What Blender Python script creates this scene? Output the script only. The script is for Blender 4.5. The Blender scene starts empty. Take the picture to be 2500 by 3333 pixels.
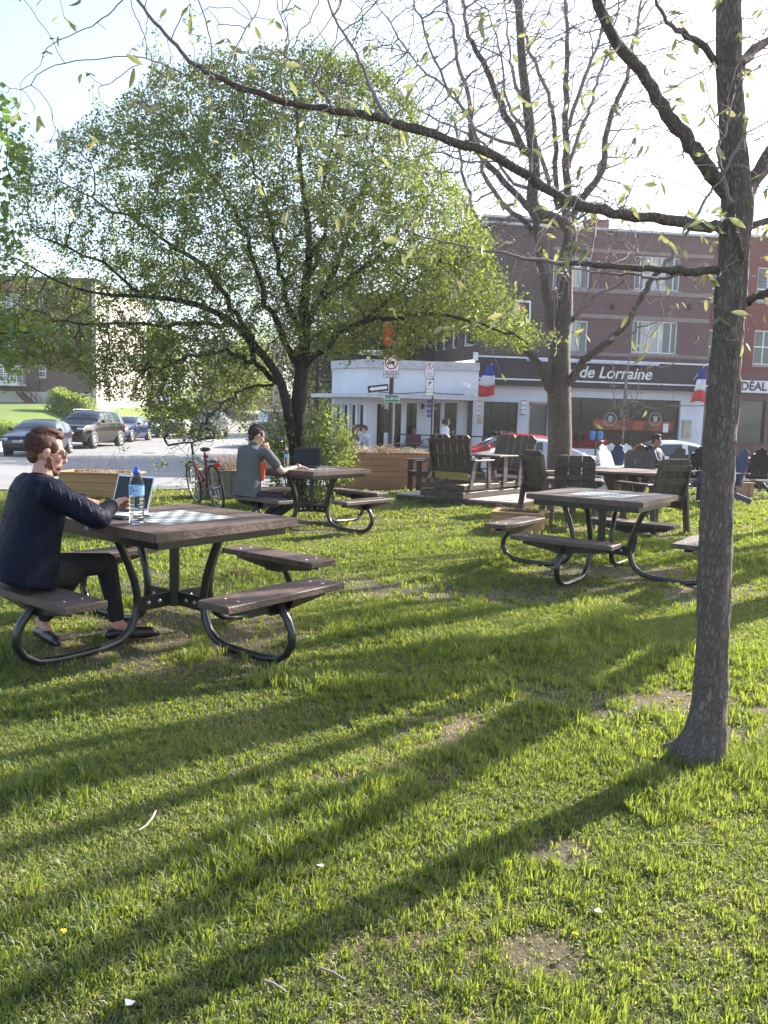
import bpy, bmesh, math, random
import numpy as np
from mathutils import Vector, Matrix, kdtree
random.seed(7); rng = np.random.default_rng(7)
R = math.radians
C = bpy.context.scene.collection
SC = bpy.context.scene
# ---------------------------------------------------------------- camera
PITCH, ROLL, EYE, FPX = .1136, .0278, 1.3868, 2592.5      # photo 2500 x 3333
cam_d = bpy.data.cameras.new('camera'); cam = bpy.data.objects.new('camera', cam_d); C.objects.link(cam)
cam_d.sensor_fit = 'VERTICAL'; cam_d.sensor_height = 36; cam_d.lens = 36*FPX/3333
cam_d.clip_start = .05; cam_d.clip_end = 3000
fw = Vector((0, math.cos(PITCH), -math.sin(PITCH))); up = Vector((0, math.sin(PITCH), math.cos(PITCH))); rt = Vector((1,0,0))
cR, sR = math.cos(ROLL), math.sin(ROLL)
# photo x axis (right) and y axis (down) are turned by ROLL against the level ones
ex = rt*cR + up*sR; ey = up*cR - rt*sR
cam.matrix_world = Matrix(((ex.x, ey.x, -fw.x, 0), (ex.y, ey.y, -fw.y, 0), (ex.z, ey.z, -fw.z, EYE), (0,0,0,1)))
SC.camera = cam
# ---------------------------------------------------------------- light
SUN_EL, SUN_AZ = R(30.5), R(50.5)
w = bpy.data.worlds.new("World"); SC.world = w; w.use_nodes = True
nt = w.node_tree; sky = nt.nodes.new('ShaderNodeTexSky'); sky.sky_type = 'NISHITA'; sky.sun_disc = False
sky.sun_elevation = SUN_EL; sky.sun_rotation = SUN_AZ; sky.air_density = 1.0; sky.dust_density = 2.0; sky.ozone_density = 1.4
hs_ = nt.nodes.new('ShaderNodeHueSaturation'); hs_.inputs['Saturation'].default_value = .9; nt.links.new(sky.outputs[0], hs_.inputs['Color'])   # sky colour desaturated to make it paler
nt.links.new(hs_.outputs[0], nt.nodes['Background'].inputs[0]); nt.nodes['Background'].inputs[1].default_value = .128
sd = bpy.data.lights.new('sun', 'SUN'); sun = bpy.data.objects.new('sun', sd); C.objects.link(sun)
sd.energy = 5.0; sd.angle = R(.55); sd.color = (1, .93, .82)
sv = Vector((math.sin(SUN_AZ)*math.cos(SUN_EL), math.cos(SUN_AZ)*math.cos(SUN_EL), math.sin(SUN_EL)))
sun.rotation_euler = sv.to_track_quat('Z', 'Y').to_euler(); sun.location = sv*60
SC.view_settings.view_transform = 'Standard'; SC.view_settings.look = 'None'
SC.view_settings.exposure = 1.75; SC.view_settings.gamma = 1
SC.cycles.max_bounces = 8; SC.cycles.transparent_max_bounces = 12
SC.cycles.sample_clamp_indirect = 6
# ---------------------------------------------------------------- pixels of the photo to metres in the place
def ray(X, Y):
    a, b = X-1250, Y-1666.5
    return ex*(a/FPX) - ey*(b/FPX) + fw
def at(X, Y, d):                       # the point seen at photo pixel (X, Y) at depth y = d
    v = ray(X, Y); return Vector((0,0,EYE)) + v*(d/v.y)
def gr(X, Y, z=0):                     # the point seen at (X, Y) on the level z
    v = ray(X, Y); return Vector((0,0,EYE)) + v*((z-EYE)/v.z)
def sm(a, b, x):
    t = np.clip((np.asarray(x, float)-a)/(b-a), 0, 1); return t*t*(3-2*t)
PROF_Y = [0, 13, 19, 30, 34, 38, 54, 70, 86, 104, 140, 300, 2000]
PROF_Z = [0, 0, -.38, -.45, -.42, -.33, -.03, .4, .85, 1.9, 4, 8, 8]
def edge_y(x):                         # where the lawn of the park ends
    return np.interp(x, [-60, -5.6, 1.5, 4, 60], [13.1, 13.3, 17.6, 18.2, 19.5])
def T(x, y):                           # height of the ground
    x = np.asarray(x, float); y = np.asarray(y, float)
    e = edge_y(x)
    park = -.40*sm(0, 5, y-e)
    far = np.interp(y, PROF_Y, PROF_Z)
    k = sm(32, 36, y)*sm(-2, -5, x)
    z = np.where(y > 32, park*(1-k)+far*k, park)
    z = z + .2*sm(24.5, 27, y)*sm(-4, -2, x)*(1-sm(60,80,y))
    bank = 1.9*sm(-17.5, -23, x)*sm(30, 60, y)
    return z + bank
def Tz(x, y): return float(T(x, y))
# ---------------------------------------------------------------- meshes
class MB:
    def __init__(s): s.v = []; s.f = []; s.n = 0; s.sm = []
    def add(s, v, f, smooth=False):
        n = s.n; s.v.extend([tuple(p) for p in v]); s.f.extend([tuple(i+n for i in q) for q in f]); s.sm.extend([smooth]*len(f)); s.n += len(v); return s
    def box(s, c, d, rot=None, at=None, b=0):
        x, y, z = d[0]/2, d[1]/2, d[2]/2
        if b:
            b = min(b, x*.9, y*.9, z*.9); bm = bmesh.new(); bmesh.ops.create_cube(bm, size=1)
            for q in bm.verts: q.co = Vector((q.co.x*d[0], q.co.y*d[1], q.co.z*d[2]))
            bmesh.ops.bevel(bm, geom=bm.edges[:], offset=b, segments=1, affect='EDGES')
            bm.verts.ensure_lookup_table(); vs = [q.co.copy() for q in bm.verts]; fs = [[q.index for q in f.verts] for f in bm.faces]; bm.free()
        else:
            vs = [Vector((i*x, j*y, k*z)) for i in (-1,1) for j in (-1,1) for k in (-1,1)]
            fs = [(0,1,3,2),(4,6,7,5),(0,4,5,1),(2,3,7,6),(0,2,6,4),(1,5,7,3)]
        if rot is not None: vs = [rot @ q for q in vs]
        c = Vector(c); return s.add([q+c for q in vs], fs)
    def beam(s, a, b, w, h, upv=(0,0,1), bev=0):      # bar from a to b, w wide, h thick along upv
        a, b = Vector(a), Vector(b); d = b-a; L = d.length; X = d.normalized(); U = Vector(upv)
        Y = U.cross(X)
        if Y.length < 1e-4: Y = Vector((0,1,0)).cross(X)
        Y.normalize(); Z = X.cross(Y)
        m = Matrix((X, Y, Z)).transposed()
        return s.box((a+b)/2, (L, w, h), m, b=bev)
    def tube(s, pts, rad, n=8, cap=True, smooth=True):
        pts = [Vector(p) for p in pts]
        if not hasattr(rad, '__len__'): rad = [rad]*len(pts)
        vs = []; fs = []; prev = None
        for i, p in enumerate(pts):
            d = (pts[min(i+1, len(pts)-1)] - pts[max(i-1, 0)])
            if d.length < 1e-9: d = Vector((0,0,1))
            d.normalize()
            if prev is None:
                u = d.orthogonal().normalized()
            else:
                u = (prev - d*prev.dot(d))
                u = u.normalized() if u.length > 1e-6 else d.orthogonal().normalized()
            prev = u; v = d.cross(u)
            for k in range(n):
                a = 2*math.pi*k/n; vs.append(p + (u*math.cos(a)+v*math.sin(a))*rad[i])
        for i in range(len(pts)-1):
            for k in range(n):
                fs.append((i*n+k, i*n+(k+1)%n, (i+1)*n+(k+1)%n, (i+1)*n+k))
        s.add(vs, fs, smooth)
        if cap:
            s.add([vs[k] for k in range(n)][::-1], [tuple(range(n))]); m = (len(pts)-1)*n
            s.add([vs[m+k] for k in range(n)], [tuple(range(n))])
        return s
    def lathe(s, c, prof, n=20, axis=None, smooth=True):  # prof: (r, z) list
        c = Vector(c); A = Matrix.Identity(3) if axis is None else Vector(axis).to_track_quat('Z','Y').to_matrix()
        vs = []; fs = []
        for r, z in prof:
            for k in range(n):
                a = 2*math.pi*k/n; vs.append(c + A @ Vector((r*math.cos(a), r*math.sin(a), z)))
        for i in range(len(prof)-1):
            for k in range(n): fs.append((i*n+k, i*n+(k+1)%n, (i+1)*n+(k+1)%n, (i+1)*n+k))
        return s.add(vs, fs, smooth)
    def prism(s, poly, thick, m=None):                  # poly in local xy, thickness along z (centred), m 4x4
        n = len(poly); m = m or Matrix.Identity(4)
        vs = [m @ Vector((p[0], p[1], -thick/2)) for p in poly] + [m @ Vector((p[0], p[1], thick/2)) for p in poly]
        fs = [tuple(range(n))[::-1], tuple(range(n, 2*n))] + [(i, (i+1)%n, n+(i+1)%n, n+i) for i in range(n)]
        return s.add(vs, fs)
    def ball(s, c, r, n=12, rot=None, k=None):          # ellipsoid, r = (rx,ry,rz) or float
        if not hasattr(r, '__len__'): r = (r,r,r)
        c = Vector(c); vs = []; fs = []; m = k or n//2+1
        for i in range(m+1):
            t = math.pi*i/m
            for j in range(n):
                a = 2*math.pi*j/n; q = Vector((r[0]*math.sin(t)*math.cos(a), r[1]*math.sin(t)*math.sin(a), r[2]*math.cos(t)))
                vs.append(c + (rot @ q if rot is not None else q))
        for i in range(m):
            for j in range(n): fs.append((i*n+j, (i+1)*n+j, (i+1)*n+(j+1)%n, i*n+(j+1)%n))
        return s.add(vs, fs, True)
    def loft(s, secs, n=24):                            # secs: (centre, x axis vector, y axis vector) ellipses, closed at both ends
        vs = []; fs = []
        for c, X, Y in secs:
            for k in range(n):
                a = 2*math.pi*k/n; ca, sa = math.cos(a), math.sin(a); e = .8
                vs.append(Vector(c)+Vector(X)*math.copysign(abs(ca)**e, ca)+Vector(Y)*math.copysign(abs(sa)**e, sa))
        for i in range(len(secs)-1):
            for k in range(n): fs.append((i*n+k, i*n+(k+1)%n, (i+1)*n+(k+1)%n, (i+1)*n+k))
        fs.append(tuple(range(n))[::-1]); fs.append(tuple(range((len(secs)-1)*n, len(secs)*n)))
        return s.add(vs, fs, True)
    def caps(s, a, b, ra, rb, n=12):                    # closed tapered capsule
        a, b = Vector(a), Vector(b); d = (b-a); L = d.length or 1e-6; X = d.normalized()
        pts = []; rr = []
        for t in (-1, -.92, -.7, -.4): pts.append(a + X*ra*t); rr.append(max(ra*math.sqrt(max(0, 1-t*t)), ra*.02))
        for t in (0, .33, .66, 1): pts.append(a + d*t); rr.append(ra+(rb-ra)*t)
        for t in (.4, .7, .92, 1): pts.append(b + X*rb*t); rr.append(max(rb*math.sqrt(max(0, 1-t*t)), rb*.02))
        return s.tube(pts, rr, n)
    def bake(s, name, weld=False):
        me = bpy.data.meshes.new(name); me.from_pydata(s.v, [], s.f)
        me.polygons.foreach_set('use_smooth', s.sm); me.update()
        if weld:
            bm = bmesh.new(); bm.from_mesh(me); bmesh.ops.remove_doubles(bm, verts=bm.verts, dist=1e-5); bmesh.ops.recalc_face_normals(bm, faces=bm.faces); bm.to_mesh(me); bm.free()
        return me
    def build(s, name, m, parent=None, weld=False):
        return link(name, s.bake(name, weld), m, parent)
def link(name, me, m=None, parent=None):
    o = bpy.data.objects.new(name, me); C.objects.link(o)
    if m is not None: me.materials.append(m)
    if parent is not None: o.parent = parent
    return o
def tag(o, label=None, cat=None, group=None, kind=None):
    if label: o['label'] = label
    if cat: o['category'] = cat
    if group: o['group'] = group
    if kind: o['kind'] = kind
    return o
def thing(name, label, cat, loc=(0,0,0), rz=0, group=None):
    o = bpy.data.objects.new(name, None); C.objects.link(o); o.location = loc; o.rotation_euler = (0,0,rz)
    o.empty_display_size = .1
    return tag(o, label, cat, group)
def kids(o): return [c for c in C.objects if c.parent == o]
def dup(o, label=None, loc=None, rz=None, parent=None, scale=None):
    c = o.copy(); C.objects.link(c); c.parent = parent
    if parent is None:
        if label: c['label'] = label
        if loc is not None: c.location = loc
        if rz is not None: c.rotation_euler = (0,0,rz)
        if scale: c.scale = (scale,)*3
    for ch in kids(o): dup(ch, parent=c)
    return c
def fastmesh(name, V, F, smooth=False, attr=None):     # V (n,3), F list of int arrays (m,k)
    me = bpy.data.meshes.new(name); V = np.asarray(V, np.float32); me.vertices.add(len(V)); me.vertices.foreach_set('co', V.ravel())
    loops = np.concatenate([f.ravel() for f in F]).astype(np.int32); sizes = np.concatenate([np.full(len(f), f.shape[1]) for f in F]).astype(np.int32)
    starts = np.concatenate([[0], np.cumsum(sizes)[:-1]]).astype(np.int32)
    me.loops.add(len(loops)); me.loops.foreach_set('vertex_index', loops)
    me.polygons.add(len(sizes)); me.polygons.foreach_set('loop_start', starts); me.polygons.foreach_set('loop_total', sizes)
    me.polygons.foreach_set('use_smooth', np.full(len(sizes), smooth, bool))
    if attr is not None:
        a = me.attributes.new('tint', 'FLOAT', 'POINT'); a.data.foreach_set('value', np.asarray(attr, np.float32))
    me.update(calc_edges=True); return me
def vnoise(x, y, s=1, seed=0):
    x = np.asarray(x)/s; y = np.asarray(y)/s; xi = np.floor(x).astype(np.int64); yi = np.floor(y).astype(np.int64); fx = x-xi; fy = y-yi
    def h(a, b):
        n = (a*374761393 + b*668265263 + seed*1442695) & 0x7fffffff; n = ((n ^ (n >> 13))*1274126177) & 0x7fffffff
        return ((n ^ (n >> 16)) & 0xffff)/65535.
    fx = fx*fx*(3-2*fx); fy = fy*fy*(3-2*fy)
    return (h(xi,yi)*(1-fx)+h(xi+1,yi)*fx)*(1-fy)+(h(xi,yi+1)*(1-fx)+h(xi+1,yi+1)*fx)*fy
# ---------------------------------------------------------------- materials
_M = {}
def nd(nt, t, **k):
    n = nt.nodes.new('ShaderNode'+t)
    for a, v in k.items():
        if hasattr(n, a): setattr(n, a, v)
        else: n.inputs[a].default_value = v
    return n
def mixc(nt, fac, a, b, bt='MIX'):
    n = nt.nodes.new('ShaderNodeMix'); n.data_type = 'RGBA'; n.blend_type = bt
    for i, q in ((0, fac), (6, a), (7, b)):
        if isinstance(q, (int, float)): n.inputs[i].default_value = q
        elif isinstance(q, (tuple, list)): n.inputs[i].default_value = (*q[:3], 1)
        else: nt.links.new(q, n.inputs[i])
    return n.outputs[2]
def ramp(nt, src, stops):
    n = nt.nodes.new('ShaderNodeValToRGB'); e = n.color_ramp.elements
    while len(e) < len(stops): e.new(.5)
    for q, (p, c) in zip(e, stops): q.position = p; q.color = (*c, 1) if hasattr(c, '__len__') else (c,c,c,1)
    nt.links.new(src, n.inputs[0]); return n.outputs[0]
def coords(nt, stretch=(1,1,1), rot=(0,0,0), kind='Object'):
    tc = nt.nodes.new('ShaderNodeTexCoord'); mp = nt.nodes.new('ShaderNodeMapping'); mp.inputs['Scale'].default_value = stretch; mp.inputs['Rotation'].default_value = rot
    nt.links.new(tc.outputs[kind], mp.inputs[0]); return mp.outputs[0]
def noise(nt, vec, scale, detail=4, rough=.55):
    n = nt.nodes.new('ShaderNodeTexNoise'); n.inputs['Scale'].default_value = scale; n.inputs['Detail'].default_value = detail; n.inputs['Roughness'].default_value = rough
    nt.links.new(vec, n.inputs['Vector']); return n.outputs['Fac']
def M(name, col, rough=.6, col2=None, scale=6, bump=0, bscale=60, metal=0, stretch=(1,1,1), spec=None, coat=0, lo=.35, hi=.65, trans=0, alpha=1, ior=None):
    if name in _M: return _M[name]
    m = bpy.data.materials.new(name); m.use_nodes = True; nt = m.node_tree; b = nt.nodes['Principled BSDF']
    vec = coords(nt, stretch)
    if col2 is None: col2 = tuple(c*.78 for c in col)
    f = ramp(nt, noise(nt, vec, scale), [(lo, 0.), (hi, 1.)])
    c = mixc(nt, f, col2, col); nt.links.new(c, b.inputs['Base Color'])
    b.inputs['Roughness'].default_value = rough; b.inputs['Metallic'].default_value = metal
    if spec is not None: b.inputs['Specular IOR Level'].default_value = spec
    if coat: b.inputs['Coat Weight'].default_value = coat; b.inputs['Coat Roughness'].default_value = .05
    if trans: b.inputs['Transmission Weight'].default_value = trans
    if ior: b.inputs['IOR'].default_value = ior
    if bump:
        bp = nt.nodes.new('ShaderNodeBump'); bp.inputs['Strength'].default_value = bump; bp.inputs['Distance'].default_value = .01
        nt.links.new(noise(nt, vec, bscale, 6), bp.inputs['Height']); nt.links.new(bp.outputs[0], b.inputs['Normal'])
    _M[name] = m; return m
def leafmat(name, c1, c2, t1, tw=.5, gloss=.08, attr=False, c3=None):
    if name in _M: return _M[name]
    m = bpy.data.materials.new(name); m.use_nodes = True; nt = m.node_tree; nt.nodes.remove(nt.nodes['Principled BSDF']); out = nt.nodes['Material Output']
    a = nt.nodes.new('ShaderNodeAttribute'); a.attribute_name = 'tint'
    col = ramp(nt, a.outputs['Fac'], [(0, c1), (.55, c2)] + ([(1, c3)] if c3 else []))
    tcol = mixc(nt, .5, mixc(nt, 1., col, t1, 'MULTIPLY'), t1)
    d = nt.nodes.new('ShaderNodeBsdfDiffuse'); t = nt.nodes.new('ShaderNodeBsdfTranslucent'); g = nt.nodes.new('ShaderNodeBsdfGlossy'); g.inputs['Roughness'].default_value = .5
    nt.links.new(col, d.inputs[0]); nt.links.new(tcol, t.inputs[0]); g.inputs[0].default_value = (1,1,1,1)
    m1 = nt.nodes.new('ShaderNodeMixShader'); m1.inputs[0].default_value = tw; nt.links.new(d.outputs[0], m1.inputs[1]); nt.links.new(t.outputs[0], m1.inputs[2])
    m2 = nt.nodes.new('ShaderNodeMixShader'); m2.inputs[0].default_value = gloss; nt.links.new(m1.outputs[0], m2.inputs[1]); nt.links.new(g.outputs[0], m2.inputs[2])
    nt.links.new(m2.outputs[0], out.inputs[0]); _M[name] = m; return m
def brick(name, c1, c2, mortar, sc=1.0, rough=.9, ori='xy'):
    if name in _M: return _M[name]
    m = bpy.data.materials.new(name); m.use_nodes = True; nt = m.node_tree; b = nt.nodes['Principled BSDF']
    tc = nt.nodes.new('ShaderNodeTexCoord'); sp = nt.nodes.new('ShaderNodeSeparateXYZ'); nt.links.new(tc.outputs['Object'], sp.inputs[0])
    ad = nt.nodes.new('ShaderNodeMath'); ad.operation = 'ADD'; nt.links.new(sp.outputs[0], ad.inputs[0]); nt.links.new(sp.outputs[1], ad.inputs[1])
    cb = nt.nodes.new('ShaderNodeCombineXYZ'); nt.links.new(ad.outputs[0], cb.inputs[0]); nt.links.new(sp.outputs[2], cb.inputs[1])
    br = nt.nodes.new('ShaderNodeTexBrick'); nt.links.new(cb.outputs[0], br.inputs['Vector'])
    br.inputs['Color1'].default_value = (*c1,1); br.inputs['Color2'].default_value = (*c2,1); br.inputs['Mortar'].default_value = (*mortar,1)
    br.inputs['Scale'].default_value = 1/sc; br.inputs['Brick Width'].default_value = .24; br.inputs['Row Height'].default_value = .08; br.inputs['Mortar Size'].default_value = .012; br.inputs['Bias'].default_value = 0
    n = noise(nt, tc.outputs['Object'], .9, 5); c = mixc(nt, ramp(nt, n, [(.3, 0.), (.7, .35)]), br.outputs[0], tuple(q*.6 for q in c1))
    nt.links.new(c, b.inputs['Base Color']); b.inputs['Roughness'].default_value = rough
    bp = nt.nodes.new('ShaderNodeBump'); bp.inputs['Strength'].default_value = .5; bp.inputs['Distance'].default_value = .01; bp.invert = True
    nt.links.new(br.outputs['Fac'], bp.inputs['Height']); nt.links.new(bp.outputs[0], b.inputs['Normal'])
    _M[name] = m; return m
def barkmat(name, c1, c2, sc=1., bump=1., ridge=.55):
    if name in _M: return _M[name]
    m = bpy.data.materials.new(name); m.use_nodes = True; nt = m.node_tree; b = nt.nodes['Principled BSDF']
    v = coords(nt, (1,1,.26)); vo = nt.nodes.new('ShaderNodeTexVoronoi'); vo.feature = 'DISTANCE_TO_EDGE'; vo.inputs['Scale'].default_value = 34*sc
    n0 = nt.nodes.new('ShaderNodeTexNoise'); n0.inputs['Scale'].default_value = 9*sc; nt.links.new(v, n0.inputs['Vector'])
    ad = nt.nodes.new('ShaderNodeVectorMath'); ad.operation = 'MULTIPLY_ADD'; ad.inputs[1].default_value = (.065,.065,.03); nt.links.new(n0.outputs['Color'], ad.inputs[0]); nt.links.new(v, ad.inputs[2])
    nt.links.new(ad.outputs[0], vo.inputs['Vector'])
    h = ramp(nt, vo.outputs['Distance'], [(0., 0.), (.30, 1.)])
    n2 = noise(nt, v, 60*sc, 6, .65)
    mm = nt.nodes.new('ShaderNodeMath'); mm.operation = 'MULTIPLY_ADD'; mm.inputs[1].default_value = ridge; nt.links.new(h, mm.inputs[0]); nt.links.new(n2, mm.inputs[2])
    c = mixc(nt, h, tuple(q*.62 for q in c2), mixc(nt, ramp(nt, noise(nt, v, 14*sc, 5), [(.35, 0.), (.65, 1.)]), c2, c1))
    nt.links.new(c, b.inputs['Base Color']); b.inputs['Roughness'].default_value = .9
    bp = nt.nodes.new('ShaderNodeBump'); bp.inputs['Strength'].default_value = bump; bp.inputs['Distance'].default_value = .012
    nt.links.new(mm.outputs[0], bp.inputs['Height']); nt.links.new(bp.outputs[0], b.inputs['Normal'])
    _M[name] = m; return m
def glass(name, col=(.02,.025,.03), rough=.04, spec=.9):
    if name in _M: return _M[name]
    m = M(name, col, rough, col2=tuple(c*.6 for c in col), scale=1.2, spec=spec); return m
def text(s, size, m, parent, loc, rot, name='lettering', extr=.003, ax='CENTER', weld=False, sx=1, shear=0, sp=1, off=0):
    cu = bpy.data.curves.new(name, 'FONT'); cu.body = s; cu.size = size; cu.extrude = extr; cu.align_x = ax; cu.align_y = 'CENTER'; cu.shear = shear; cu.space_character = sp; cu.offset = off
    o = bpy.data.objects.new(name, cu); C.objects.link(o)
    dg = bpy.context.evaluated_depsgraph_get(); me = bpy.data.meshes.new_from_object(o.evaluated_get(dg)); bpy.data.objects.remove(o)
    me.materials.clear(); o = link(name, me, m, parent); o.location = loc; o.rotation_euler = rot; o.scale = (sx,1,1); return o
def voxel(mb, name, size, smooth=6, m=None, parent=None, fac=.5):  # melt overlapping closed shapes into one skin
    me = mb.bake(name); o = bpy.data.objects.new(name, me); C.objects.link(o)
    rm = o.modifiers.new('r', 'REMESH'); rm.mode = 'VOXEL'; rm.voxel_size = size; rm.use_smooth_shade = True
    sm_ = o.modifiers.new('s', 'SMOOTH'); sm_.iterations = smooth; sm_.factor = fac
    dg = bpy.context.evaluated_depsgraph_get(); me2 = bpy.data.meshes.new_from_object(o.evaluated_get(dg)); bpy.data.objects.remove(o); bpy.data.meshes.remove(me)
    me2.polygons.foreach_set('use_smooth', [True]*len(me2.polygons))
    return link(name, me2, m, parent)

PLASTIC = M('recycled_plastic_plank', (.115,.075,.058), .55, (.062,.042,.034), 14, .5, 60, stretch=(1,1,1))
PLASTIC_L = M('weathered_plank', (.17,.12,.095), .5, (.10,.068,.052), 9, .5, 70)
STEEL = M('black_powder_steel', (.012,.012,.013), .28, (.02,.02,.021), 12, .08, 120, spec=.7)
BOLT = M('zinc_bolt', (.55,.55,.56), .3, metal=.9)
SEAM = M('seam_shadow_gap', (.02,.014,.012), .9)
SCR = M('laptop_screen_glass', (.010,.009,.009), .25, spec=.25); BLK = M('black_plastic', (.014,.014,.015), .4)
# ================================================================ GROUND
def grid_mesh(name, xs, ys, zf, m, keep=None, parent=None):
    X, Y = np.meshgrid(xs, ys); Z = zf(X, Y); V = np.stack([X, Y, Z], -1).reshape(-1, 3)
    nx = len(xs); I = (np.arange(len(ys)-1)[:,None]*nx + np.arange(nx-1)[None,:]).ravel(); F = np.stack([I, I+1, I+nx+1, I+nx], -1)
    if keep is not None:
        c = V[F].mean(1); F = F[keep(c[:,0], c[:,1])]
    return link(name, fastmesh(name, V, [F], True), m, parent)
def street_in(x, y):      # asphalt: the avenue in front of the shops and the side street on the left
    e = edge_y(x)
    a = (y > e+.9) & (y < 26.2)
    b = (x > -17.2) & (x < -3.6) & (y > e+.9)
    return a | b
def lawnmat():
    m = bpy.data.materials.new('lawn_soil'); m.use_nodes = True; nt = m.node_tree; b = nt.nodes['Principled BSDF']; v = coords(nt)
    n1 = noise(nt, v, .8, 6, .6); n2 = noise(nt, v, 30, 5, .7)
    g = mixc(nt, ramp(nt, n2, [(.35, 0.), (.65, 1.)]), (.050,.042,.022), (.125,.105,.06)); d = mixc(nt, n2, (.09,.058,.042), (.21,.15,.105))
    c = mixc(nt, ramp(nt, n1, [(.48, 0.), (.62, 1.)]), g, d)
    sy = nt.nodes.new('ShaderNodeSeparateXYZ'); nt.links.new(v, sy.inputs[0]); mr = nt.nodes.new('ShaderNodeMapRange'); mr.inputs['From Min'].default_value = 20; mr.inputs['From Max'].default_value = 24; nt.links.new(sy.outputs[1], mr.inputs['Value'])
    c = mixc(nt, mr.outputs[0], c, mixc(nt, n1, (.085,.15,.022), (.15,.20,.045))); nt.links.new(c, b.inputs['Base Color']); b.inputs['Roughness'].default_value = 1
    bp = nt.nodes.new('ShaderNodeBump'); bp.inputs['Strength'].default_value = 1; bp.inputs['Distance'].default_value = .03; nt.links.new(n2, bp.inputs['Height']); nt.links.new(bp.outputs[0], b.inputs['Normal'])
    return m
LAWN = lawnmat()
def asphaltmat():
    m = bpy.data.materials.new('asphalt'); m.use_nodes = True; nt = m.node_tree; b = nt.nodes['Principled BSDF']; v = coords(nt)
    n1 = noise(nt, v, .35, 5, .6); n2 = noise(nt, v, 160, 3, .7)
    c = mixc(nt, ramp(nt, n1, [(.35, 0.), (.65, 1.)]), (.155,.152,.155), (.215,.21,.21)); c = mixc(nt, ramp(nt, n2, [(.3, .0), (.7, .5)]), c, (.28,.27,.265))
    vo = nt.nodes.new('ShaderNodeTexVoronoi'); vo.feature = 'DISTANCE_TO_EDGE'; vo.inputs['Scale'].default_value = .22
    n0 = nt.nodes.new('ShaderNodeTexNoise'); n0.inputs['Scale'].default_value = 1.1; n0.inputs['Detail'].default_value = 5; nt.links.new(v, n0.inputs['Vector'])
    ad = nt.nodes.new('ShaderNodeVectorMath'); ad.operation = 'MULTIPLY_ADD'; ad.inputs[1].default_value = (1.2,1.2,0); nt.links.new(n0.outputs['Color'], ad.inputs[0]); nt.links.new(v, ad.inputs[2]); nt.links.new(ad.outputs[0], vo.inputs['Vector'])
    c = mixc(nt, ramp(nt, vo.outputs['Distance'], [(.0, 1.), (.006, 0.)]), c, (.035,.034,.034))
    nt.links.new(c, b.inputs['Base Color']); b.inputs['Roughness'].default_value = .85
    bp = nt.nodes.new('ShaderNodeBump'); bp.inputs['Strength'].default_value = .5; bp.inputs['Distance'].default_value = .004; nt.links.new(n2, bp.inputs['Height']); nt.links.new(bp.outputs[0], b.inputs['Normal'])
    return m
ASPH = asphaltmat()
CONC = M('pavement_concrete', (.36,.34,.31), .9, (.27,.255,.235), 1.2, .4, 90)
def gz(x, y):
    z = T(x, y); s = street_in(x, y); return np.where(s, z-.16, z)
xs = np.unique(np.concatenate([np.arange(-340,-60,20), np.arange(-60,-20,2.), np.arange(-20,20,.25), np.arange(20,60,2.), np.arange(60,341,20)]))
ys = np.unique(np.concatenate([np.arange(-76,-6,5), np.arange(-6,40,.25), np.arange(40,160,2.), np.arange(160,371,15)]))
def gz_soft(x, y): return gz(x, y) + .03*(vnoise(x, y, 1.7, 3)-.5)*sm(20, 12, y) 
tag(grid_mesh('lawn_ground', xs, ys, gz, LAWN), kind='structure')
xs2 = np.arange(-24, 60, .2); ys2 = np.concatenate([np.arange(12, 40, .2), np.arange(40, 130, 1.)])
tag(grid_mesh('street', xs2, ys2, lambda x, y: T(x, y)-.03, ASPH, street_in), kind='structure')
tag(grid_mesh('avenue_carriageway', np.arange(-60, -24, 1.), np.arange(12, 26.4, .4), lambda x, y: T(x, y)-.03, ASPH, street_in), kind='structure')
# pavement before the shops, with its kerb face, and the strip along the park
def strip(name, xs, y0f, y1f, dz, m, n=6, down=.22):
    mb = MB(); a = []
    for x in xs:
        y0, y1 = y0f(x), y1f(x); a.append([(x, y0, Tz(x,y0)-down)] + [(x, y0+(y1-y0)*k/n, Tz(x, y0+(y1-y0)*k/n)+dz) for k in range(n+1)] + [(x, y1, Tz(x,y1)-down)])
    v = [p for r in a for p in r]; k = n+3
    f = [(i*k+j, (i+1)*k+j, (i+1)*k+j+1, i*k+j+1) for i in range(len(a)-1) for j in range(k-1)]
    mb.add(v, f); return tag(mb.build(name, m), kind='structure')
strip('pavement', np.arange(-3.4, 60, 1.), lambda x: 26.0, lambda x: 36, .10, CONC, 12)
strip('park_kerb', np.arange(-40, 60, .5), lambda x: float(edge_y(x))+.55, lambda x: float(edge_y(x))+.95, .04, CONC, 2)
# side street kerb and footpath on the left
def vstrip(name, ys, x0, x1, dz, m):
    mb = MB(); v = []
    for y in ys: v += [(x1, y, Tz(x1,y)-.2), (x1, y, Tz(x1,y)+dz), (x0, y, Tz(x0,y)+dz), (x0, y, Tz(x0,y)-.2)]
    f = [(i*4+j, (i+1)*4+j, (i+1)*4+j+1, i*4+j+1) for i in range(len(ys)-1) for j in range(3)]
    mb.add(v, f); return tag(mb.build(name, m), kind='structure')
vstrip('side_pavement', np.arange(27, 110, 1.5), -18.9, -17.1, .12, CONC)
vstrip('side_pavement_far', np.arange(36, 110, 1.5), -3.7, -2.2, .12, CONC)
# manhole ring in the asphalt
g_ = gr(845*.6027+400*0+ -0, 1474, -.25) if False else gr(487, 1477, -.42)
mb = MB(); mb.lathe((g_.x, g_.y, Tz(g_.x, g_.y)-.024), [(0,.004),(.26,.004),(.27,.008),(.30,.008),(.31,0)], 28)
tag(mb.build('manhole_cover', M('cast_iron', (.16,.15,.14), .6, metal=.4, bump=.4, bscale=80)), 'round iron manhole cover set in the asphalt of the side street', 'manhole cover')
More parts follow.
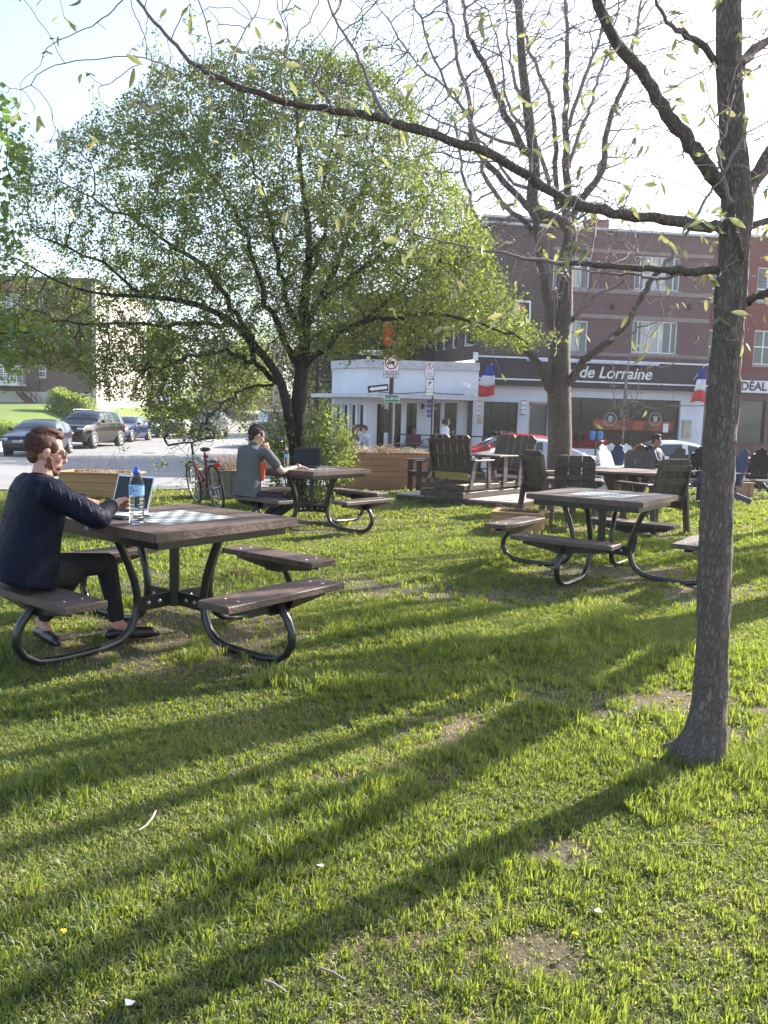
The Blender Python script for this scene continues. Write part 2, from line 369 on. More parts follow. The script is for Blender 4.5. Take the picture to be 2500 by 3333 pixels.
# ================================================================ TREES
TAB = [(-1.3046,4.9274,.9172),(-.9421,10.2713,.8906),(2.0676,7.4904,.9583)]
DK = 2500/1659.
def trace(pts, d):                      # outline points of the photo put at real depth(s)
    n = len(pts); out = []
    for i, p in enumerate(pts):
        dd = d if not hasattr(d, '__len__') else d[0]+(d[1]-d[0])*i/(n-1)
        if len(p) > 2: dd = p[2]
        out.append(at(p[0]*DK, p[1]*DK, dd))
    return out
def resample(pts, rad, step, jit=0, r=None):
    P = []; Q = []
    for i in range(len(pts)-1):
        a, b = pts[i], pts[i+1]; n = max(1, int((b-a).length/step))
        for k in range(n):
            t = k/n; p = a.lerp(b, t)
            if jit and r: p = p + Vector((r.gauss(0,jit), r.gauss(0,jit), r.gauss(0,jit)))
            P.append(p); Q.append(rad[0]+(rad[1]-rad[0])*(i+t)/(len(pts)-1))
    P.append(pts[-1]); Q.append(rad[1]); return P, Q
class Tree:
    def __init__(s): s.p = []; s.par = []; s.r = []; s.fix = []
    def limb(s, pts, rad, step, parent=None, jit=0, rnd=None, smooth=True):
        if smooth and len(pts) > 2:
            q = []
            for i in range(len(pts)-1):
                p0, p1, p2, p3 = pts[max(i-1,0)], pts[i], pts[i+1], pts[min(i+2,len(pts)-1)]
                for k in range(4):
                    t = k/4; q.append(.5*((2*p1)+(p2-p0)*t+(2*p0-5*p1+4*p2-p3)*t*t+(3*p1-p0-3*p2+p3)*t**3))
            q.append(pts[-1]); pts = q
        P, Q = resample(pts, rad, step, jit, rnd)
        if parent is None and s.p:         # join the nearest node
            d = [(q-P[0]).length for q in s.p]; parent = int(np.argmin(d))
        if parent is None: parent = -1
        for p, q in zip(P, Q):
            s.p.append(p); s.par.append(parent); s.r.append(q); s.fix.append(True); parent = len(s.p)-1
        return parent
    def grow(s, A, step, kill, infl, iters=60, trop=(0,0,0), rnd=None, jit=.15):
        A = [Vector(a) for a in A]; alive = list(range(len(A))); tr = Vector(trop); rnd = rnd or random.Random(1)
        near = {}
        new0 = 0
        for it in range(iters):
            if not alive: break
            new = range(new0, len(s.p))
            if not len(new): break
            kd = kdtree.KDTree(len(new))
            for i in new: kd.insert(s.p[i], i)
            kd.balance()
            keep = []; push = {}
            for a in alive:
                co, i, d = kd.find(A[a])
                if a not in near or d < near[a][1]: near[a] = (i, d)
                i, d = near[a]
                if d < kill: continue
                keep.append(a)
                if d < infl: push.setdefault(i, []).append(a)
            alive = keep; new0 = len(s.p)
            for i, L in push.items():
                v = Vector((0,0,0))
                for a in L: v += (A[a]-s.p[i]).normalized()
                if v.length < 1e-3: continue
                v = v.normalized() + tr + Vector((rnd.gauss(0,jit), rnd.gauss(0,jit), rnd.gauss(0,jit))); v.normalize()
                s.p.append(s.p[i]+v*step); s.par.append(i); s.r.append(0); s.fix.append(False)
    def finish(s, tip, ex=2.4):
        n = len(s.p); acc = [0.]*n; s.ch = [[] for _ in range(n)]
        for i in range(n):
            if s.par[i] >= 0: s.ch[s.par[i]].append(i)
        for i in range(n-1, -1, -1):
            if not s.fix[i]:
                s.r[i] = max(tip, acc[i]**(1/ex))
                j = s.par[i]
                if j >= 0: acc[j] += s.r[i]**ex
        for i in range(n):      # never thicker than what carries it
            j = s.par[i]
            if j >= 0 and not s.fix[i]: s.r[i] = min(s.r[i], s.r[j]*.85 if len(s.ch[j]) > 1 else s.r[j])
    def tips(s, rmax): return [i for i in range(len(s.p)) if s.r[i] <= rmax]
    def mesh(s, rsel, sides, name, m, parent, rough=0, rnd=None):
        """chains whose radius falls in rsel -> tubes; returns an object"""
        V = []; F = []; nV = 0; n = len(s.p); lo, hi = rsel
        done = set()
        main = {}
        for i in range(n):
            if s.ch[i]: main[i] = max(s.ch[i], key=lambda c: s.r[c])
        starts = [i for i in range(n) if s.par[i] < 0 or main.get(s.par[i]) != i]
        for st in starts:
            c = [st]
            while c[-1] in main: c.append(main[c[-1]])
            pts = [s.p[i] for i in c]; rad = [s.r[i] for i in c]
            if s.par[st] >= 0:
                j = s.par[st]; pts = [s.p[j]] + pts; rad = [min(s.r[j], rad[0]*1.25)] + rad
            idx = [k for k in range(len(pts)) if lo <= rad[k] < hi]
            if not idx: continue
            a, b = idx[0], min(idx[-1]+1, len(pts)-1)
            if b-a < 1: continue
            pts = pts[a:b+1]; rad = rad[a:b+1]
            k0 = sides if rad[0] < .06 else (40 if s.p[0].y < 4 else 12)
            mb = MB(); mb.tube(pts, rad, k0, False)
            V += mb.v; F += [tuple(q+nV for q in f) for f in mb.f]; nV = len(V)
        me = bpy.data.meshes.new(name); me.from_pydata(V, [], F); me.polygons.foreach_set('use_smooth', [True]*len(F)); me.update()
        return link(name, me, m, parent)
def leaves(name, P, size, m, parent, asp=.55, droop=0, seed=1, cl=.6, fold=.25, updir=None, tint=None):
    """P (n,3) leaf bases; folded pointed leaves of random bearing"""
    g = np.random.default_rng(seed); P = np.asarray(P); n = len(P)
    d = g.normal(size=(n,3)); d[:,2] = d[:,2]*.7 - droop; d /= np.linalg.norm(d, axis=1, keepdims=True)
    u = np.cross(d, g.normal(size=(n,3))); u /= np.linalg.norm(u, axis=1, keepdims=True); w_ = np.cross(d, u)
    L = size*g.uniform(.55, 1.25, (n,1)); W = L*asp*.5
    b = P; mid = P + d*L*.45
    V = np.stack([b, mid+u*W+w_*W*fold, P+d*L, mid-u*W+w_*W*fold], 1).reshape(-1,3)
    I = np.arange(n)*4; F = np.stack([I, I+1, I+2, I+3], 1)
    t = tint if tint is not None else np.clip(.5+g.normal(size=n)*.22 + (vnoise(P[:,0]*1+P[:,1], P[:,2], cl, seed)-.5)*.8, 0, 1)
    F3 = np.concatenate([F[:,[0,1,2]], F[:,[0,2,3]]])
    return link(name, fastmesh(name, V, [F3], True, np.repeat(t, 4)), m, parent)
def inpoly(px, py, poly):
    inside = np.zeros(len(px), bool); n = len(poly); j = n-1
    for i in range(n):
        xi, yi = poly[i]; xj, yj = poly[j]
        c = ((yi > py) != (yj > py)) & (px < (xj-xi)*(py-yi)/((yj-yi) or 1e-9)+xi); inside ^= c; j = i
    return inside
def volume(poly, d0, thick, n, seed, holes=.0, hs=.8, power=.5):
    """points of a crown: its outline poly (photo coordinates of the 1659 px copy) stands at depth d0 and is thick metres deep"""
    W3 = [at(x*DK, y*DK, d0) for x, y in poly]; pl = [(p.x, p.z) for p in W3]; a = np.array(pl); lo, hi = a.min(0), a.max(0)
    g = np.random.default_rng(seed); out = []
    seg = np.array(pl); nx = np.roll(seg, -1, 0)
    while sum(map(len, out)) < n:
        q = g.uniform(lo, hi, (n*2, 2)); q = q[inpoly(q[:,0], q[:,1], pl)]
        dist = np.full(len(q), 1e9)
        for s0, s1 in zip(seg, nx):
            e = s1-s0; t = np.clip(((q-s0)@e)/(e@e+1e-9), 0, 1); dist = np.minimum(dist, np.linalg.norm(q-s0-t[:,None]*e, axis=1))
        th = thick*np.minimum(1, dist/(thick*.45))**power; y = d0 + g.uniform(-.5, .5, len(q))*th
        if holes: k = vnoise(q[:,0]+y*.7, q[:,1]-y*.4, hs, seed+5) > holes; q, y = q[k], y[k]
        out.append(np.stack([q[:,0], y, q[:,1]], 1))
    return np.concatenate(out)[:n]
def around(T_, idx, n, spread, seed):
    g = np.random.default_rng(seed); p = np.array([tuple(T_.p[i]) for i in idx]); k = g.integers(0, len(p), n); return p[k] + g.normal(size=(n,3))*spread
BARK_A = barkmat('young_elm_bark', (.27,.22,.185), (.155,.125,.105), 2.3, 1.0)
BARK_B = barkmat('grey_brown_bark', (.17,.137,.115), (.105,.083,.07), .9, 1.0)
BARK_C = barkmat('dark_apple_bark', (.06,.047,.04), (.03,.024,.021), .8, .8)
TWIG = M('twig_bark', (.26,.215,.21), .8, (.16,.13,.128), 6)
TWIGC = M('dark_twig_bark', (.045,.036,.032), .85, (.03,.024,.022), 6)
LEAFC = leafmat('apple_leaf', (.034,.064,.018), (.085,.13,.03), (.44,.54,.07), .5, .05, c3=(.21,.25,.05))
LEAFA = leafmat('young_elm_leaf', (.14,.17,.07), (.22,.24,.10), (.5,.52,.2), .45, .06, c3=(.22,.2,.09))
LEAFM = leafmat('maple_leaf', (.05,.11,.02), (.08,.15,.025), (.38,.58,.05), .5, .06)
LEAFY = leafmat('yellow_blossom', (.35,.27,.04), (.45,.34,.06), (.8,.6,.1), .4, .05)
LEAFD = leafmat('dark_needle', (.014,.024,.012), (.025,.04,.018), (.06,.09,.03), .25, .04)
GRP_T = 'trees of the park'
# ---- A: the young tree at the right, 3.2 m off
tA = thing('tree', 'young tree with a thin bark-ridged trunk rising through the right foreground', 'tree', (0,0,0), 0, GRP_T)
A = Tree(); rA = random.Random(11); dA = 3.24
tr = [(1508,1652),(1513,1632),(1523,1590),(1530,1545),(1535,1500),(1538,1400),(1541,1300),(1544,1200),(1551,1000),(1567,800),(1582,600),(1590,500),(1592,430),(1582,300),(1575,150),(1573,0),(1570,-250),(1560,-500),(1550,-700)]
TR = trace(tr, dA); TR[0].z = -.05
rad = [.128,.112,.086,.074,.068,.065,.064,.063,.060,.057,.056,.058,.058,.048,.046,.045,.035,.022,.01]
P = []; Q = []
for i in range(len(TR)-1):
    n = max(2, int((TR[i+1]-TR[i]).length/.022))
    for k in range(n): P.append(TR[i].lerp(TR[i+1], k/n)); Q.append(rad[i]+(rad[i+1]-rad[i])*k/n)
for i, (p, q) in enumerate(zip(P, Q)):
    A.p.append(p); A.par.append(i-1); A.r.append(q); A.fix.append(True)
for k_, (a_, l_, r0_) in enumerate([(2.6,.20,.050),(-2.2,.17,.045),(-.6,.16,.045),(.9,.15,.04),(-1.5,.15,.04),(3.6,.16,.04)]):
    o_ = TR[0]+Vector((0,0,.13)); d_ = Vector((math.cos(a_), math.sin(a_), 0)); A.limb([o_, o_+d_*l_*.45+Vector((0,0,-.055)), o_+d_*l_*.8+Vector((0,0,-.10)), o_+d_*l_*1.15+Vector((0,0,-.15))], (r0_,.012), .02, parent=4)
LA = [([(1585,430),(1550,390),(1510,335),(1475,290),(1430,230),(1385,155),(1330,90),(1300,30),(1270,-60),(1200,-200)], (3.24,3.0), (.031,.012)),
 ([(1598,440),(1640,370),(1690,290),(1760,180),(1860,40)], (3.24,3.4), (.036,.014)),
 ([(1575,505),(1558,494),(1500,485),(1420,470),(1360,465),(1280,450),(1200,420),(1130,375),(1050,330),(950,295),(850,265),(780,245),(700,235),(620,220),(540,195),(460,165),(410,130),(370,85),(320,30),(280,-25),(220,-110)], (3.24,2.9), (.0225,.0045)),
 ([(1575,583),(1480,586),(1420,582),(1340,575),(1250,570),(1150,560),(1080,545),(980,525),(900,505),(830,470)], (3.24,3.7), (.014,.002)),
 ([(850,265),(815,220),(785,150),(750,85),(715,20),(690,-60)], (3.06,3.2), (.008,.004)),
 ([(1480,586),(1440,600),(1400,600),(1370,590),(1330,592),(1290,588),(1240,580),(1180,590)], (3.3,3.6), (.008,.003)),
 ([(1545,135),(1515,95),(1470,70),(1440,45),(1415,0),(1400,-60)], (3.24,2.9), (.012,.004)),
 ([(1600,140),(1640,100),(1700,60)], (3.24,3.5), (.022,.012)),
 ([(1610,490),(1659,478),(1750,470)], (3.24,3.3), (.014,.009)),
 ([(1612,655),(1640,638),(1659,630),(1720,600)], (3.24,3.1), (.013,.008)),
 ([(1604,560),(1590,500),(1578,440),(1560,370),(1550,320),(1565,290),(1575,250),(1570,215)], (3.16,3.0), (.0105,.003)),
 ([(1562,380),(1590,325),(1615,285)], (3.05,3.0), (.006,.0035)),
 ([(1130,375),(1080,350),(1010,350),(940,330),(870,345)], (3.2,3.5), (.005,.002)),
 ([(460,165),(430,150),(400,160),(330,130),(290,120)], (2.95,2.9), (.0035,.002)),
 ([(620,220),(610,160),(625,90),(600,20)], (3.0,2.9), (.0045,.002)),
 ([(540,195),(500,140),(520,80),(560,10)], (3.0,3.1), (.004,.002)),
 ([(1280,450),(1240,470),(1210,430),(1150,400)], (3.2,3.4), (.005,.002)),
 ([(720,237),(690,190),(650,140),(600,110)], (3.0,2.9), (.0045,.002))]
for pts, d, r in LA:
    W3 = trace(pts, d); k = int(np.argmin([(q-W3[0]).length for q in A.p])); A.limb(W3, r, .06, parent=k, jit=.003, rnd=rA)
g = np.random.default_rng(3); cand = [i for i in range(len(A.p)) if A.r[i] < .03 and A.p[i].z > 1.6]
att = []
for i in g.choice(cand, 1500): att.append(tuple(A.p[i] + Vector(tuple(g.normal(size=3)*np.array([.32,.32,.26]))) + Vector((0,0,.10))))
A.grow(att, .035, .05, .55, 34, trop=(0,0,.15), rnd=rA, jit=.13)
A.finish(.0013)
tk = A.mesh((.0085, 9), 12, 'trunk', BARK_A, tA)
_m = tk.data; _c = np.empty(len(_m.vertices)*3, np.float32); _m.vertices.foreach_get('co', _c); _c = _c.reshape(-1,3); _n = np.empty_like(_c).ravel(); _m.vertices.foreach_get('normal', _n); _n = _n.reshape(-1,3)
_a = np.arctan2(_n[:,1], _n[:,0]); _f = np.minimum(1, (1.9/np.maximum(_c[:,2], .5)))
_c += _n*((vnoise(_a*5+9, _c[:,2]*9, 1, 3)-.5)*.014+(vnoise(_a*13+40, _c[:,2]*26, 1, 4)-.5)*.006)[:,None]*_f[:,None]; _m.vertices.foreach_set('co', _c.ravel()); _m.update(); A.mesh((0, .0085), 5, 'twigs', TWIG, tA)
tp = [i for i in range(len(A.p)) if not A.ch[i]]; tp2 = [i for i in tp if A.r[i] < .003]
g = np.random.default_rng(5); LP = []
for i in tp2:
    if g.random() < .62:
        for k in range(g.integers(1, 4)): LP.append(tuple(A.p[i] + Vector(tuple(g.normal(size=3)*.008))))
def long_leaves(name, P, size, m, parent, seed, asp=.38, droop=.9):
    g = np.random.default_rng(seed); V = []; F = []; t = []
    for p in P:
        d = g.normal(size=3); d[2] = d[2]*.5-droop; d /= np.linalg.norm(d); u = np.cross(d, g.normal(size=3)); u /= np.linalg.norm(u); w_ = np.cross(d, u); L = size*g.uniform(.6,1.3); b0 = len(V); tv = g.random(); cv = g.uniform(-.25,.25)
        for k in range(6):
            f = k/5; wd = L*asp*.5*math.sin(math.pi*min(1, f*.93+.05))**.8*(1-.25*f); c = np.array(p)+d*L*f+w_*L*cv*f*f
            V += [c-u*wd+w_*wd*.45, c, c+u*wd+w_*wd*.45]; t += [tv]*3
        F += [(b0+k*3+j, b0+(k+1)*3+j, b0+(k+1)*3+j+1, b0+k*3+j+1) for k in range(5) for j in (0,1)]
    return link(name, fastmesh(name, np.array(V), [np.array(F)], True, np.array(t)), m, parent)
long_leaves('leaves', LP, .048, LEAFA, tA, 8)
# ---- B: the bare vase shaped tree, 17 m off
tB = thing('tree', 'tall bare tree with many upright stems behind the glider', 'tree', (0,0,0), 0, GRP_T)
B = Tree(); rB = random.Random(5); dB = 17.
def c7(pts): return [((1500+u*.6028)/DK, (680+v*.6028)/DK) for u, v in pts]
def c2(pts): return [((1250+u*.7535)/DK, v*.7535/DK) for u, v in pts]
b0 = trace([(1206,1060)]+c7([(535,1250),(533,1150),(532,1050),(530,960),(530,850),(535,700),(555,560),(560,420),(570,250),(585,100)])+c2([(650,900),(650,720),(625,500),(600,300),(590,150),(580,0),(570,-200),(560,-500)]), dB); b0[0].z = Tz(b0[0].x, 17)-.1
B.limb(b0, (.27,.03), .25)
for i in range(len(B.p)):   # thick below the fork
    z = B.p[i].z; B.r[i] = .30 if z < .2 else float(np.interp(z, [.2, 2.6, 3.2, 5, 8, 14], [.26, .24, .21, .14, .10, .02]))
for pts, d, r in [
 (c7([(530,1000),(480,960),(430,860),(330,740),(290,640),(240,500),(200,350),(150,200),(100,80),(40,-80),(0,-250),(-40,-500)]), (17,15.6), (.105,.02)),
 (c7([(530,780),(490,600),(470,480),(440,320),(410,120),(380,0)])+c2([(400,650),(370,450),(320,250),(280,60),(240,-150)]), (17,16.2), (.11,.02)),
 (c7([(545,990),(590,930),(640,840),(740,760),(850,670),(930,560),(1000,430),(1080,320),(1160,230),(1240,100),(1330,-60),(1400,-240)]), (17,15.5), (.10,.02)),
 (c7([(600,600),(660,530),(740,460),(880,390),(950,290),(960,200)]), (17,16), (.05,.012)),
 (c7([(800,710),(900,670),(980,640),(1060,610)]), (16,15.5), (.03,.01)),
 (c7([(560,600),(580,350),(600,200)])+c2([(790,960),(790,750),(785,500),(790,250),(790,0),(785,-300)]), (17,17.6), (.13,.025)),
 (c2([(740,900),(738,700),(735,500),(700,380),(640,250),(600,100),(560,0),(520,-200)]), (17.5,18), (.06,.02)),
 (c2([(600,650),(500,430),(430,270),(370,150),(340,0),(300,-200)]), (17,16), (.08,.02)),
 (c2([(640,1000),(600,950),(530,900),(430,740),(390,560),(290,400),(200,200),(130,0)]), (17,15.5), (.06,.015)),
 (c2([(800,1000),(830,900),(930,760),(960,600),(1000,450),(1060,300),(1090,120),(1110,0),(1130,-200)]), (17.3,18.5), (.09,.02)),
 (c2([(790,720),(850,560),(900,430),(940,300),(1000,120),(1020,-50)]), (17.5,18), (.05,.015)),
 (c2([(790,560),(850,380),(920,200),(960,0),(990,-150)]), (17.6,17.2), (.05,.015)),
 (c2([(600,640),(400,560),(300,400),(150,280),(0,60)]), (17,16), (.04,.012)),
 (c2([(560,800),(450,640),(330,560),(150,480),(60,380)]), (17,18), (.035,.012)),
 (c2([(620,480),(560,330),(540,200),(520,0)]), (17,18.5), (.05,.015)),
 (c2([(720,820),(660,640),(560,500),(520,380),(500,200),(450,40)]), (17.3,18.5), (.05,.015))]:
    W3 = trace(pts, d); k = int(np.argmin([(q-W3[0]).length for q in B.p])); B.limb(W3, r, .22, parent=k, jit=.02, rnd=rB)
pB = [(820,340),(760,100),(760,-250),(900,-420),(1250,-450),(1480,-250),(1500,60),(1440,250),(1400,420),(1330,560),(1290,600),(1180,480),(1100,560),(1010,600),(930,480)]
att = volume(pB, 17, 4.5, 5200, 21); B.grow(att, .15, .16, 1.5, 60, trop=(0,0,.22), rnd=rB, jit=.15)
att = volume(pB, 17, 4.5, 5200, 22); B.grow(att, .10, .11, .7, 24, trop=(0,0,.22), rnd=rB, jit=.18)
B.finish(.0052)
B.mesh((.05, 9), 10, 'trunk', BARK_B, tB); B.mesh((.009, .05), 6, 'branches', TWIG, tB); B.mesh((0, .009), 4, 'twigs', TWIG, tB)
g = np.random.default_rng(15); tb_i = [i for i in range(len(B.p)) if not B.ch[i] and g.random() < .35]
leaves('buds', around(B, tb_i, 1500, .03, 4), .05, LEAFA, tB, asp=.5, droop=.4, seed=18)
# ---- C: the leafy crab apple in the middle
tC = thing('tree', 'leafy spreading crab apple with twin dark stems behind the man in grey', 'tree', (0,0,0), 0, GRP_T)
Ct = Tree(); rC = random.Random(9); dC = 13.3
c0 = trace([(642,1088),(640,1040),(640,1000),(642,930),(646,860),(652,800),(658,740),(655,690),(660,620),(668,540),(660,440),(650,380),(645,300),(640,230)], dC); c0[0].z = -.08
Ct.limb(c0, (.155,.02), .15)
for i in range(len(Ct.p)):
    z = Ct.p[i].z; Ct.r[i] = float(np.interp(z, [-.1, .15, .8, 1.8, 2.6, 4, 7], [.21, .165, .14, .125, .10, .06, .015]))
Ct.limb(trace([(640,985),(628,930),(620,880),(606,825),(582,785),(550,747),(505,700),(455,670),(390,650),(310,640),(220,635),(130,610),(40,560)], (13.25,12.3)), (.092,.012), .15, parent=5)
for pts, d, r in [
 ([(600,830),(560,790),(520,770),(470,760),(410,770),(350,790),(290,800)], (13.2,12.2), (.05,.01)),
 ([(548,745),(500,660),(440,580),(360,520),(280,470),(200,430),(120,380)], (13.2,13.8), (.05,.01)),
 ([(650,800),(600,700),(560,600),(520,480),(460,380),(400,300),(350,240)], (13.3,14.2), (.06,.012)),
 ([(655,760),(620,640),(590,520),(560,400),(540,310),(520,220)], (13.3,12.5), (.05,.01)),
 ([(656,720),(700,640),(740,540),(780,420),(800,330),(820,260)], (13.3,14), (.06,.012)),
 ([(652,800),(710,740),(780,700),(850,690),(930,680),(1010,690),(1090,720),(1140,745)], (13.3,12.2), (.055,.01)),
 ([(780,700),(850,640),(920,590),(990,560),(1060,560)], (13,12.6), (.04,.01)),
 ([(700,640),(790,580),(870,500),(930,420),(980,350)], (13.3,13.8), (.045,.01)),
 ([(658,740),(730,700),(800,740),(870,760)], (13.3,14), (.035,.01)),
 ([(600,820),(560,840),(510,850),(470,880),(440,910),(430,940)], (13.1,11.8), (.03,.006)),
 ([(505,700),(430,700),(330,700),(230,700),(120,690),(30,650)], (12.8,13.6), (.04,.01)),
 ([(310,640),(220,570),(130,530),(60,500)], (12.6,12.2), (.03,.008)),
 ([(660,620),(700,500),(700,400),(720,310),(740,240)], (13.3,12.8), (.04,.01))]:
    W3 = trace(pts, d); k = int(np.argmin([(q-W3[0]).length for q in Ct.p])); Ct.limb(W3, r, .15, parent=k, jit=.03, rnd=rC)
pC = [(-30,770),(-90,640),(-60,500),(30,440),(60,330),(140,320),(200,270),(250,250),(300,210),(350,160),(450,150),(560,120),(680,110),(800,150),(900,230),(930,310),(1000,420),(1050,500),(1080,600),(1120,660),(1165,745),(1100,760),(1010,720),(950,730),(860,780),(780,770),(740,800),(700,770),(620,770),(575,800),(570,870),(540,930),(440,965),(340,930),(300,870),(230,860),(180,800),(90,790)]
spr = []; g = np.random.default_rng(77)
for k in range(46):
    i = g.integers(0, len(pC)); a, b_ = np.array(pC[i]), np.array(pC[(i+1)%len(pC)]); p = a+(b_-a)*g.random(); o_ = p-np.array([560,520]); o_ = o_/np.linalg.norm(o_); e = g.uniform(40,120); dd = 13.2+g.uniform(-1.2,1.2)
    if p[1] > 720 and p[0] > 560: continue
    for s in np.linspace(-40, e, 12): q_ = p+o_*s+g.normal(size=2)*4; spr.append(tuple(at(q_[0]*DK, q_[1]*DK, dd)))
att = np.concatenate([volume(pC, 13.2, 5.0, 7500, 31, .33, 1.1), np.array(spr)]); Ct.grow(att, .11, .12, 1.4, 45, trop=(0,0,.06), rnd=rC, jit=.3)
att = volume(pC, 13.2, 5.0, 10000, 32, .33, 1.1); Ct.grow(att, .08, .08, .4, 14, rnd=rC, jit=.4)
Ct.finish(.0031, 2.5)
Ct.mesh((.035, 9), 10, 'trunk', BARK_C, tC); Ct.mesh((.006, .035), 5, 'branches', TWIGC, tC); Ct.mesh((0, .006), 3, 'twigs', TWIGC, tC)
tp = [i for i in range(len(Ct.p)) if Ct.r[i] < .0052]
tp = [i for i in tp if vnoise(Ct.p[i].x*1.+Ct.p[i].y*.6, Ct.p[i].z, .45, 77) > .30 or rC.random() < .35]
LPc = around(Ct, tp, 175000, .05, 6)
leaves('leaves', LPc, .052, LEAFC, tC, asp=.62, droop=-.1, seed=19, cl=.9)
# stray suckers round the foot of C
sh = thing('shrub', 'bright leafy shrub crowding the foot of the crab apple trunk', 'shrub')
S_ = Tree(); rS = random.Random(4)
for k in range(26):
    a = rS.uniform(.0, 1); X = rS.choice([rS.uniform(580,612), rS.uniform(660,745), rS.uniform(660,745)]); b = at(645*DK+rS.uniform(-50,80), 1090*DK, 13.2); b.z = 0; b += Vector((rS.uniform(-.35,.6), rS.uniform(-.5,.3), 0))
    e = at(X*DK, rS.uniform(870,1000)*DK, 13.0); mid = b.lerp(e, .5)+Vector((rS.uniform(-.1,.1),0,.1)); S_.limb([b, mid, e], (.012,.004), .12, parent=-1)
pS = [(575,1080),(580,900),(610,900),(618,1050),(660,1080),(655,960),(670,880),(700,870),(735,890),(775,960),(770,1010),(760,1040),(740,1060),(720,1090)]
S_.grow(volume(pS, 13.0, .9, 700, 41), .07, .07, .6, 14, rnd=rS, jit=.4); S_.finish(.003)
S_.mesh((0, 9), 4, 'stems', TWIGC, sh)
leaves('leaves', around(S_, [i for i in range(len(S_.p)) if S_.r[i] < .009], 5200, .06, 7), .06, LEAFC, sh, asp=.65, seed=23, tint=np.clip(.75+rng.normal(size=5200)*.2, 0, 1))
# ---- the maple whose boughs reach in at the left edge
tD = thing('tree', 'maple leaning in from beyond the left edge with lobed leaves', 'tree', (0,0,0), 0, GRP_T)
D_ = Tree(); rD = random.Random(2); b = at(-330*DK, 700*DK, 10.); b2 = Vector((b.x, b.y, 0))
D_.limb([Vector((b.x,b.y,-.1)), Vector((b.x-.05,b.y,2.)), Vector((b.x,b.y,4.)), Vector((b.x+.1,b.y,6.5)), Vector((b.x,b.y,8))], (.17,.03), .2)
for pts in ([(-330,760),(-200,740),(-90,740),(0,720),(90,720)], [(-325,600),(-200,480),(-80,420),(20,380)], [(-325,700),(-200,620),(-100,560),(0,520)]): D_.limb(trace(pts, 10), (.05,.008), .15)
at2 = np.concatenate([volume([(-420,560),(-380,150),(-200,60),(-60,200),(10,185),(50,250),(60,300),(75,350),(30,420),(20,480),(60,540),(0,580),(-200,620)], 10, 3.2, 560, 51), volume([(-250,800),(-230,660),(-20,640),(20,700),(130,690),(120,740),(60,790),(0,800)], 9.6, 1.6, 260, 52)])
D_.grow(at2, .14, .14, 1.2, 30, rnd=rD, jit=.3); D_.finish(.003)
D_.mesh((.03, 9), 10, 'trunk', BARK_B, tD); D_.mesh((0, .03), 4, 'branches', TWIGC, tD)
leaves('leaves', around(D_, [i for i in range(len(D_.p)) if D_.r[i] < .006], 3600, .08, 8), .09, LEAFM, tD, asp=.95, droop=.35, seed=24, fold=.15)
# ---- trees that stand to the right of the frame and throw their shade over the lawn
def vase(label, x, y, h, r, n, seed, dens, group=GRP_T, leaf=0, spread=1.6, fork=1.7, bark=None, lm=None, tipr=.006):
    t = thing('tree', label, 'tree', (0,0,0), 0, group); q = Tree(); rr = random.Random(seed); z0 = Tz(x, y)
    top = Vector((x+rr.uniform(-.2,.2), y+rr.uniform(-.2,.2), z0+h)); q.limb([Vector((x,y,z0-.1)), Vector((x+.03,y,z0+fork)), Vector((x-.05,y+.05,z0+h*.5)), top], (r, .02), .2)
    for i in range(len(q.p)): q.r[i] = max(.02, r*(1-.75*max(0, (q.p[i].z-z0-fork*.6))/h)**1.3)
    for k in range(n):
        a = 2*math.pi*k/n+rr.uniform(-.3,.3); f = fork*rr.uniform(.9, 1.6); e = spread*rr.uniform(.7,1.1)
        q.limb([Vector((x,y,z0+f)), Vector((x+math.cos(a)*e*.35, y+math.sin(a)*e*.35, z0+f+h*.12)), Vector((x+math.cos(a)*e*.7, y+math.sin(a)*e*.7, z0+h*.55)), Vector((x+math.cos(a)*e, y+math.sin(a)*e, z0+h*.9))], (r*.55, .02), .2)
    g = np.random.default_rng(seed); at_ = []
    while len(at_) < dens:
        v = g.uniform(-1,1,3)
        if v@v < 1: at_.append((x+v[0]*spread*1.25, y+v[1]*spread*1.25, z0+h*.62+v[2]*h*.42))
    q.grow(at_, .2, .2, 1.6, 30, trop=(0,0,.1), rnd=rr, jit=.3); q.finish(tipr)
    q.mesh((.04, 9), 10, 'trunk', bark or BARK_B, t); q.mesh((0, .04), 4, 'branches', TWIG, t)
    if leaf: leaves('leaves', around(q, [i for i in range(len(q.p)) if q.r[i] < .012], leaf, .12, seed), .09, lm or LEAFC, t, asp=.6, seed=seed)
    return t
# ================================================================ BUILDINGS
class Plane:      # an upright plane from a to b (ground points); local u along, z up, local -y towards us
    def __init__(s, a, b, z=0): s.a = Vector((a[0], a[1], z)); s.d = Vector((b[0]-a[0], b[1]-a[1], 0)).normalized(); s.n = Vector((s.d.y, -s.d.x, 0)); s.rz = math.atan2(s.d.y, s.d.x); s.L = (Vector((b[0],b[1]))-Vector((a[0],a[1]))).length
    def hit(s, X, Y):
        v = ray(X, Y); o = Vector((0,0,EYE)); t = (s.a-o).dot(s.n)/v.dot(s.n); p = o+v*t; q = p-s.a; return q.dot(s.d), q.z
    def rect(s, x0, y0, x1, y1):   # photo rectangle -> u0,u1,z0,z1
        u0, _ = s.hit(x0, (y0+y1)/2); u1, _ = s.hit(x1, (y0+y1)/2); _, z1 = s.hit((x0+x1)/2, y0); _, z0 = s.hit((x0+x1)/2, y1); return u0, u1, z0, z1
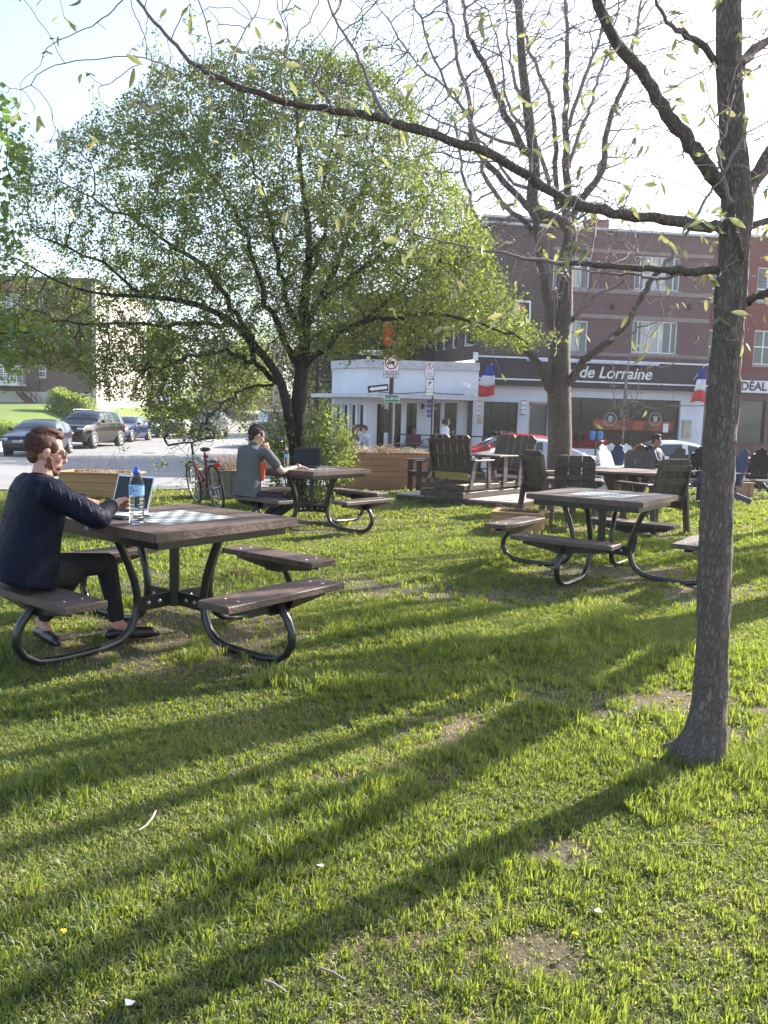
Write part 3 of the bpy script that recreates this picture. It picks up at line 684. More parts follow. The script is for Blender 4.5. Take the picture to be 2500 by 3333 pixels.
def wall_with_holes(mb, L, H0, H1, holes, th=.3, y=0, u0=0):
    """wall slab on the plane y..y+th (front face at y), rectangular holes (u0,u1,z0,z1), no overlaps"""
    us = sorted(set([u0, L]+[min(max(q, u0), L) for h in holes for q in h[:2]])); zs = sorted(set([H0, H1]+[min(max(q, H0), H1) for h in holes for q in h[2:4]]))
    def solid(i, j):
        if i < 0 or j < 0 or i >= len(us)-1 or j >= len(zs)-1: return False
        cu, cz = (us[i]+us[i+1])/2, (zs[j]+zs[j+1])/2; return not any(h[0] < cu < h[1] and h[2] < cz < h[3] for h in holes)
    for i in range(len(us)-1):
        for j in range(len(zs)-1):
            if not solid(i, j): continue
            a, b, c, d = us[i], us[i+1], zs[j], zs[j+1]
            V = [(a,y,c),(b,y,c),(b,y,d),(a,y,d),(a,y+th,c),(b,y+th,c),(b,y+th,d),(a,y+th,d)]
            F = [(0,1,2,3),(5,4,7,6)]
            if not solid(i-1, j): F.append((4,0,3,7))
            if not solid(i+1, j): F.append((1,5,6,2))
            if not solid(i, j-1): F.append((4,5,1,0))
            if not solid(i, j+1): F.append((3,2,6,7))
            mb.add(V, F)
WHITE = M('white_painted_frame', (.78,.78,.78), .5, (.68,.68,.68), 5)
STUCCO = M('white_stucco', (.66,.68,.72), .9, (.56,.58,.62), .8, .3, 60)
GLASS = glass('window_glass', (.05,.06,.065), .03, 1.)
GLASSD = glass('shop_glass', (.004,.004,.006), .02, .6)
CURT = M('pale_curtain', (.55,.55,.52), .9, (.35,.36,.34), 1.5, stretch=(14,1,.3))
def window(parent, r, m=WHITE, mull=(), horiz=(), fw_=.06, y=.10, gm=None, sill=True, curtain=False, depth=.05):
    u0, u1, z0, z1 = r; mb = MB(); w_, h = u1-u0, z1-z0; cu, cz = (u0+u1)/2, (z0+z1)/2
    mb.box((cu, y, z1-fw_/2), (w_, depth, fw_)); mb.box((cu, y, z0+fw_/2), (w_, depth, fw_))
    for u in (u0+fw_/2, u1-fw_/2): mb.box((u, y, cz), (fw_, depth-.004, h-2*fw_))
    for f in mull: mb.box((u0+w_*f, y, cz), (fw_*.8, depth-.008, h-2*fw_))
    for f in horiz: mb.box((cu, y-.001, z0+h*f), (w_-2*fw_, depth-.012, fw_*.8))
    o = mb.build('window', m, parent)
    g = MB(); g.box((cu, y+.02, cz), (w_-.02, .006, h-.02)); g.build('pane', gm or GLASS, o)
    if curtain: g = MB(); g.box((u0+w_*curtain[0], y+.014, cz), (w_*curtain[1], .004, h-2*fw_)); g.build('curtain', CURT, o)
    if sill: g = MB(); g.box((cu, -.03, z0-.06), (w_+.14, .12, .1)); g.build('sill', M('stone_sill', (.30,.26,.26), .8), o)
    return o
def cc(ox, oy, s):     # crop pixels -> photo pixels
    return lambda x0, y0, x1, y1: (ox+x0*s, oy+y0*s, ox+x1*s, oy+y1*s)
Q7 = cc(1500, 680, .6028); Q6 = cc(1100, 900, .3315); Q5 = cc(0, 900, .3617)
# ---- the three storey corner house of the restaurant
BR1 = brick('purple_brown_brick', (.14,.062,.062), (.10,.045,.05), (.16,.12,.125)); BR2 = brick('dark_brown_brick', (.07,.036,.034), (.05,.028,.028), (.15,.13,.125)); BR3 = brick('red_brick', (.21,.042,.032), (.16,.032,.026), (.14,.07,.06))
z0 = -.25
pf = Plane((3.75,34.0), (13.9,35.3), z0)
b1 = thing('restaurant_building', 'three storey brown brick corner building with a dark sign band over a white shop front', 'building', pf.a, pf.rz)
L = pf.L; top = pf.hit(1862, 745)[1]
fb = pf.rect(*Q7(20, 826, 1253, 968)); zf0, zf1 = fb[2], fb[3]; us = pf.hit(1500+590*.6028, 1000)[0]*.78
W = [pf.rect(*Q7(940,258,1187,440)), pf.rect(*Q7(925,605,1170,780)), pf.rect(*Q7(500,255,697,432)), pf.rect(*Q7(490,600,685,778))]
mb = MB(); wall_with_holes(mb, L, zf1, top, W, .3, 0, us); mb.build('wall', BR1, b1)
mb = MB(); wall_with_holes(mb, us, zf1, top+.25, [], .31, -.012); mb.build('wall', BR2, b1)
for i, r in enumerate(W): window(b1, r, mull=(.13,.36,.6,.86) if i < 2 else (.3,.55), curtain=((.45,.5) if i < 2 else (.5,.6)), fw_=.055)
mb = MB()
for ya, yb in ((228,246),(440,462),(578,600),(782,800)):
    r = pf.rect(*Q7(600, ya, 1280, yb)); us_ = max(us+.02, r[0]); skip = 0
    mb.box(((us+L)/2, -.012, (r[2]+r[3])/2), (L-us-.04, .05, r[3]-r[2]))
mb.build('stone_band', M('pinkish_stone_band', (.27,.215,.205), .85), b1)
mb = MB(); mb.box((L/2, .1, top+.04), (L+.06, .5, .09)); mb.box((us/2, .09, top+.30), (us+.06,.5,.09)); mb.build('coping', M('pale_metal_coping', (.6,.62,.66), .5), b1)
# side wall going back to the left, and the wing behind it
sd_ = Vector((-.4,.917,0)); loc = Matrix.Rotation(-pf.rz, 3, 'Z'); dl = loc @ sd_; ang = math.atan2(dl.y, dl.x)
def sidewall(name, org, ang, Ls, h0, h1, holes, m, th=.3):
    o = link(name, None, None, b1); 
    return o
Ls = 5.8; Ms = Matrix.Translation((0,0,0)) @ Matrix.Rotation(ang+math.pi, 4, 'Z') @ Matrix.Translation((-Ls,0,0))
mb = MB(); hs = []
for fl in (zf1+.55, zf1+3.15):
    for u, w_ in ((.5,.7),(1.7,.45),(2.5,.45),(3.4,.5),(4.5,.9)): hs.append((u, u+w_, fl, fl+1.5))
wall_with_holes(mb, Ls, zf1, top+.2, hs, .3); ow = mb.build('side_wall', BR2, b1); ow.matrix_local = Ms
for h in hs: window(ow, h, fw_=.06, sill=False)
mb = MB(); mb.box((Ls/2,-.02,zf1+2.75), (Ls,.05,.35)); mb.build('stone_band', M('pinkish_stone_band', (0,0,0)), ow)
far = Ms.inverted() ; 
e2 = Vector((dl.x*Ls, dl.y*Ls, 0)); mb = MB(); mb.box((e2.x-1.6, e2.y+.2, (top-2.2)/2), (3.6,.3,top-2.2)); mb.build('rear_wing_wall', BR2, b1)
mb = MB(); mb.add([(0,.3,top-.1),(L,.3,top-.1),(L,9,top-.1),(e2.x-3,9,top-.1),(e2.x,e2.y,top-.1)], [(0,1,2,3,4)]); mb.build('roof', M('tar_roof', (.05,.05,.05), .9), b1)
# sign band
mb = MB(); mb.box((L/2+.02, -.22, (zf0+zf1)/2), (L+.3, .4, zf1-zf0), b=.01); mb.build('sign_band', M('plum_sign_band', (.026,.014,.020), .6, (.02,.011,.016), .7), b1)
mb = MB()
for yy in (830, 944): z = pf.hit(*Q7(900,yy,0,0)[:2])[1]; mb.box((L/2+.02, -.44, z), (L+.36, .06, .06))
mb.build('sign_trim', WHITE, b1)
r = pf.rect(*Q7(335,822,1030,848)); mb = MB(); mb.box(((r[0]+r[1])/2, -.62, (r[2]+r[3])/2+.02), (r[1]-r[0], .28, .12), b=.02); mb.build('sign_lamp_housing', M('pale_blue_metal', (.55,.6,.7), .4), b1)
r = pf.rect(*Q7(452,868,1005,915)); SGN = M('sign_white_letters', (.82,.82,.82), .4)
tx = text('Duc de Lorraine', .60, SGN, b1, ((r[0]+r[1])/2, -.43, (r[2]+r[3])/2+.02), (math.pi/2,0,0), 'sign_lettering', .015, shear=.25, off=.008)
w0 = max(v.co.x for v in tx.data.vertices)-min(v.co.x for v in tx.data.vertices); tx.scale = ((r[1]-r[0])/w0,)*2+(1,)
# shop front
DOOR = pf.rect(*Q7(120,1042,305,1300)); WP = pf.rect(*Q7(362,1042,478,1275)); WB = pf.rect(*Q7(560,1025,1180,1300))
DOOR = (DOOR[0], DOOR[1], .02, DOOR[3])
mb = MB(); wall_with_holes(mb, L, 0, zf0, [DOOR, WP, WB], .3, -.02); mb.build('shop_front', STUCCO, b1)
DKM = M('dark_bronze_frame', (.03,.026,.026), .4)
d = window(b1, DOOR, DKM, mull=(.25,.5,.75), fw_=.05, gm=GLASSD, sill=False, y=.14); d.name = 'door'
mb = MB(); mb.box((DOOR[0]+(DOOR[1]-DOOR[0])*.5+.08, .09, 1.05), (.03,.05,.5)); mb.build('handle', BOLT, d)
RED_ = M('red_frame', (.45,.04,.03), .5)
w_ = window(b1, WP, M('grey_white_frame', (.5,.48,.48), .5), fw_=.09, gm=GLASS, sill=False)
mb = MB()
for u in (WP[0]+.07, WP[1]-.07):
    for z in (WP[3]-.1, WP[2]+.25): mb.box((u, .06, z), (.12,.02,.14))
mb.build('red_corner', RED_, w_)
w_ = window(b1, WB, DKM, mull=(.145,.59,), fw_=.07, gm=GLASSD, sill=False, y=.12)
def ring(mb, c, r0, r1, y, n=32):
    V = [(c[0]+rr*math.cos(2*math.pi*k/n), y, c[1]+rr*math.sin(2*math.pi*k/n)) for rr in (r0, r1) for k in range(n)]
    mb.add(V, [(k, (k+1)%n, n+(k+1)%n, n+k) for k in range(n)])
FROST = M('pale_window_print', (.35,.40,.38), .6)
for cx in (812, 1055):
    u, z = pf.hit(*Q7(cx,1135,0,0)[:2]); mb = MB(); ring(mb, (u,z), .27, .30, .09); ring(mb, (u,z), .22, .232, .09)
    mb.prism([(-.10,-.02),(-.12,.10),(0,.16),(.12,.10),(.10,-.02),(.04,-.14),(-.04,-.14)], .003, Matrix.Translation((u,.09,z)) @ Matrix.Rotation(math.pi/2,4,'X'))
    mb.build('round_emblem', FROST, w_)
r = pf.rect(*Q7(1097,1160,1125,1207)); mb = MB(); mb.box(((r[0]+r[1])/2,.09,(r[2]+r[3])/2), (r[1]-r[0],.004,r[3]-r[2])); mb.build('notice_sheet', WHITE, w_)
INT = M('warm_red_banquette', (.38,.09,.03), .7, (.12,.03,.02), 3)
r = pf.rect(*Q7(700,1150,1175,1200)); mb = MB(); mb.box(((r[0]+r[1])/2, .116, r[2]+.25), (r[1]-r[0]-.3, .01, .42)); mb.build('banquette', INT, w_)
for x0, y0, x1, y1, nm, m_ in ((78,1040,103,1115,'wall_lamp',M('lamp_opal_panel', (.8,.76,.76), .4)), (322,1035,345,1110,'wall_lamp',M('lamp_opal_panel',(0,0,0))), (68,1125,112,1160,'brass_plaque',M('pale_brass', (.5,.43,.28), .4)), (1193,1140,1238,1235,'menu_board',M('olive_menu_board', (.42,.40,.28), .6))):
    r = pf.rect(*Q7(x0,y0,x1,y1)); mb = MB(); mb.box(((r[0]+r[1])/2, -.07, (r[2]+r[3])/2), (r[1]-r[0], .08, r[3]-r[2]), b=.01); o = mb.build(nm, m_, b1)
    if nm == 'wall_lamp':
        mb = MB()
        for k in range(4): mb.box(((r[0]+r[1])/2, -.115, r[2]+(r[3]-r[2])*k/3), (r[1]-r[0]+.02, .012, .025))
        mb.build('lamp_bracket', DKM, o)
for X, Y in ((815,528),(1232,530)):
    u, z = pf.hit(*Q7(X,Y,0,0)[:2]); mb = MB(); mb.lathe((u,-.14,z-.16), [(0,0),(.07,0),(.07,.30),(0,.30)], 14); mb.box((u,-.05,z), (.05,.12,.05)); o = mb.build('wall_spotlight', BLK, b1)
    mb = MB(); mb.lathe((u,-.14,z-.165), [(0,0),(.055,0)], 14); mb.lathe((u,-.14,z+.145), [(.055,0),(0,.001)], 14); mb.build('lens', WHITE, o)
# crest on the brick (tricolour arms over black shield with a white rim)
u, z = pf.hit(*Q7(292,585,0,0)[:2]); S7 = .82
def shield(k): return [(-.86*k,.95*k),(.86*k,.95*k),(.90*k,.0),(.68*k,-.55*k),(0,-1.05*k),(-.68*k,-.55*k),(-.90*k,0)]
cr = link('crest_sign', None, None, b1); cr.location = (u, -.10, z); cr.rotation_euler = (math.pi/2,0,0); cr.scale = (S7,)*3
mb = MB(); mb.prism(shield(.86), .08); mb.build('shield', M('crest_black', (.02,.02,.022), .4), cr)
mb = MB(); a, b_ = shield(.88), shield(.78); n = len(a)
mb.add([(x,y,.05) for x,y in a]+[(x,y,.05) for x,y in b_], [(i,(i+1)%n,n+(i+1)%n,n+i) for i in range(n)]); mb.build('rim', WHITE, cr)
for x0, c, nm in ((-.42,(.03,.09,.5),'blue'),(-.14,(.8,.8,.8),'white'),(.14,(.6,.04,.03),'red')):
    mb = MB(); mb.prism([(x0,.12),(x0+.27,.12),(x0+.34,.62),(x0+.06,.62)], .02, Matrix.Translation((0,0,.055))); mb.build('crest_band', M('crest_'+nm, c, .5), cr)
mb = MB(); mb.box((0,-.02,.055), (.40,.09,.02)); mb.build('crest_bar', WHITE, cr)
# chimney
r = pf.rect(*Q7(752,72,865,125)); mb = MB(); mb.box(((r[0]+r[1])/2, 1.6, top+.35), (r[1]-r[0], .6, .9)); ch = mb.build('chimney', brick('chimney_brick', (.3,.09,.06), (.25,.07,.05), (.3,.2,.18)), b1)
mb = MB(); mb.lathe(((r[0]+r[1])/2-.2,1.6,top+.8), [(.08,0),(.08,.35),(.12,.36),(.12,.45),(0,.46)], 12); mb.build('chimney_pipe', DKM, ch)
# ---- red brick neighbour
p2 = Plane((13.93,35.3), (24,36.5), z0)
b2 = thing('shop_building', 'red brick building with white double hung windows at the right edge', 'building', p2.a, p2.rz)
L2 = 11.; top2 = p2.hit(2272, 762)[1]
Z = [p2.rect(*Q7(1308,302,1402,496)), p2.rect(*Q7(1292,650,1372,840)), p2.rect(*Q7(1602,315,1720,500)), p2.rect(*Q7(1582,655,1690,842))]
zs = p2.hit(2400, 1213)[1]; SG = p2.rect(*Q7(1480,1030,1640,1270)); SG2 = p2.rect(*Q7(1660,1030,1850,1270)); SG3 = p2.rect(*Q7(1300,1045,1460,1270))
mb = MB(); wall_with_holes(mb, L2, zs, top2, Z, .3); mb.build('wall', BR3, b2)
for i, r in enumerate(Z): window(b2, r, horiz=(.52,) if i % 2 else (.36,), fw_=.06, mull=(.5,) if i > 1 else ())
mb = MB(); wall_with_holes(mb, L2, 0, zs, [SG, SG2, SG3], .3, -.02); mb.build('shop_front', M('maroon_panel_front', (.12,.055,.055), .7, (.10,.045,.045), 1.), b2)
for r in (SG, SG2, SG3): window(b2, r, DKM, fw_=.06, gm=glass('green_shop_glass', (.06,.075,.075), .03, 1.), sill=False)
mb = MB(); mb.box((L2/2,.1,top2+.04), (L2+.04,.5,.09)); mb.build('coping', M('pale_metal_coping', (0,0,0)), b2)
r = p2.rect(*Q7(1275,926,1760,992)); mb = MB(); mb.box(((r[0]+r[1])/2, -.12, (r[2]+r[3])/2), (r[1]-r[0], .16, r[3]-r[2]), b=.01); sg = mb.build('shop_sign', M('sign_board_white', (.72,.72,.74), .4), b2)
r2 = p2.rect(*Q7(1484,940,1637,982)); IDL = M('sign_black_letters', (.03,.03,.035), .5)
tx = text('IDÉAL', .5, IDL, sg, ((r2[0]+r2[1])/2, -.205, (r2[2]+r2[3])/2+.0), (math.pi/2,0,0), 'sign_lettering', .006, off=.014)
w0 = max(v.co.x for v in tx.data.vertices)-min(v.co.x for v in tx.data.vertices); tx.scale = ((r2[1]-r2[0])/w0,)*2+(1,)
# ---- white single storey bistro
pb = Plane((-.62,28.4), (2.85,28.6), z0)
b3 = thing('bistro_building', 'low white cafe pavilion with a thin canopy left of the brick corner building', 'building', pb.a, pb.rz)
L3 = pb.hit(1512, 1250)[0]; zc = pb.hit(1350, 1294)[1]; zt = pb.hit(1350, 1186)[1]; u0 = pb.hit(1197, 1250)[0]
H3 = [pb.rect(*Q6(372,1235,470,1600)), pb.rect(*Q6(548,1232,637,1500)), pb.rect(*Q6(662,1230,790,1500)), pb.rect(*Q6(930,1225,1022,1500)), pb.rect(*Q6(1034,1225,1185,1500))]
H3 = [(a, b_, .25 if i else .03, d_) for i, (a, b_, c_, d_) in enumerate(H3)]
mb = MB(); wall_with_holes(mb, L3+.5, 0, zt, H3, .25, 0, u0); mb.build('wall', STUCCO, b3)
for i, r in enumerate(H3): window(b3, r, fw_=.05, gm=GLASSD, sill=False, y=.1)
Lw = 1.9; aw = R(48); Mw = Matrix.Translation((u0,0,0)) @ Matrix.Rotation(math.pi-aw, 4, 'Z') @ Matrix.Rotation(math.pi, 4, 'Z') @ Matrix.Translation((-Lw,0,0))
mb = MB(); hw_ = [(.15+.42*k, .15+.42*k+.30, .25, zc-.25) for k in range(4)]; wall_with_holes(mb, Lw, 0, zt, hw_, .25); ow = mb.build('wall', STUCCO, b3); ow.matrix_local = Mw
for h in hw_: window(ow, h, fw_=.05, gm=GLASSD, sill=False)
cw = Mw @ Vector((0,0,0))
mb = MB(); ed = [(cw.x-.05, cw.y-.12), (u0-.05,-.12), (L3+.5,-.12), (L3+.5, 5.5), (cw.x-.05, 5.5)]
mb.prism(ed, .28, Matrix.Translation((0,0,zt-.02))); mb.build('roof_fascia', M('grey_white_fascia', (.5,.5,.52), .6), b3)
mb = MB(); ed = [(cw.x-.75, cw.y-.55), (u0-.25,-.95), (L3+.35,-.95), (L3+.35,-.004), (u0,-.004), (cw.x, cw.y)]
mb.prism(ed, .13, Matrix.Translation((0,0,zc))); mb.build('canopy', M('pale_grey_canopy', (.55,.56,.58), .6), b3)
mb = MB()
for X in (205,214,223): pass
for k in range(5): u = .2+k*.75; mb.beam((u,-.9,zc+.08), (u,-.02,zc+.55), .015, .015)
pass
mb = MB(); mb.tube([(u0+.4,-.03,zc+.16),(u0+1.2,-.03,zc+.12),(u0+2.0,-.03,zc+.2),(u0+2.2,-.03,zc+.3),(u0+2.4,-.03,zc+.17),(L3,-.03,zc+.15)], .012, 5); mb.build('cable', DKM, b3)
mb = MB(); mb.lathe((pb.hit(*Q6(830,1275,0,0)[:2])[0],-.1,pb.hit(*Q6(830,1275,0,0)[:2])[1]-.1), [(0,0),(.06,.0),(.06,.2),(0,.2)], 10); mb.build('wall_lamp', DKM, b3)
r = pb.rect(*Q6(860,1208,915,1382)); mb = MB(); mb.box(((r[0]+r[1])/2,-.5,(r[2]+r[3])/2), (r[1]-r[0],.01,r[3]-r[2])); bn = mb.build('hanging_banner', M('violet_banner', (.10,.08,.36), .7), b3)
WL = M('white_letters', (.8,.8,.8), .5)
for k, s_ in enumerate(('LA NUIT', 'LE BRUIT', 'NUIT')): text(s_, .115, WL, bn, ((r[0]+r[1])/2,-.508,r[3]-.16-.17*k), (math.pi/2,0,0), 'banner_lettering', .001)
c_ = pb.hit(*Q6(1240,1070,0,0)[:2]); mb = MB(); mb.box((c_[0],-.45,c_[1]), (.11,.30,.11), Matrix.Rotation(.9,3,'Z') @ Matrix.Rotation(.3,3,'X'), b=.01); mb.beam((c_[0]+.15,-.02,c_[1]-.1),(c_[0]+.03,-.4,c_[1]-.06),.04,.04); mb.build('security_camera', WHITE, b3)
mb = MB(); u_ = L3+.22; mb.box((u_,-.12,1.3), (.16,.16,2.6)); mb.build('downpipe', DKM, b3)
# ---- left apartment house
pl_ = Plane((-34,60), (-22.1,60), 0)
b4 = thing('apartment_building', 'brown brick apartment block with white balconies and an outside stair across the side street', 'building', pl_.a, pl_.rz)
L4 = pl_.hit(300, 1150)[0]; Rt = 12.4
hz = lambda x0,y0,x1,y1: pl_.rect(*Q5(x0,y0,x1,y1))
base0 = hz(220,1042,820,1210); gz0, bz = base0[2]-.6, base0[3]
Wl = [hz(340,790,415,910), hz(320,472,395,592), hz(310,160,385,280)]
Wb = [hz(-120,792,205,952), hz(-120,475,200,640), hz(-120,150,160,330)]
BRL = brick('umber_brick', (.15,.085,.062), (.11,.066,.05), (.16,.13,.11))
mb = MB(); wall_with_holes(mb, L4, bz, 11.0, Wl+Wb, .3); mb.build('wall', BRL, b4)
mb = MB(); mb.box((L4/2,.13,(gz0+bz)/2), (L4,.30,bz-gz0)); mb.build('base_wall', M('cream_base_render', (.62,.58,.52), .9, (.52,.49,.44), .8), b4)
for r in Wl: window(b4, r, horiz=(.5,), fw_=.09)
for i, r in enumerate(Wb):
    window(b4, r, mull=(.45,.62,.8), horiz=(), fw_=.10, sill=False)
    fl = r[2]-.05; wB = r[1]-r[0]+.5; bc = link('balcony', None, None, b4)
    mb = MB(); mb.box(((r[0]+r[1])/2, -.75, fl-.12), (wB, 1.5, .22)); mb.build('slab', WHITE, bc)
    mb = MB()
    for q in range(6): mb.box(((r[0]+r[1])/2, -1.46, fl+.12+.17*q), (wB, .03, .04)); mb.box((r[1]+.23, -.75, fl+.12+.17*q), (.03, 1.4, .04))
    for q in range(5): mb.box((r[0]-.2+(wB-.1)*q/4, -1.46, fl+.5), (.045,.045,1.1))
    mb.build('railing', WHITE, bc)
    if i: mb = MB(); mb.box(((r[0]+r[1])/2, -.5, r[3]+.35), (wB,1.,.3)); mb.build('fascia', M('rust_wood', (.25,.09,.04), .8), bc)
# lit side wall towards the street
hs = [(2.+3.3*k, 3.+3.3*k, zz, zz+1.5) for k in range(3) for zz in (2.6,5.4,8.2)]
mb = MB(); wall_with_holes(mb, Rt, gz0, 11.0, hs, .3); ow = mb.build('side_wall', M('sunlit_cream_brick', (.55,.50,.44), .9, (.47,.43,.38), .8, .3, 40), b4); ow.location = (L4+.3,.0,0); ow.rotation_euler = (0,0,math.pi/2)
for h in hs: window(ow, h, fw_=.08, horiz=(.5,))
mb = MB(); mb.box((L4/2+.15, Rt/2, 11.1), (L4+.5, Rt+.2, .2)); mb.build('roof', M('tar_roof', (0,0,0)), b4)
st = link('outside_stair', None, None, b4); a = pl_.hit(*Q5(222,1045,0,0)[:2]); b_ = pl_.hit(*Q5(395,1212,0,0)[:2]); RU = M('rust_brown_steel', (.09,.035,.025), .6)
mb = MB()
for q in (-1.35,-.45): mb.beam((a[0], q, a[1]), (b_[0], q, b_[1]), .05, .22)
mb.build('stringer', RU, st)
mb = MB()
for k in range(10): t_ = k/9; mb.box((a[0]+(b_[0]-a[0])*t_, -.9, a[1]+(b_[1]-a[1])*t_+.02), (.24,.84,.03))
mb.build('tread', RU, st)
mb = MB()
for q in (-1.38,-.42):
    for h_ in (.5,.95): mb.beam((a[0],q,a[1]+h_),(b_[0],q,b_[1]+h_),.035,.035)
    for k in range(5): t_ = k/4; mb.box((a[0]+(b_[0]-a[0])*t_, q, a[1]+(b_[1]-a[1])*t_+.5), (.03,.03,.95))
mb.build('handrail', RU, st)
mb = MB(); mb.beam((pl_.hit(*Q5(352,900,0,0)[:2])[0],-.08,bz),(pl_.hit(*Q5(352,900,0,0)[:2])[0],-.08,7.),.06,.06,(1,0,0)); mb.build('downpipe', RU, b4)
# ---- houses at the end of the side street
def house(name, label, x, y, rz, w_, d_, h, m, nfl, ncol, roofm, door=None, gable=0):
    z = Tz(x, y)-.3; t = thing(name, label, 'house', (x, y, z), rz); hs = []; fh = h/nfl
    for f in range(nfl):
        for c in range(ncol):
            u = w_*(c+.5)/ncol-.5
            if f == 0 and c == ncol//2: continue
            hs.append((u, u+1.0, f*fh+1.0, f*fh+2.3))
    dr = (w_*(ncol//2+.5)/ncol-.55, w_*(ncol//2+.5)/ncol+.45, .35, 2.5)
    mb = MB(); wall_with_holes(mb, w_, 0, h, hs+[dr], .25); mb.build('wall', m, t)
    for q in hs: window(t, q, horiz=(.5,), fw_=.09)
    mb = MB(); mb.box(((dr[0]+dr[1])/2,.12,(dr[2]+dr[3])/2), (dr[1]-dr[0]-.02,.06,dr[3]-dr[2]-.02)); mb.build('door', door or M('dark_red_door', (.2,.02,.02), .5), t)
    mb = MB(); mb.box((.125,d_/2+.125,h/2),(.25,d_-.25,h)); mb.box((w_-.125,d_/2+.125,h/2),(.25,d_-.25,h)); mb.box((w_/2,d_+.12,h/2),(w_,.24,h)); mb.build('side_wall', m, t)
    mb = MB()
    if gable: mb.add([(-.3,-.4,h),(w_+.3,-.4,h),(w_+.3,d_+.6,h),(-.3,d_+.6,h),(-.3,d_/2,h+gable),(w_+.3,d_/2,h+gable)], [(0,1,5,4),(2,3,4,5),(0,4,3),(1,2,5),(0,3,2,1)])
    else: mb.box((w_/2,d_/2,h+.12),(w_+.3,d_+.3,.25))
    mb.build('roof', roofm, t); return t
RF = M('dark_shingle', (.07,.06,.06), .9); PB = brick('pale_pink_brick', (.42,.25,.20), (.36,.21,.17), (.4,.33,.3))
house('brick_house', 'pale pinkish brick house with a dark red door up the side street', -21.0, 92, .25, 9, 8, 6.2, PB, 2, 3, RF, gable=2)
house('brick_house', 'pale brick flat roofed house glimpsed through the crab apple leaves', -9.5, 96, -.05, 9, 8, 6.4, brick('buff_brick', (.40,.33,.26), (.36,.29,.22), (.4,.36,.3)), 2, 3, RF)
house('brick_house', 'brown brick house on the right side of the side street', -.5, 78, -.2, 9, 8, 6.8, BRL, 2, 3, RF)
house('brick_house', 'dark brick block behind the left maple', -44, 84, .1, 10, 9, 9, BRL, 3, 3, RF)
# fence and dark trees left of the cafe
fn = thing('wooden_fence', 'tall grey board fence left of the white cafe', 'fence', (-4.6, 31.5, Tz(-4.6,31.5)), .05)
mb = MB()
for k in range(26): mb.box((.145*k, 0, 1.05), (.135,.025,2.0+.03*(k%2)))
mb.build('boards', M('grey_fence_boards', (.27,.22,.18), .85), fn)
mb = MB()
for z in (.4,1.7): mb.box((1.8,.035,z),(3.8,.04,.09))
mb.build('rail', M('grey_fence_boards',(0,0,0)), fn)
def leafy(label, x, y, h, rx, rz_, n, size, m, seed, trunk=.15, base=.25, name='tree', cat='tree', group='trees beyond the street', ry=None, z=None):
    z0 = Tz(x, y) if z is None else z; t = thing(name, label, cat, (0,0,0), 0, group); q = Tree(); r_ = random.Random(seed); ry = ry or rx
    q.limb([Vector((x,y,z0-.1)), Vector((x,y,z0+h*.4)), Vector((x,y,z0+h*.9))], (trunk,.02), .3)
    g = np.random.default_rng(seed); at_ = []
    while len(at_) < 500:
        v = g.uniform(-1,1,3); k = v@v
        if .1 < k < 1: at_.append((x+v[0]*rx, y+v[1]*ry, z0+h*(base+1)/2+v[2]*h*(1-base)/2))
    st_ = max(.12, h*.04); q.grow(at_, st_, st_*1.05, h, 40, rnd=r_, jit=.3); q.finish(trunk*.07)
    q.mesh((0,9), 5, 'trunk', TWIGC, t)
    cl = around(q, [i for i in range(len(q.p)) if q.r[i] < trunk*.35 and q.p[i].z > z0+h*base*.7], n, h*.035, seed)
    leaves('leaves', cl, size, m, t, asp=.75, seed=seed, cl=h*.12); return t
LEAFB = leafmat('fresh_spring_leaf', (.08,.15,.025), (.15,.22,.035), (.5,.62,.06), .5, .05, c3=(.24,.28,.05))
for i, (lb, x, y, h, r_, lm) in enumerate([('fresh green tree at the far end of the side street, left', -24.5, 84, 8, 3.4, LEAFB), ('fresh green tree beside the pale pink house', -15.5, 88, 9, 3.6, LEAFB), ('round green tree on the right verge of the side street', -4.5, 62, 8, 3.2, LEAFB), ('tall green tree behind the flat roofed house', -10, 108, 12, 5, LEAFC), ('fresh green tree far up the hill', -19, 118, 12, 5, LEAFB), ('green tree beyond the brown house', 1, 92, 12, 5, LEAFC)]):
    leafy(lb, x, y, h, r_, 0, 9000, .22, lm, 60+i)
for i, (lb, x, y, h, r_) in enumerate([('dark evergreen behind the left end of the cafe', -1.6, 37, 9, 2.0), ('dark evergreen left of the cafe roof', -3.4, 39, 10, 2.2), ('dark evergreen close to the rear brick wing', .5, 37.5, 8.6, 1.6)]):
    leafy(lb, x, y, h, r_, 0, 12000, .12, LEAFD, 70+i, .18, .1, group='dark evergreens behind the cafe')
def hedge(label, x0, y0, x1, y1, w_, h, n, seed, m=None, size=.09):
    t = thing('hedge', label, 'hedge', (0,0,0), 0, 'hedges before the apartment block'); g = np.random.default_rng(seed); u = g.random(n); a = g.uniform(0, math.pi, n); rr = 1-g.random(n)**2*.35
    px = x0+(x1-x0)*u+np.cos(a)*w_/2*rr; py = y0+(y1-y0)*u-np.sin(a)*0+ g.uniform(-.5,.5,n)*w_; bump = .75+.35*vnoise(px, py, 1.3, seed); pz = T(px, py)+np.abs(np.sin(a))*h*rr*bump
    leaves('foliage', np.stack([px,py,pz],1), size, m or LEAFB, t, asp=.8, seed=seed, tint=np.clip(.6+g.normal(size=n)*.25,0,1))
    mb = MB(); r_ = random.Random(seed)
    for k in range(30):
        q = r_.random(); X, Y = x0+(x1-x0)*q, y0+(y1-y0)*q+r_.uniform(-.2,.2); mb.tube([(X,Y,Tz(X,Y)-.05),(X+r_.uniform(-.2,.2),Y,Tz(X,Y)+h*.7)], (.02,.008), 4)
    mb.build('stems', TWIGC, t)
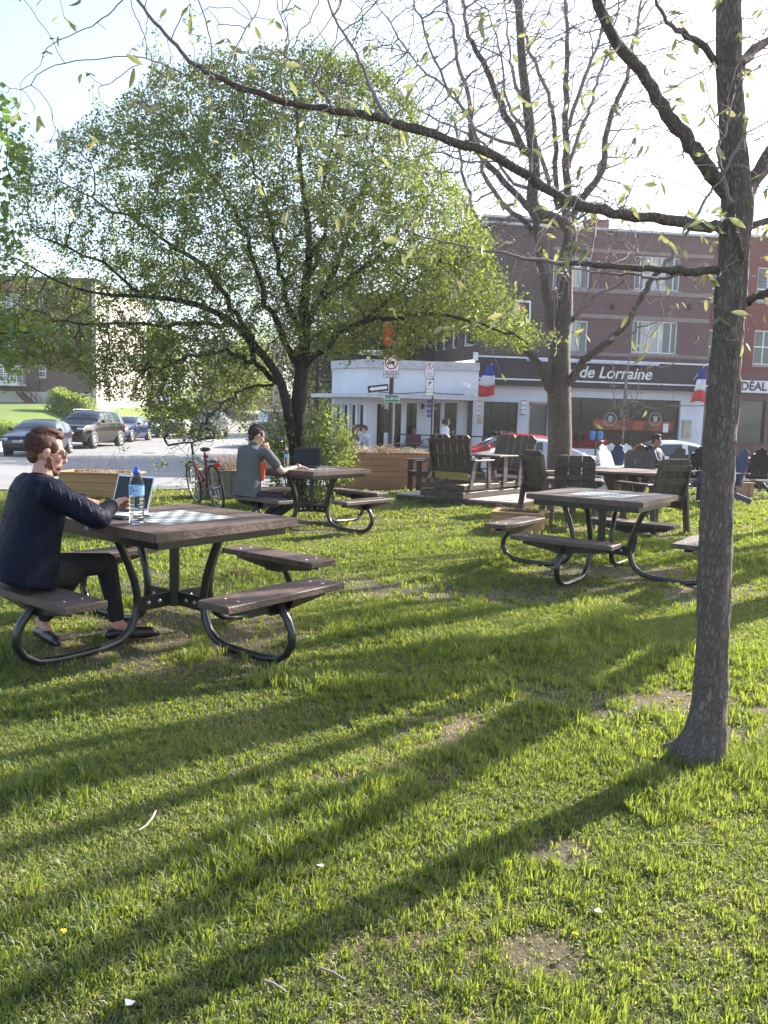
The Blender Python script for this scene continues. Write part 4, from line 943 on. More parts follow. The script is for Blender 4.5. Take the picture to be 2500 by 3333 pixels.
hedge('long sunlit clipped hedge along the footpath behind the dark hatchback', -24.5, 39.5, -18.3, 40.5, 1.3, 1.0, 18000, 81)
hedge('tall rounded bush against the apartment block base', -21.7, 53, -19.8, 53.3, 1.5, 1.75, 13000, 82, size=.12)
hedge('far green hedge past the cream side wall', -22.5, 78, -18.5, 79, 1.5, 1.7, 7000, 83, size=.13)
# ---- shade throwing trees right of the frame, and the sapling before the shop
vase('slim tree just outside the right edge', 4.9, 7.75, 8.8, .20, 9, 91, 220, spread=1.5)
vase('slender grey tree second in line beyond the right edge', 7.2, 10.9, 9, .14, 5, 96, 140, spread=1.15)
vase('bare tree further right beyond the frame', 10.4, 14.2, 10, .17, 5, 92, 200, spread=1.6)
vase('bare street tree right of the navy chair', 9.9, 18.2, 9, .15, 6, 93, 220, spread=1.8)
vase('yellow budding tree whose twigs show at the right edge', 7.6, 12.8, 9.0, .12, 6, 94, 320, spread=1.5, leaf=1500, lm=LEAFY)
vase('thin bare sapling on the pavement before the shop window', pf.a.x+pf.d.x*5.2, 30.2, 4.3, .04, 4, 95, 120, spread=.6, fork=1.9, tipr=.007)
# ================================================================ PARK FURNITURE
def boardmat():
    m = bpy.data.materials.new('inlaid_chess_squares'); m.use_nodes = True; nt = m.node_tree; b = nt.nodes['Principled BSDF']
    v = coords(nt); ck = nt.nodes.new('ShaderNodeTexChecker'); ck.inputs['Scale'].default_value = 8/.53; nt.links.new(v, ck.inputs[0])
    ck.inputs[1].default_value = (.58,.58,.56,1); ck.inputs[2].default_value = (.17,.21,.24,1)
    n = noise(nt, v, 25, 5); c = mixc(nt, ramp(nt, n, [(.4, 0.), (.8, .35)]), ck.outputs[0], (.3,.28,.26)); nt.links.new(c, b.inputs['Base Color']); b.inputs['Roughness'].default_value = .32
    return m
BOARD = boardmat()
def game_table(label):
    t = thing('game_table', label, 'picnic table')
    S, b = 1.085/2, .277; top, th = .76, .05
    tt = MB()
    for k in range(4):
        rot = Matrix.Rotation(k*math.pi/2, 4, 'Z'); e = .0015
        tt.prism([(-S+e*2, -S), (S-e*2, -S), (b-e*2, -b), (-b+e*2, -b)], th, rot @ Matrix.Translation((0, 0, top-th/2)) @ Matrix.Translation((0, 0, 0)))
    tb = tt.build('tabletop', PLASTIC, t)
    mb = MB(); mb.box((0,0,top-.012), (2*b-.012, 2*b-.012, .02)); mb.build('game_board', BOARD, tb)
    mb = MB(); q = S-.075
    for k in range(4):
        rot = Matrix.Rotation(k*math.pi/2, 3, 'Z'); mb.box(rot @ Vector((0, -q, top-th-.026)), (2*q+.044, .045, .052), rot, b=.004)
    for k in (0, 1): mb.box((0,0,top-th-.03-.002*k), (2*q, .06, .05) if k else (.06, 2*q, .05))
    mb.build('under_frame', STEEL, t)
    mb = MB(); mb.box((0,0,.44), (.058,.058,.49), Matrix.Rotation(math.pi/4,3,'Z'), b=.005)
    mb.build('centre_post', STEEL, t)
    prof = [(.42,.675),(.375,.59),(.335,.50),(.297,.40),(.278,.31),(.277,.24),(.295,.165),(.335,.095),(.40,.048),(.50,.026),(.64,.020),(.80,.020),(.91,.035),(.985,.08),(1.025,.145),(1.025,.21),(.995,.27),(.955,.315),(.93,.345)]
    P = []
    for i in range(len(prof)-1):
        for s in (0, .5): P.append((prof[i][0]+(prof[i+1][0]-prof[i][0])*s, prof[i][1]+(prof[i+1][1]-prof[i][1])*s))
    P.append(prof[-1])
    for k in range(4):
        rot = Matrix.Rotation(k*math.pi/2, 3, 'Z')
        lg = MB(); lg.tube([rot @ Vector((0, -r, z)) for r, z in P], .024, 12); l = lg.build('leg', STEEL, t)
        br = MB(); br.box(rot @ Vector((0, -.155, .245)), (.012, .25, .088), rot, b=.002); br.build('crossbar', STEEL, t)
        bo = MB()
        for r in (.09, .17):
            for s in (-1, 1): bo.lathe(rot @ Vector((s*.006, -r-.03, .245)), [(0,.009),(.009,.008),(.013,.004),(.014,0)], 10, rot @ Vector((s,0,0)))
        bo.build('bolt', BOLT, l)
        bn = MB(); bn.box(rot @ Vector((0, -.895, .406)), (.909, .2425, .04), rot, b=.004); bb = bn.build('bench_seat', PLASTIC, t)
        wd = MB(); m4 = rot.to_4x4() @ Matrix.Translation((0, -.895, 0)) @ Matrix.Rotation(math.pi/2, 4, 'X')
        for s in (-.035, .035): wd.prism([(-.37,.384),(.37,.384),(.37,.352),(.10,.315),(-.10,.315),(-.37,.352)], .006, rot.to_4x4() @ Matrix.Translation((0, -.895+s, 0)) @ Matrix.Rotation(math.pi/2, 4, 'X'))
        wd.box(rot @ Vector((0,-.895,.381)), (.74,.11,.006), rot)
        wd.prism([(-.12,.378),(.12,.378),(.07,.30),(-.07,.30)], .076, m4)
        wd.build('bench_bracket', STEEL, t)
        bs = MB()
        for sx in (-.33, .33):
            for sy in (-.05, .05): bs.lathe(rot @ Vector((sx, -.895+sy, .4265)), [(.011,0),(.009,.003),(0,.004)], 8)
        bs.build('bolt', BOLT, bb)
    return t

t1 = game_table('brown square game table in the left foreground where the man in the jacket sits')
t2 = dup(t1, 'brown square game table by the leafy tree where the man in the grey t-shirt sits')
t3 = dup(t1, 'empty brown square game table left of the big bare trunk')
for t, (x, y, a) in zip((t1, t2, t3), TAB): t.location = (x, y, Tz(x, y)); t.rotation_euler = (0,0,a); t['group'] = 'square game tables with four benches'
def tloc(i, x, y, z=.76):
    a = TAB[i][2]; return Vector((TAB[i][0]+math.cos(a)*x-math.sin(a)*y, TAB[i][1]+math.sin(a)*x+math.cos(a)*y, z))
mb = MB(); m = Matrix.Rotation(-math.pi/2, 3, 'Z')
k_ = MB(); k_.box((-.5455, .10, .732), (.003, .035, .035)); o = k_.build('maker_plate', M('plate_white', (.7,.7,.7), .4, (.2,.2,.2), 300), t1)
# -------------------------------------------------- laptops, bottles, phone
ALU = M('laptop_aluminium', (.62,.62,.63), .35, metal=.6); KEY = M('laptop_keys', (.02,.02,.022), .5)
def laptop(label, loc, rz, W, D, body, bez, tilt, lens=True):
    t = thing('laptop', label, 'laptop', loc, rz)
    mb = MB(); mb.box((0,0,.007), (W, D, .012), b=.003); bs = mb.build('base', body, t)
    mb = MB(); mb.box((0,.035,.0138), (W*.88, D*.46, .002))
    mb.build('keyboard', KEY, bs)
    mb = MB(); mb.box((0,-D*.3,.0134), (W*.32, D*.28, .001)); mb.build('trackpad', body, bs)
    rot = Matrix.Rotation(-tilt, 3, 'X'); hin = Vector((0, D/2-.004, .012))
    mb = MB(); mb.box(hin + rot @ Vector((0,0,D/2)), (W, .006, D), rot, b=.002); ld = mb.build('lid', body, t)
    mb = MB(); mb.box(hin + rot @ Vector((0,-.004,D/2)), (W*.93, .002, D*.88), rot); mb.build('screen', SCR, ld)
    return t
laptop('open silver laptop with dark screen in front of the man in the quilted jacket', (-1.70,5.02,.763), -.50, .325, .227, ALU, ALU, R(17))
laptop('open black laptop on the far table in front of the man in grey', tloc(1, -.02, .12, .763), TAB[1][2]-math.pi/2+.55, .36, .24, BLK, BLK, R(14))
PETM = bpy.data.materials.new('clear_bottle_plastic'); PETM.use_nodes = True
_n = PETM.node_tree; _b = _n.nodes['Principled BSDF']; _b.inputs['Base Color'].default_value = (.97,.99,1,1); _b.inputs['Roughness'].default_value = .03; _b.inputs['Transmission Weight'].default_value = 1; _b.inputs['IOR'].default_value = 1.12; _t = _n.nodes.new('ShaderNodeBsdfTransparent'); _x = _n.nodes.new('ShaderNodeMixShader'); _x.inputs[0].default_value = .25; _n.links.new(_b.outputs[0], _x.inputs[1]); _n.links.new(_t.outputs[0], _x.inputs[2]); _n.links.new(_x.outputs[0], _n.nodes['Material Output'].inputs[0])
WAT = bpy.data.materials.new('drinking_water'); WAT.use_nodes = True; _b = WAT.node_tree.nodes['Principled BSDF']
_b.inputs['Base Color'].default_value = (.95,.98,1,1); _b.inputs['Roughness'].default_value = 0; _b.inputs['Transmission Weight'].default_value = 1; _b.inputs['IOR'].default_value = 1.20
def bottle(label, loc, Hh, r, cap, big=True):
    t = thing('water_bottle', label, 'bottle', loc)
    k = Hh/.28; pr = [(r*.55,.004),(r*.9,0),(r,.008*k)]
    z = .02*k
    while z < .135*k:
        pr += [(r*.99, z), (r*.965, z+.006*k), (r*.965, z+.009*k), (r*.99, z+.014*k)]; z += .019*k
    pr += [(r, .145*k), (r, .20*k), (r*.93,.215*k), (r*.75,.235*k), (r*.45,.252*k), (r*.38,.258*k)]
    mb = MB(); mb.lathe((0,0,0), [(0,.003)]+pr, 28); mb.build('bottle_body', PETM, t)
    mb = MB(); mb.lathe((0,0,0), [(0,.006)]+[(a*.95, max(b, .006)) for a, b in pr if b < .19*k]+[(0,.19*k)], 24); mb.build('water', WAT, t)
    mb = MB(); mb.lathe((0,0,0), [(r*.40,.256*k),(r*.46,.258*k),(r*.46,.272*k),(r*.36,.276*k),(r*.30,.279*k),(r*.32,.29*k),(r*.26,.295*k),(0,.296*k)], 20); mb.build('cap', cap, t)
    lb = MB(); lb.lathe((0,0,0), [(r*1.012,.148*k),(r*1.012,.198*k)], 32); l = lb.build('bottle_wrap', M('label_light_blue', (.16,.42,.75), .4, (.35,.62,.85), 60), t)
    return t, l, k
CAPB = M('blue_cap', (.01,.10,.55), .35)
p = tloc(0, -.365, -.127, .761)
bt, bl, k_ = bottle('clear water bottle with a blue cap standing on the near game table', p, .31, .043, CAPB)
ang = math.atan2(p.y, p.x)+math.pi     # towards the eye
n_ = Vector((math.cos(ang-.25), math.sin(ang-.25), 0))
mb = MB()
for q in range(9): pass
ov = []; N = 24; rr = .0442
for rg_ in (0, 1):
    for q in range(N):
        a = 2*math.pi*q/N; u = .021*rg_*math.cos(a); vz = .014*rg_*math.sin(a); th = ang-.28+u/rr; ov.append((rr*math.cos(th), rr*math.sin(th), .191+vz))
mb.add(ov, [(q, (q+1)%N, N+(q+1)%N, N+q) for q in range(N)]); mb.build('label_oval', M('label_white', (.8,.8,.8), .4), bl)
tx = text('SSO', .020, M('label_navy', (.02,.03,.25), .4), bl, (0,0,0), (0,0,0), 'label_lettering', .0003)
for v in tx.data.vertices:
    u, vv, e = v.co; th = ang-.28+u/(rr+.0006); v.co = ((rr+.0008+e)*math.cos(th), (rr+.0008+e)*math.sin(th), .191+vv)
bottle('small clear water bottle with pale label beside the black laptop', tloc(1, -.15, .32, .761), .235, .032, M('white_cap', (.75,.75,.75), .4))
mb = MB(); mb.box((0,0,.006), (.15,.21,.010), b=.002); mb.box((0,0,.0125), (.14,.2,.003))
o = mb.build('notebook', BLK); o.location = tloc(0, -.25, .12, .761); o.rotation_euler = (0,0,TAB[0][2]-math.pi/2+.1); tag(o, 'black notebook lying half under the forearm beside the laptop', 'notebook')
mb = MB(); mb.box((0,0,.004), (.10,.16,.006), b=.002)
o = mb.build('paper_pad', M('pad_paper', (.75,.74,.7), .8)); o.location = tloc(0, -.235, .13, .775); o.rotation_euler = (0,0,TAB[0][2]-math.pi/2+.2); tag(o, 'small white paper pad lying on the black notebook', 'paper pad')
# bags on the benches
LEATH = M('black_leather', (.012,.012,.014), .3, bump=.4, bscale=120, spec=.7)
mb = MB(); mb.box((0,0,.10), (.30,.12,.20), b=.03); mb.ball((0,0,.19), (.15,.06,.03), 14)
o = voxel(mb, 'shoulder_bag', .012, 6, LEATH); o.location = (-1.83, 5.78, Tz(-1.8,5.8)+.428); o.rotation_euler = (0,0,TAB[0][2]+.3); tag(o, 'black leather bag on the far left bench behind the man in the jacket', 'bag')
mb = MB(); mb.ball((0,0,.05), (.17,.10,.05), 14); mb.ball((.06,.01,.07), (.09,.07,.04), 12)
o = voxel(mb, 'cloth_bag', .012, 4, M('royal_blue_cloth', (.012,.03,.22), .7)); o.location = gr(805, 1606, .43); o.rotation_euler = (0,0,.3); tag(o, 'crumpled royal blue cloth bag on the bench behind the man in grey', 'bag')
mb = MB(); mb.ball((0,0,.02), (.05,.03,.022), 10); mb.ball((-.05,.0,.025), (.03,.03,.02), 10)
o = mb.build('white_cloth', M('white_cloth', (.75,.75,.75), .8)); o.location = gr(800, 1606, .43) + Vector((-.01,0,.095)); tag(o, 'small scrap of white cloth on top of the blue bag', 'cloth')
# -------------------------------------------------- wooden planters
CEDAR = M('cedar_boards', (.46,.25,.14), .75, (.32,.17,.10), 3, .4, 60, stretch=(.35,.35,6))
CEDARY = M('yellow_pine_boards', (.46,.27,.11), .7, (.32,.185,.075), 3, .4, 60, stretch=(.35,.35,6))
GREYWOOD = M('grey_green_treated_wood', (.23,.21,.14), .8, (.15,.14,.095), 5, .4, 60, stretch=(3,3,.4))
SOIL = M('dark_potting_soil', (.045,.032,.022), 1, (.08,.06,.04), 30, 1, 60)
STRAW = M('dry_straw', (.42,.30,.17), .8, (.27,.17,.10), 9)
STRAW2 = M('dry_pale_grass', (.52,.46,.36), .8, (.36,.30,.22), 9)
TWIGM = M('reddish_dry_twigs', (.20,.10,.075), .8, (.12,.06,.05), 9)
def planter(label, loc, rz, L, D, Hh, boards, m, vertical=False, taper=0, cap=.03, posts=True, group='wooden planter boxes'):
    t = thing('planter_box', label, 'planter', loc, rz, group)
    mb = MB(); g = .004
    if vertical:
        for sx, sy, n, ax in ((0,-1,L,0),(0,1,L,0),(-1,0,D,1),(1,0,D,1)):
            k = max(2, int(n/boards)); bw = n/k
            for i in range(k):
                off = -n/2+bw*(i+.5); c = (off, sy*D/2, Hh/2) if ax == 0 else (sx*L/2, off, Hh/2); pr = .012*(i % 2)
                c = Vector(c) + Vector((sx*pr, sy*pr, 0)); mb.box(c, (bw-g, .03, Hh) if ax == 0 else (.03, bw-g, Hh), b=.004)
    else:
        bh = Hh/boards
        for i in range(boards):
            z = bh*(i+.5); e = taper*(z/Hh)
            for s in (-1, 1):
                mb.box((0, s*D/2, z), (L+2*e, .035, bh-g), b=.004); mb.box((s*(L/2+e), 0, z), (.035, D-.036, bh-g), b=.004)
    mb.build('box_side', m, t)
    if posts:
        for sx in (-1,1):
            for sy in (-1,1): mb = MB(); mb.beam((sx*(L/2-.02), sy*(D/2+.022), .0), (sx*(L/2-.02+taper), sy*(D/2+.022), Hh), .009, .09, (1,0,0)); mb.build('corner_board', m, t)
    mb = MB(); w = .07
    for s in (-1,1):
        mb.box((0, s*(D/2), Hh+cap/2+.001), (L+2*taper+w, w, cap), b=.004); mb.box((s*(L/2+taper), 0, Hh+cap/2+.0015), (w-.004, D-w, cap-.002), b=.004)
    mb.build('rim', m, t)
    mb = MB(); mb.box((0,0,Hh-.05), (L+2*taper-.05, D-.05, .03)); mb.build('soil', SOIL, t)
    return t
def tuft(name, label, cat, loc, n, h, spread, m, droop=0, rad=.0022, wid=(.1,.1), curl=.3, seg=5, sd=1, group=None):
    r = random.Random(sd); mb = MB(); z0 = loc[2]
    for i in range(n):
        a = r.uniform(0, 2*math.pi); x, y = r.gauss(0, wid[0]), r.gauss(0, wid[1]); d = Vector((math.cos(a)*spread*r.random(), math.sin(a)*spread*r.random(), 1)).normalized()
        L = h*r.uniform(.4, 1.1); p = Vector((x, y, 0)); pts = [p.copy()]
        for k in range(seg):
            d = (d + Vector((r.gauss(0,curl)*.3, r.gauss(0,curl)*.3, -droop*(k+1)/seg*r.uniform(.5,1.4)))).normalized(); p = p + d*L/seg; pts.append(p.copy())
        mb.tube(pts, [rad*(1-.6*k/seg) for k in range(seg+1)], 3, False, False)
    o = mb.build(name, m); o.location = loc; return tag(o, label, cat, group)
pl = planter('long cedar planter box in the sun behind the deck edge', (-.10, 16.75, Tz(-.1,16.5)), .30, 1.95, .8, .72, 6, CEDAR)
planter('small planter box with upright grey slats behind the bicycle', (-2.72, 13.75, Tz(-2.7,13.7)-.01), .05, 1.0, .5, .46, .095, GREYWOOD, True, posts=False)
planter('low flared yellow wood planter box behind the silver laptop', (-4.75, 13.3, Tz(-5.2,13)-.03), -.06, .90, .6, .42, 3, CEDARY, taper=.16, posts=False)
planter('low square planter box beside the empty game table', (1.78, 10.42, 0), -.3, .60, .48, .24, 2, CEDARY, cap=.025)
planter('little planter box right of the big bare trunk', gr(2412, 1622, Tz(7.2,16)) + Vector((0,.2,0)), .25, .42, .42, .30, .1, CEDAR, True, posts=False)
planter('wooden planter box behind the bare tree trunk', (4.35, 18.3, Tz(4.3,18.3)), .2, .9, .5, .5, .1, CEDAR, True, posts=False)
gp = 'dried plants standing in the planters'
tuft('dry_grass', 'frizzy pale dried grass spilling over the rim of the long cedar planter', 'dried plant', (-.55, 16.45, .74), 420, .34, 1.4, STRAW2, 1.1, .0045, (.16,.12), .9, 7, 3, gp)
tuft('dry_grass', 'straw coloured mop of dried grass mid way along the long cedar planter', 'dried plant', (-.02, 16.6, .72), 420, .32, 1.2, STRAW, .7, .0045, (.14,.1), .9, 7, 4, gp)
tuft('dry_grass', 'low pale dried grass at the right end of the long cedar planter', 'dried plant', (.5, 16.75, .72), 380, .26, 1.4, STRAW2, .7, .0045, (.2,.1), .9, 7, 5, gp)
tuft('dry_twigs', 'thin reddish twigs standing at the left end of the long cedar planter', 'dried plant', (-.85, 16.5, .70), 90, .62, .5, TWIGM, 0, .005, (.14,.1), .3, 5, 6, gp)
tuft('dry_reeds', 'clump of broken tan reeds in the slatted planter behind the bicycle', 'dried plant', (-2.72, 13.75, .42), 90, .36, .8, STRAW, .1, .006, (.13,.06), .25, 4, 7, gp)
tuft('dry_stalks', 'sparse dry flower stalks in the flared planter behind the silver laptop', 'dried plant', (-4.7, 13.3, .38), 18, .42, .45, TWIGM, .05, .004, (.25,.1), .5, 5, 8, gp)
tuft('dry_grass', 'low mat of dry grass along the flared planter behind the silver laptop', 'dried plant', (-4.75, 13.25, .39), 200, .10, 1.4, STRAW2, .4, .003, (.3,.12), .8, 4, 9, gp)
tuft('dry_twigs', 'matted brown dead twigs in the low planter beside the empty game table', 'dried plant', (1.78, 10.42, .22), 240, .20, 1.6, TWIGM, .5, .0028, (.14,.1), .8, 5, 10, gp)
tuft('dry_twigs', 'few bare stems in the little planter right of the big trunk', 'dried plant', gr(2412, 1622, Tz(7.2,16)) + Vector((0,.2,.27)), 24, .3, .8, TWIGM, .1, .003, (.1,.1), .4, 5, 12, gp)
tuft('dry_grass', 'dried straw standing in the planter behind the bare tree trunk', 'dried plant', (4.35, 18.3, Tz(4.3,18.3)+.46), 120, .35, .8, STRAW, .3, .004, (.2,.1), .4, 5, 13, gp)
# -------------------------------------------------- adirondack chairs
CHB = M('dark_brown_chair_plank', (.095,.07,.055), .5, (.058,.042,.034), 10, .4, 70)
CHK = M('black_chair_plank', (.022,.021,.021), .5, (.035,.033,.03), 10, .3, 70)
CHBL = M('navy_chair_plank', (.03,.04,.11), .5, bump=.3)
CHW = M('white_chair_plank', (.72,.72,.70), .5, (.6,.6,.58), 6, .2)
CHR = M('reddish_brown_chair_plank', (.14,.055,.03), .5, bump=.3)
def chair(kind, m):                     # faces -y in its own frame, back rests towards +y
    t = thing('garden_chair', '', 'chair')
    if kind == 'wide':
        Wd, n, bt, tilt, seat, hw, fan = .60, 3, .60, .20, .43, .165, 0
    else:
        Wd, n, bt, tilt, seat, hw, fan = .60, 5, .74, .38, .34, .085, .03
    rot = Matrix.Rotation(-tilt, 3, 'X'); o = Vector((0, .24, seat-.02))
    mb = MB()
    for i in range(n):
        u = (i-(n-1)/2); x = u*(hw+.012); L = bt if kind == 'wide' else bt-.035*u*u*1.2
        if kind == 'wide':
            a, b_ = -hw/2, hw/2; c = .055
            poly = [(a,0),(b_,0),(b_,L-(c if i == n-1 else 0)),(b_-(c if i == n-1 else 0),L),(a+(c if i == 0 else 0),L),(a,L-(c if i == 0 else 0))]
        else:
            poly = [(-hw/2*.8,0),(hw/2*.8,0),(hw/2,L*.8)] + [(hw/2*math.cos(q), L-hw/2+hw/2*math.sin(q)) for q in (R(20),R(60),R(90),R(120),R(160))] + [(-hw/2,L*.8)]
        m4 = Matrix.Translation(o) @ rot.to_4x4() @ Matrix.Rotation(-fan*u*1.6, 4, 'Y') @ Matrix.Translation((x,0,0)) @ Matrix.Rotation(math.pi/2, 4, 'X')
        mb.prism(poly, .028, m4)
    mb.build('backrest', m, t)
    mb = MB()
    for z in ((.06, bt*.5, bt-.12) if kind == 'wide' else (.05, bt*.62)): mb.box(o + rot @ Vector((0,.032,z)), (Wd-.08 if kind == 'wide' else .44, .034, .075), rot, b=.004)
    if kind == 'wide':
        for s in (-1,1): mb.box(o + rot @ Vector((s*(Wd/2-.05), .036, bt*.45)), (.034,.05,bt*.86), rot)
    mb.build('back_rail', m, t)
    mb = MB(); dr = .0 if kind == 'wide' else .10
    for i in range(5): y = -.27+.115*i; mb.box((0, y, seat+.0-dr*i/5), (Wd-.06, .10, .026), Matrix.Rotation(-dr*.9,3,'X'), b=.004)
    mb.build('seat', m, t)
    for s in (-1,1):
        mb = MB(); mb.box((s*(Wd/2+.02), -.02 if kind == 'wide' else .0, seat+.22), (.125, .62 if kind == 'wide' else .7, .03), b=.01); mb.build('armrest', m, t)
        mb = MB(); mb.box((s*(Wd/2-.012), -.24, (seat+.2)/2), (.034,.105,seat+.2), b=.004); mb.build('leg', m, t)
        mb = MB()
        if kind == 'wide':
            mb.beam((s*(Wd/2-.012), .36, 0), (s*(Wd/2-.012), .27, seat+.2), .034, .095, (0,1,0), .004)
            mb.box((s*(Wd/2-.05), .0, seat-.06), (.03,.6,.085))
        else: mb.beam((s*(Wd/2-.05), -.28, seat-.05), (s*(Wd/2-.05), .5, .03), .03, .10, (0,0,1), .004)
        mb.build('leg', m, t)
    return t
def place(c, label, X, top, side_h, rz, cat='chair', z=None):
    # X, top: photo pixel of the top of the back; side_h: height of the back above ground
    pass
_cw = {}
def chair_at(kind, m, key, label, X, d, rz, group, z=0):
    k = (kind, key)
    if k not in _cw: _cw[k] = chair(kind, m); o = _cw[k]
    else: o = dup(_cw[k])
    x = (X-1250)/FPX*d*.994
    if kind == 'fan': x += math.sin(rz)*.51; d -= math.cos(rz)*.51; z += .04
    o['label'] = label; o['group'] = group; o.location = (x, d, Tz(x, d)+z); o.rotation_euler = (0,0,rz); return o
G1 = 'dark brown chairs around the round table'
chair_at('wide', CHB, 'b', 'dark brown chair seen from the side at the left of the round table', 1792, 12.6, R(115), G1)
chair_at('wide', CHB, 'b', 'dark brown chair, back to us, behind the left end of the empty table', 1872, 11.1, R(166), G1)
chair_at('wide', CHB, 'b', 'dark brown chair with its back to us nearest the big bare trunk', 2132, 10.75, R(205), G1)
chair_at('wide', CHB, 'b', 'dark chair facing us across the round table', 2093, 14.0, R(-8), G1)
G2 = 'rounded slat garden chairs standing behind the round table'
chair_at('fan', CHW, 'w', 'white slat chair in profile, leftmost of the back row', 1955, 16.2, R(35), G2)
chair_at('fan', CHW, 'w', 'white slat chair leaning against its neighbour beside the navy chair', 1985, 17.0, R(-40), G2)
chair_at('fan', CHBL, 'n', 'navy slat chair between the two white chairs', 2012, 16.6, R(-50), G2)
chair_at('fan', CHW, 'w', 'white slat chair facing us, right of the navy chair', 2034, 17.2, R(-12), G2)
chair_at('fan', CHR, 'r', 'reddish brown slat chair behind the round table', 2080, 17.6, R(160), G2)
chair_at('fan', CHK, 'k', 'black slat chair holding the seated man in navy', 2112, 17.0, R(195), G2)
chair_at('fan', CHB, 'b', 'dark chair in half profile right of the seated man in navy', 2212, 15.6, R(-35), G2)
chair_at('fan', CHK, 'k', 'black slat chair with its back to us left of the big bare trunk', 2278, 16.8, R(172), G2)
chair_at('fan', CHBL, 'n', 'navy slat chair in profile right of the big bare trunk', 2425, 15.2, R(-75), G2)
chair_at('fan', CHK, 'k', 'black slat chair at the right edge of the picture', 2478, 17.2, R(175), G2)
chair_at('wide', CHB, 'b', 'dark chair seen from the side between the long planter and the glider', 1385, 15.6, R(-75), G1)
# round table
t = thing('round_table', 'dark round plank table with crossed legs among the chairs', 'table', ((2035-1250)/FPX*12.7, 12.7, 0), .3)
mb = MB(); N = 12; rr = .68
for i in range(6):
    x0 = -rr+i*2*rr/6+.004; x1 = x0+2*rr/6-.008
    def half(x): return math.sqrt(max(rr*rr-x*x, .05))
    xs_ = [x0+(x1-x0)*q/4 for q in range(5)]
    mb.prism([(x, -half(x)) for x in xs_]+[(x, half(x)) for x in xs_[::-1]], .035, Matrix.Translation((0,0,.70)))
mb.build('tabletop', PLASTIC_L, t)
mb = MB(); mb.box((0,0,.66), (.09,1.1,.045)); mb.box((0,0,.655), (1.1,.09,.045)); mb.build('under_frame', CHB, t)
for k in range(4):
    rot = Matrix.Rotation(k*math.pi/2+.4, 3, 'Z'); mb = MB(); mb.beam(rot @ Vector((.12,0,.64)), rot @ Vector((.45,0,0)), .035, .13, (0,0,1), .004); mb.beam(rot @ Vector((.38,0,.64)), rot @ Vector((.14,0,.12)), .035, .10, (0,0,1)); mb.build('leg', CHB, t)
# -------------------------------------------------- deck and double glider
dk = thing('wooden_deck', 'low grey plank deck under the double glider', 'deck', (2.15, 15.15, 0), math.atan2(.86,.51))
mb = MB(); L, Wd = 3.75, 2.3
for i in range(16): y = -Wd/2+Wd*(i+.5)/16; mb.box((0, y, .105), (L, Wd/16-.008, .03), b=.003)
mb.build('deck_boards', M('weathered_deck_boards', (.42,.36,.32), .7, (.30,.25,.22), 4, .4, 60, stretch=(1,6,1)), dk)
mb = MB()
for s in (-1,1): mb.box((0, s*(Wd/2-.02), .044), (L-.01,.035,.086)); mb.box((s*(L/2-.02), 0, .044), (.035,Wd-.09,.086))
mb.build('deck_frame', CHB, dk)
gl = thing('garden_glider', 'dark brown double glider with two facing benches and a middle table on the deck', 'glider', (1.80, 14.58, .125), math.atan2(.773,.634))
L, Wd = 2.62, .90
mb = MB()
for s in (-1,1): mb.box((0, s*(Wd/2-.02), .05), (L, .036, .10), b=.004); mb.box((s*(L/2-.02), 0, .05), (.036, Wd-.08, .10), b=.004)
mb.build('ground_frame', CHB, gl)
mb = MB()
for s in (-1,1): mb.box((0, s*(Wd/2-.02), .18), (L-.06, .036, .085), b=.004); mb.box((s*(L/2-.06), 0, .181), (.036, Wd-.08, .083), b=.004)
for s in (-1,1): mb.box((s*.75, 0, .132), (.5,.09,.02))
mb.build('swing_frame', CHB, gl)
mb = MB()
for i in range(6): mb.box((-.42+.168*i, 0, .232), (.08, Wd-.09, .022), b=.003)
mb.build('foot_boards', CHB, gl)
for s in (-1, 1):
    be = link('bench', None, None, gl); be.empty_display_size = .1
    mb = MB(); rot = Matrix.Rotation(s*.22, 3, 'Y'); o_ = Vector((s*.98, 0, .42))
    sw = (Wd-.06)/6
    for i in range(6):
        y = -(Wd-.06)/2+sw*(i+.5); c = .05; e = i % 3; a, b_ = -sw/2+.005, sw/2-.005; Lb = .66
        poly = [(a,0),(b_,0),(b_,Lb-(c if e == 2 else 0)),(b_-(c if e == 2 else 0),Lb),(a+(c if e == 0 else 0),Lb),(a,Lb-(c if e == 0 else 0))]
        mb.prism(poly, .026, Matrix.Translation(o_) @ rot.to_4x4() @ Matrix.Translation((0,y,0)) @ Matrix.Rotation(math.pi/2,4,'Z') @ Matrix.Rotation(math.pi/2,4,'X'))
    mb.build('backrest', CHB, be)
    mb = MB()
    for z in (.05, .3, .55): mb.box(o_ + rot @ Vector((s*.028,0,z)), (.03, Wd-.02, .08), rot, b=.003)
    for q in (-1,1): mb.box(o_ + rot @ Vector((s*.036,q*(Wd/2-.04),.28)), (.045,.034,.52), rot)
    mb.build('back_rail', CHB, be)
    mb = MB()
    for i in range(4): mb.box((s*(.94-.115*i), 0, .41), (.105, Wd-.12, .024), b=.003)
    mb.build('seat', CHB, be)
    mb = MB(); mb.box((s*1.03,0,.36), (.03,Wd-.22,.12))
    mb.build('seat_rail', CHB if s > 0 else M('yellow_painted_board', (.33,.24,.05), .6, bump=.3), be)
    for q in (-1,1):
        mb = MB(); mb.box((s*.78, q*(Wd/2+.02), .635), (.62,.10,.03), b=.006); mb.build('armrest', CHB, be)
        for xx, dx in ((1.0, .10), (.56,-.06)):
            mb = MB(); mb.beam((s*(xx+dx), q*(Wd/2-.0), .14), (s*xx, q*(Wd/2-.0), .62), .032, .10, (1,0,0), .003); mb.build('leg', CHB, be)
tb_ = link('middle_table', None, None, gl)
mb = MB()
for i in range(5): mb.box((-.26+.13*i, 0, .70), (.12, Wd+.16, .028), b=.003)
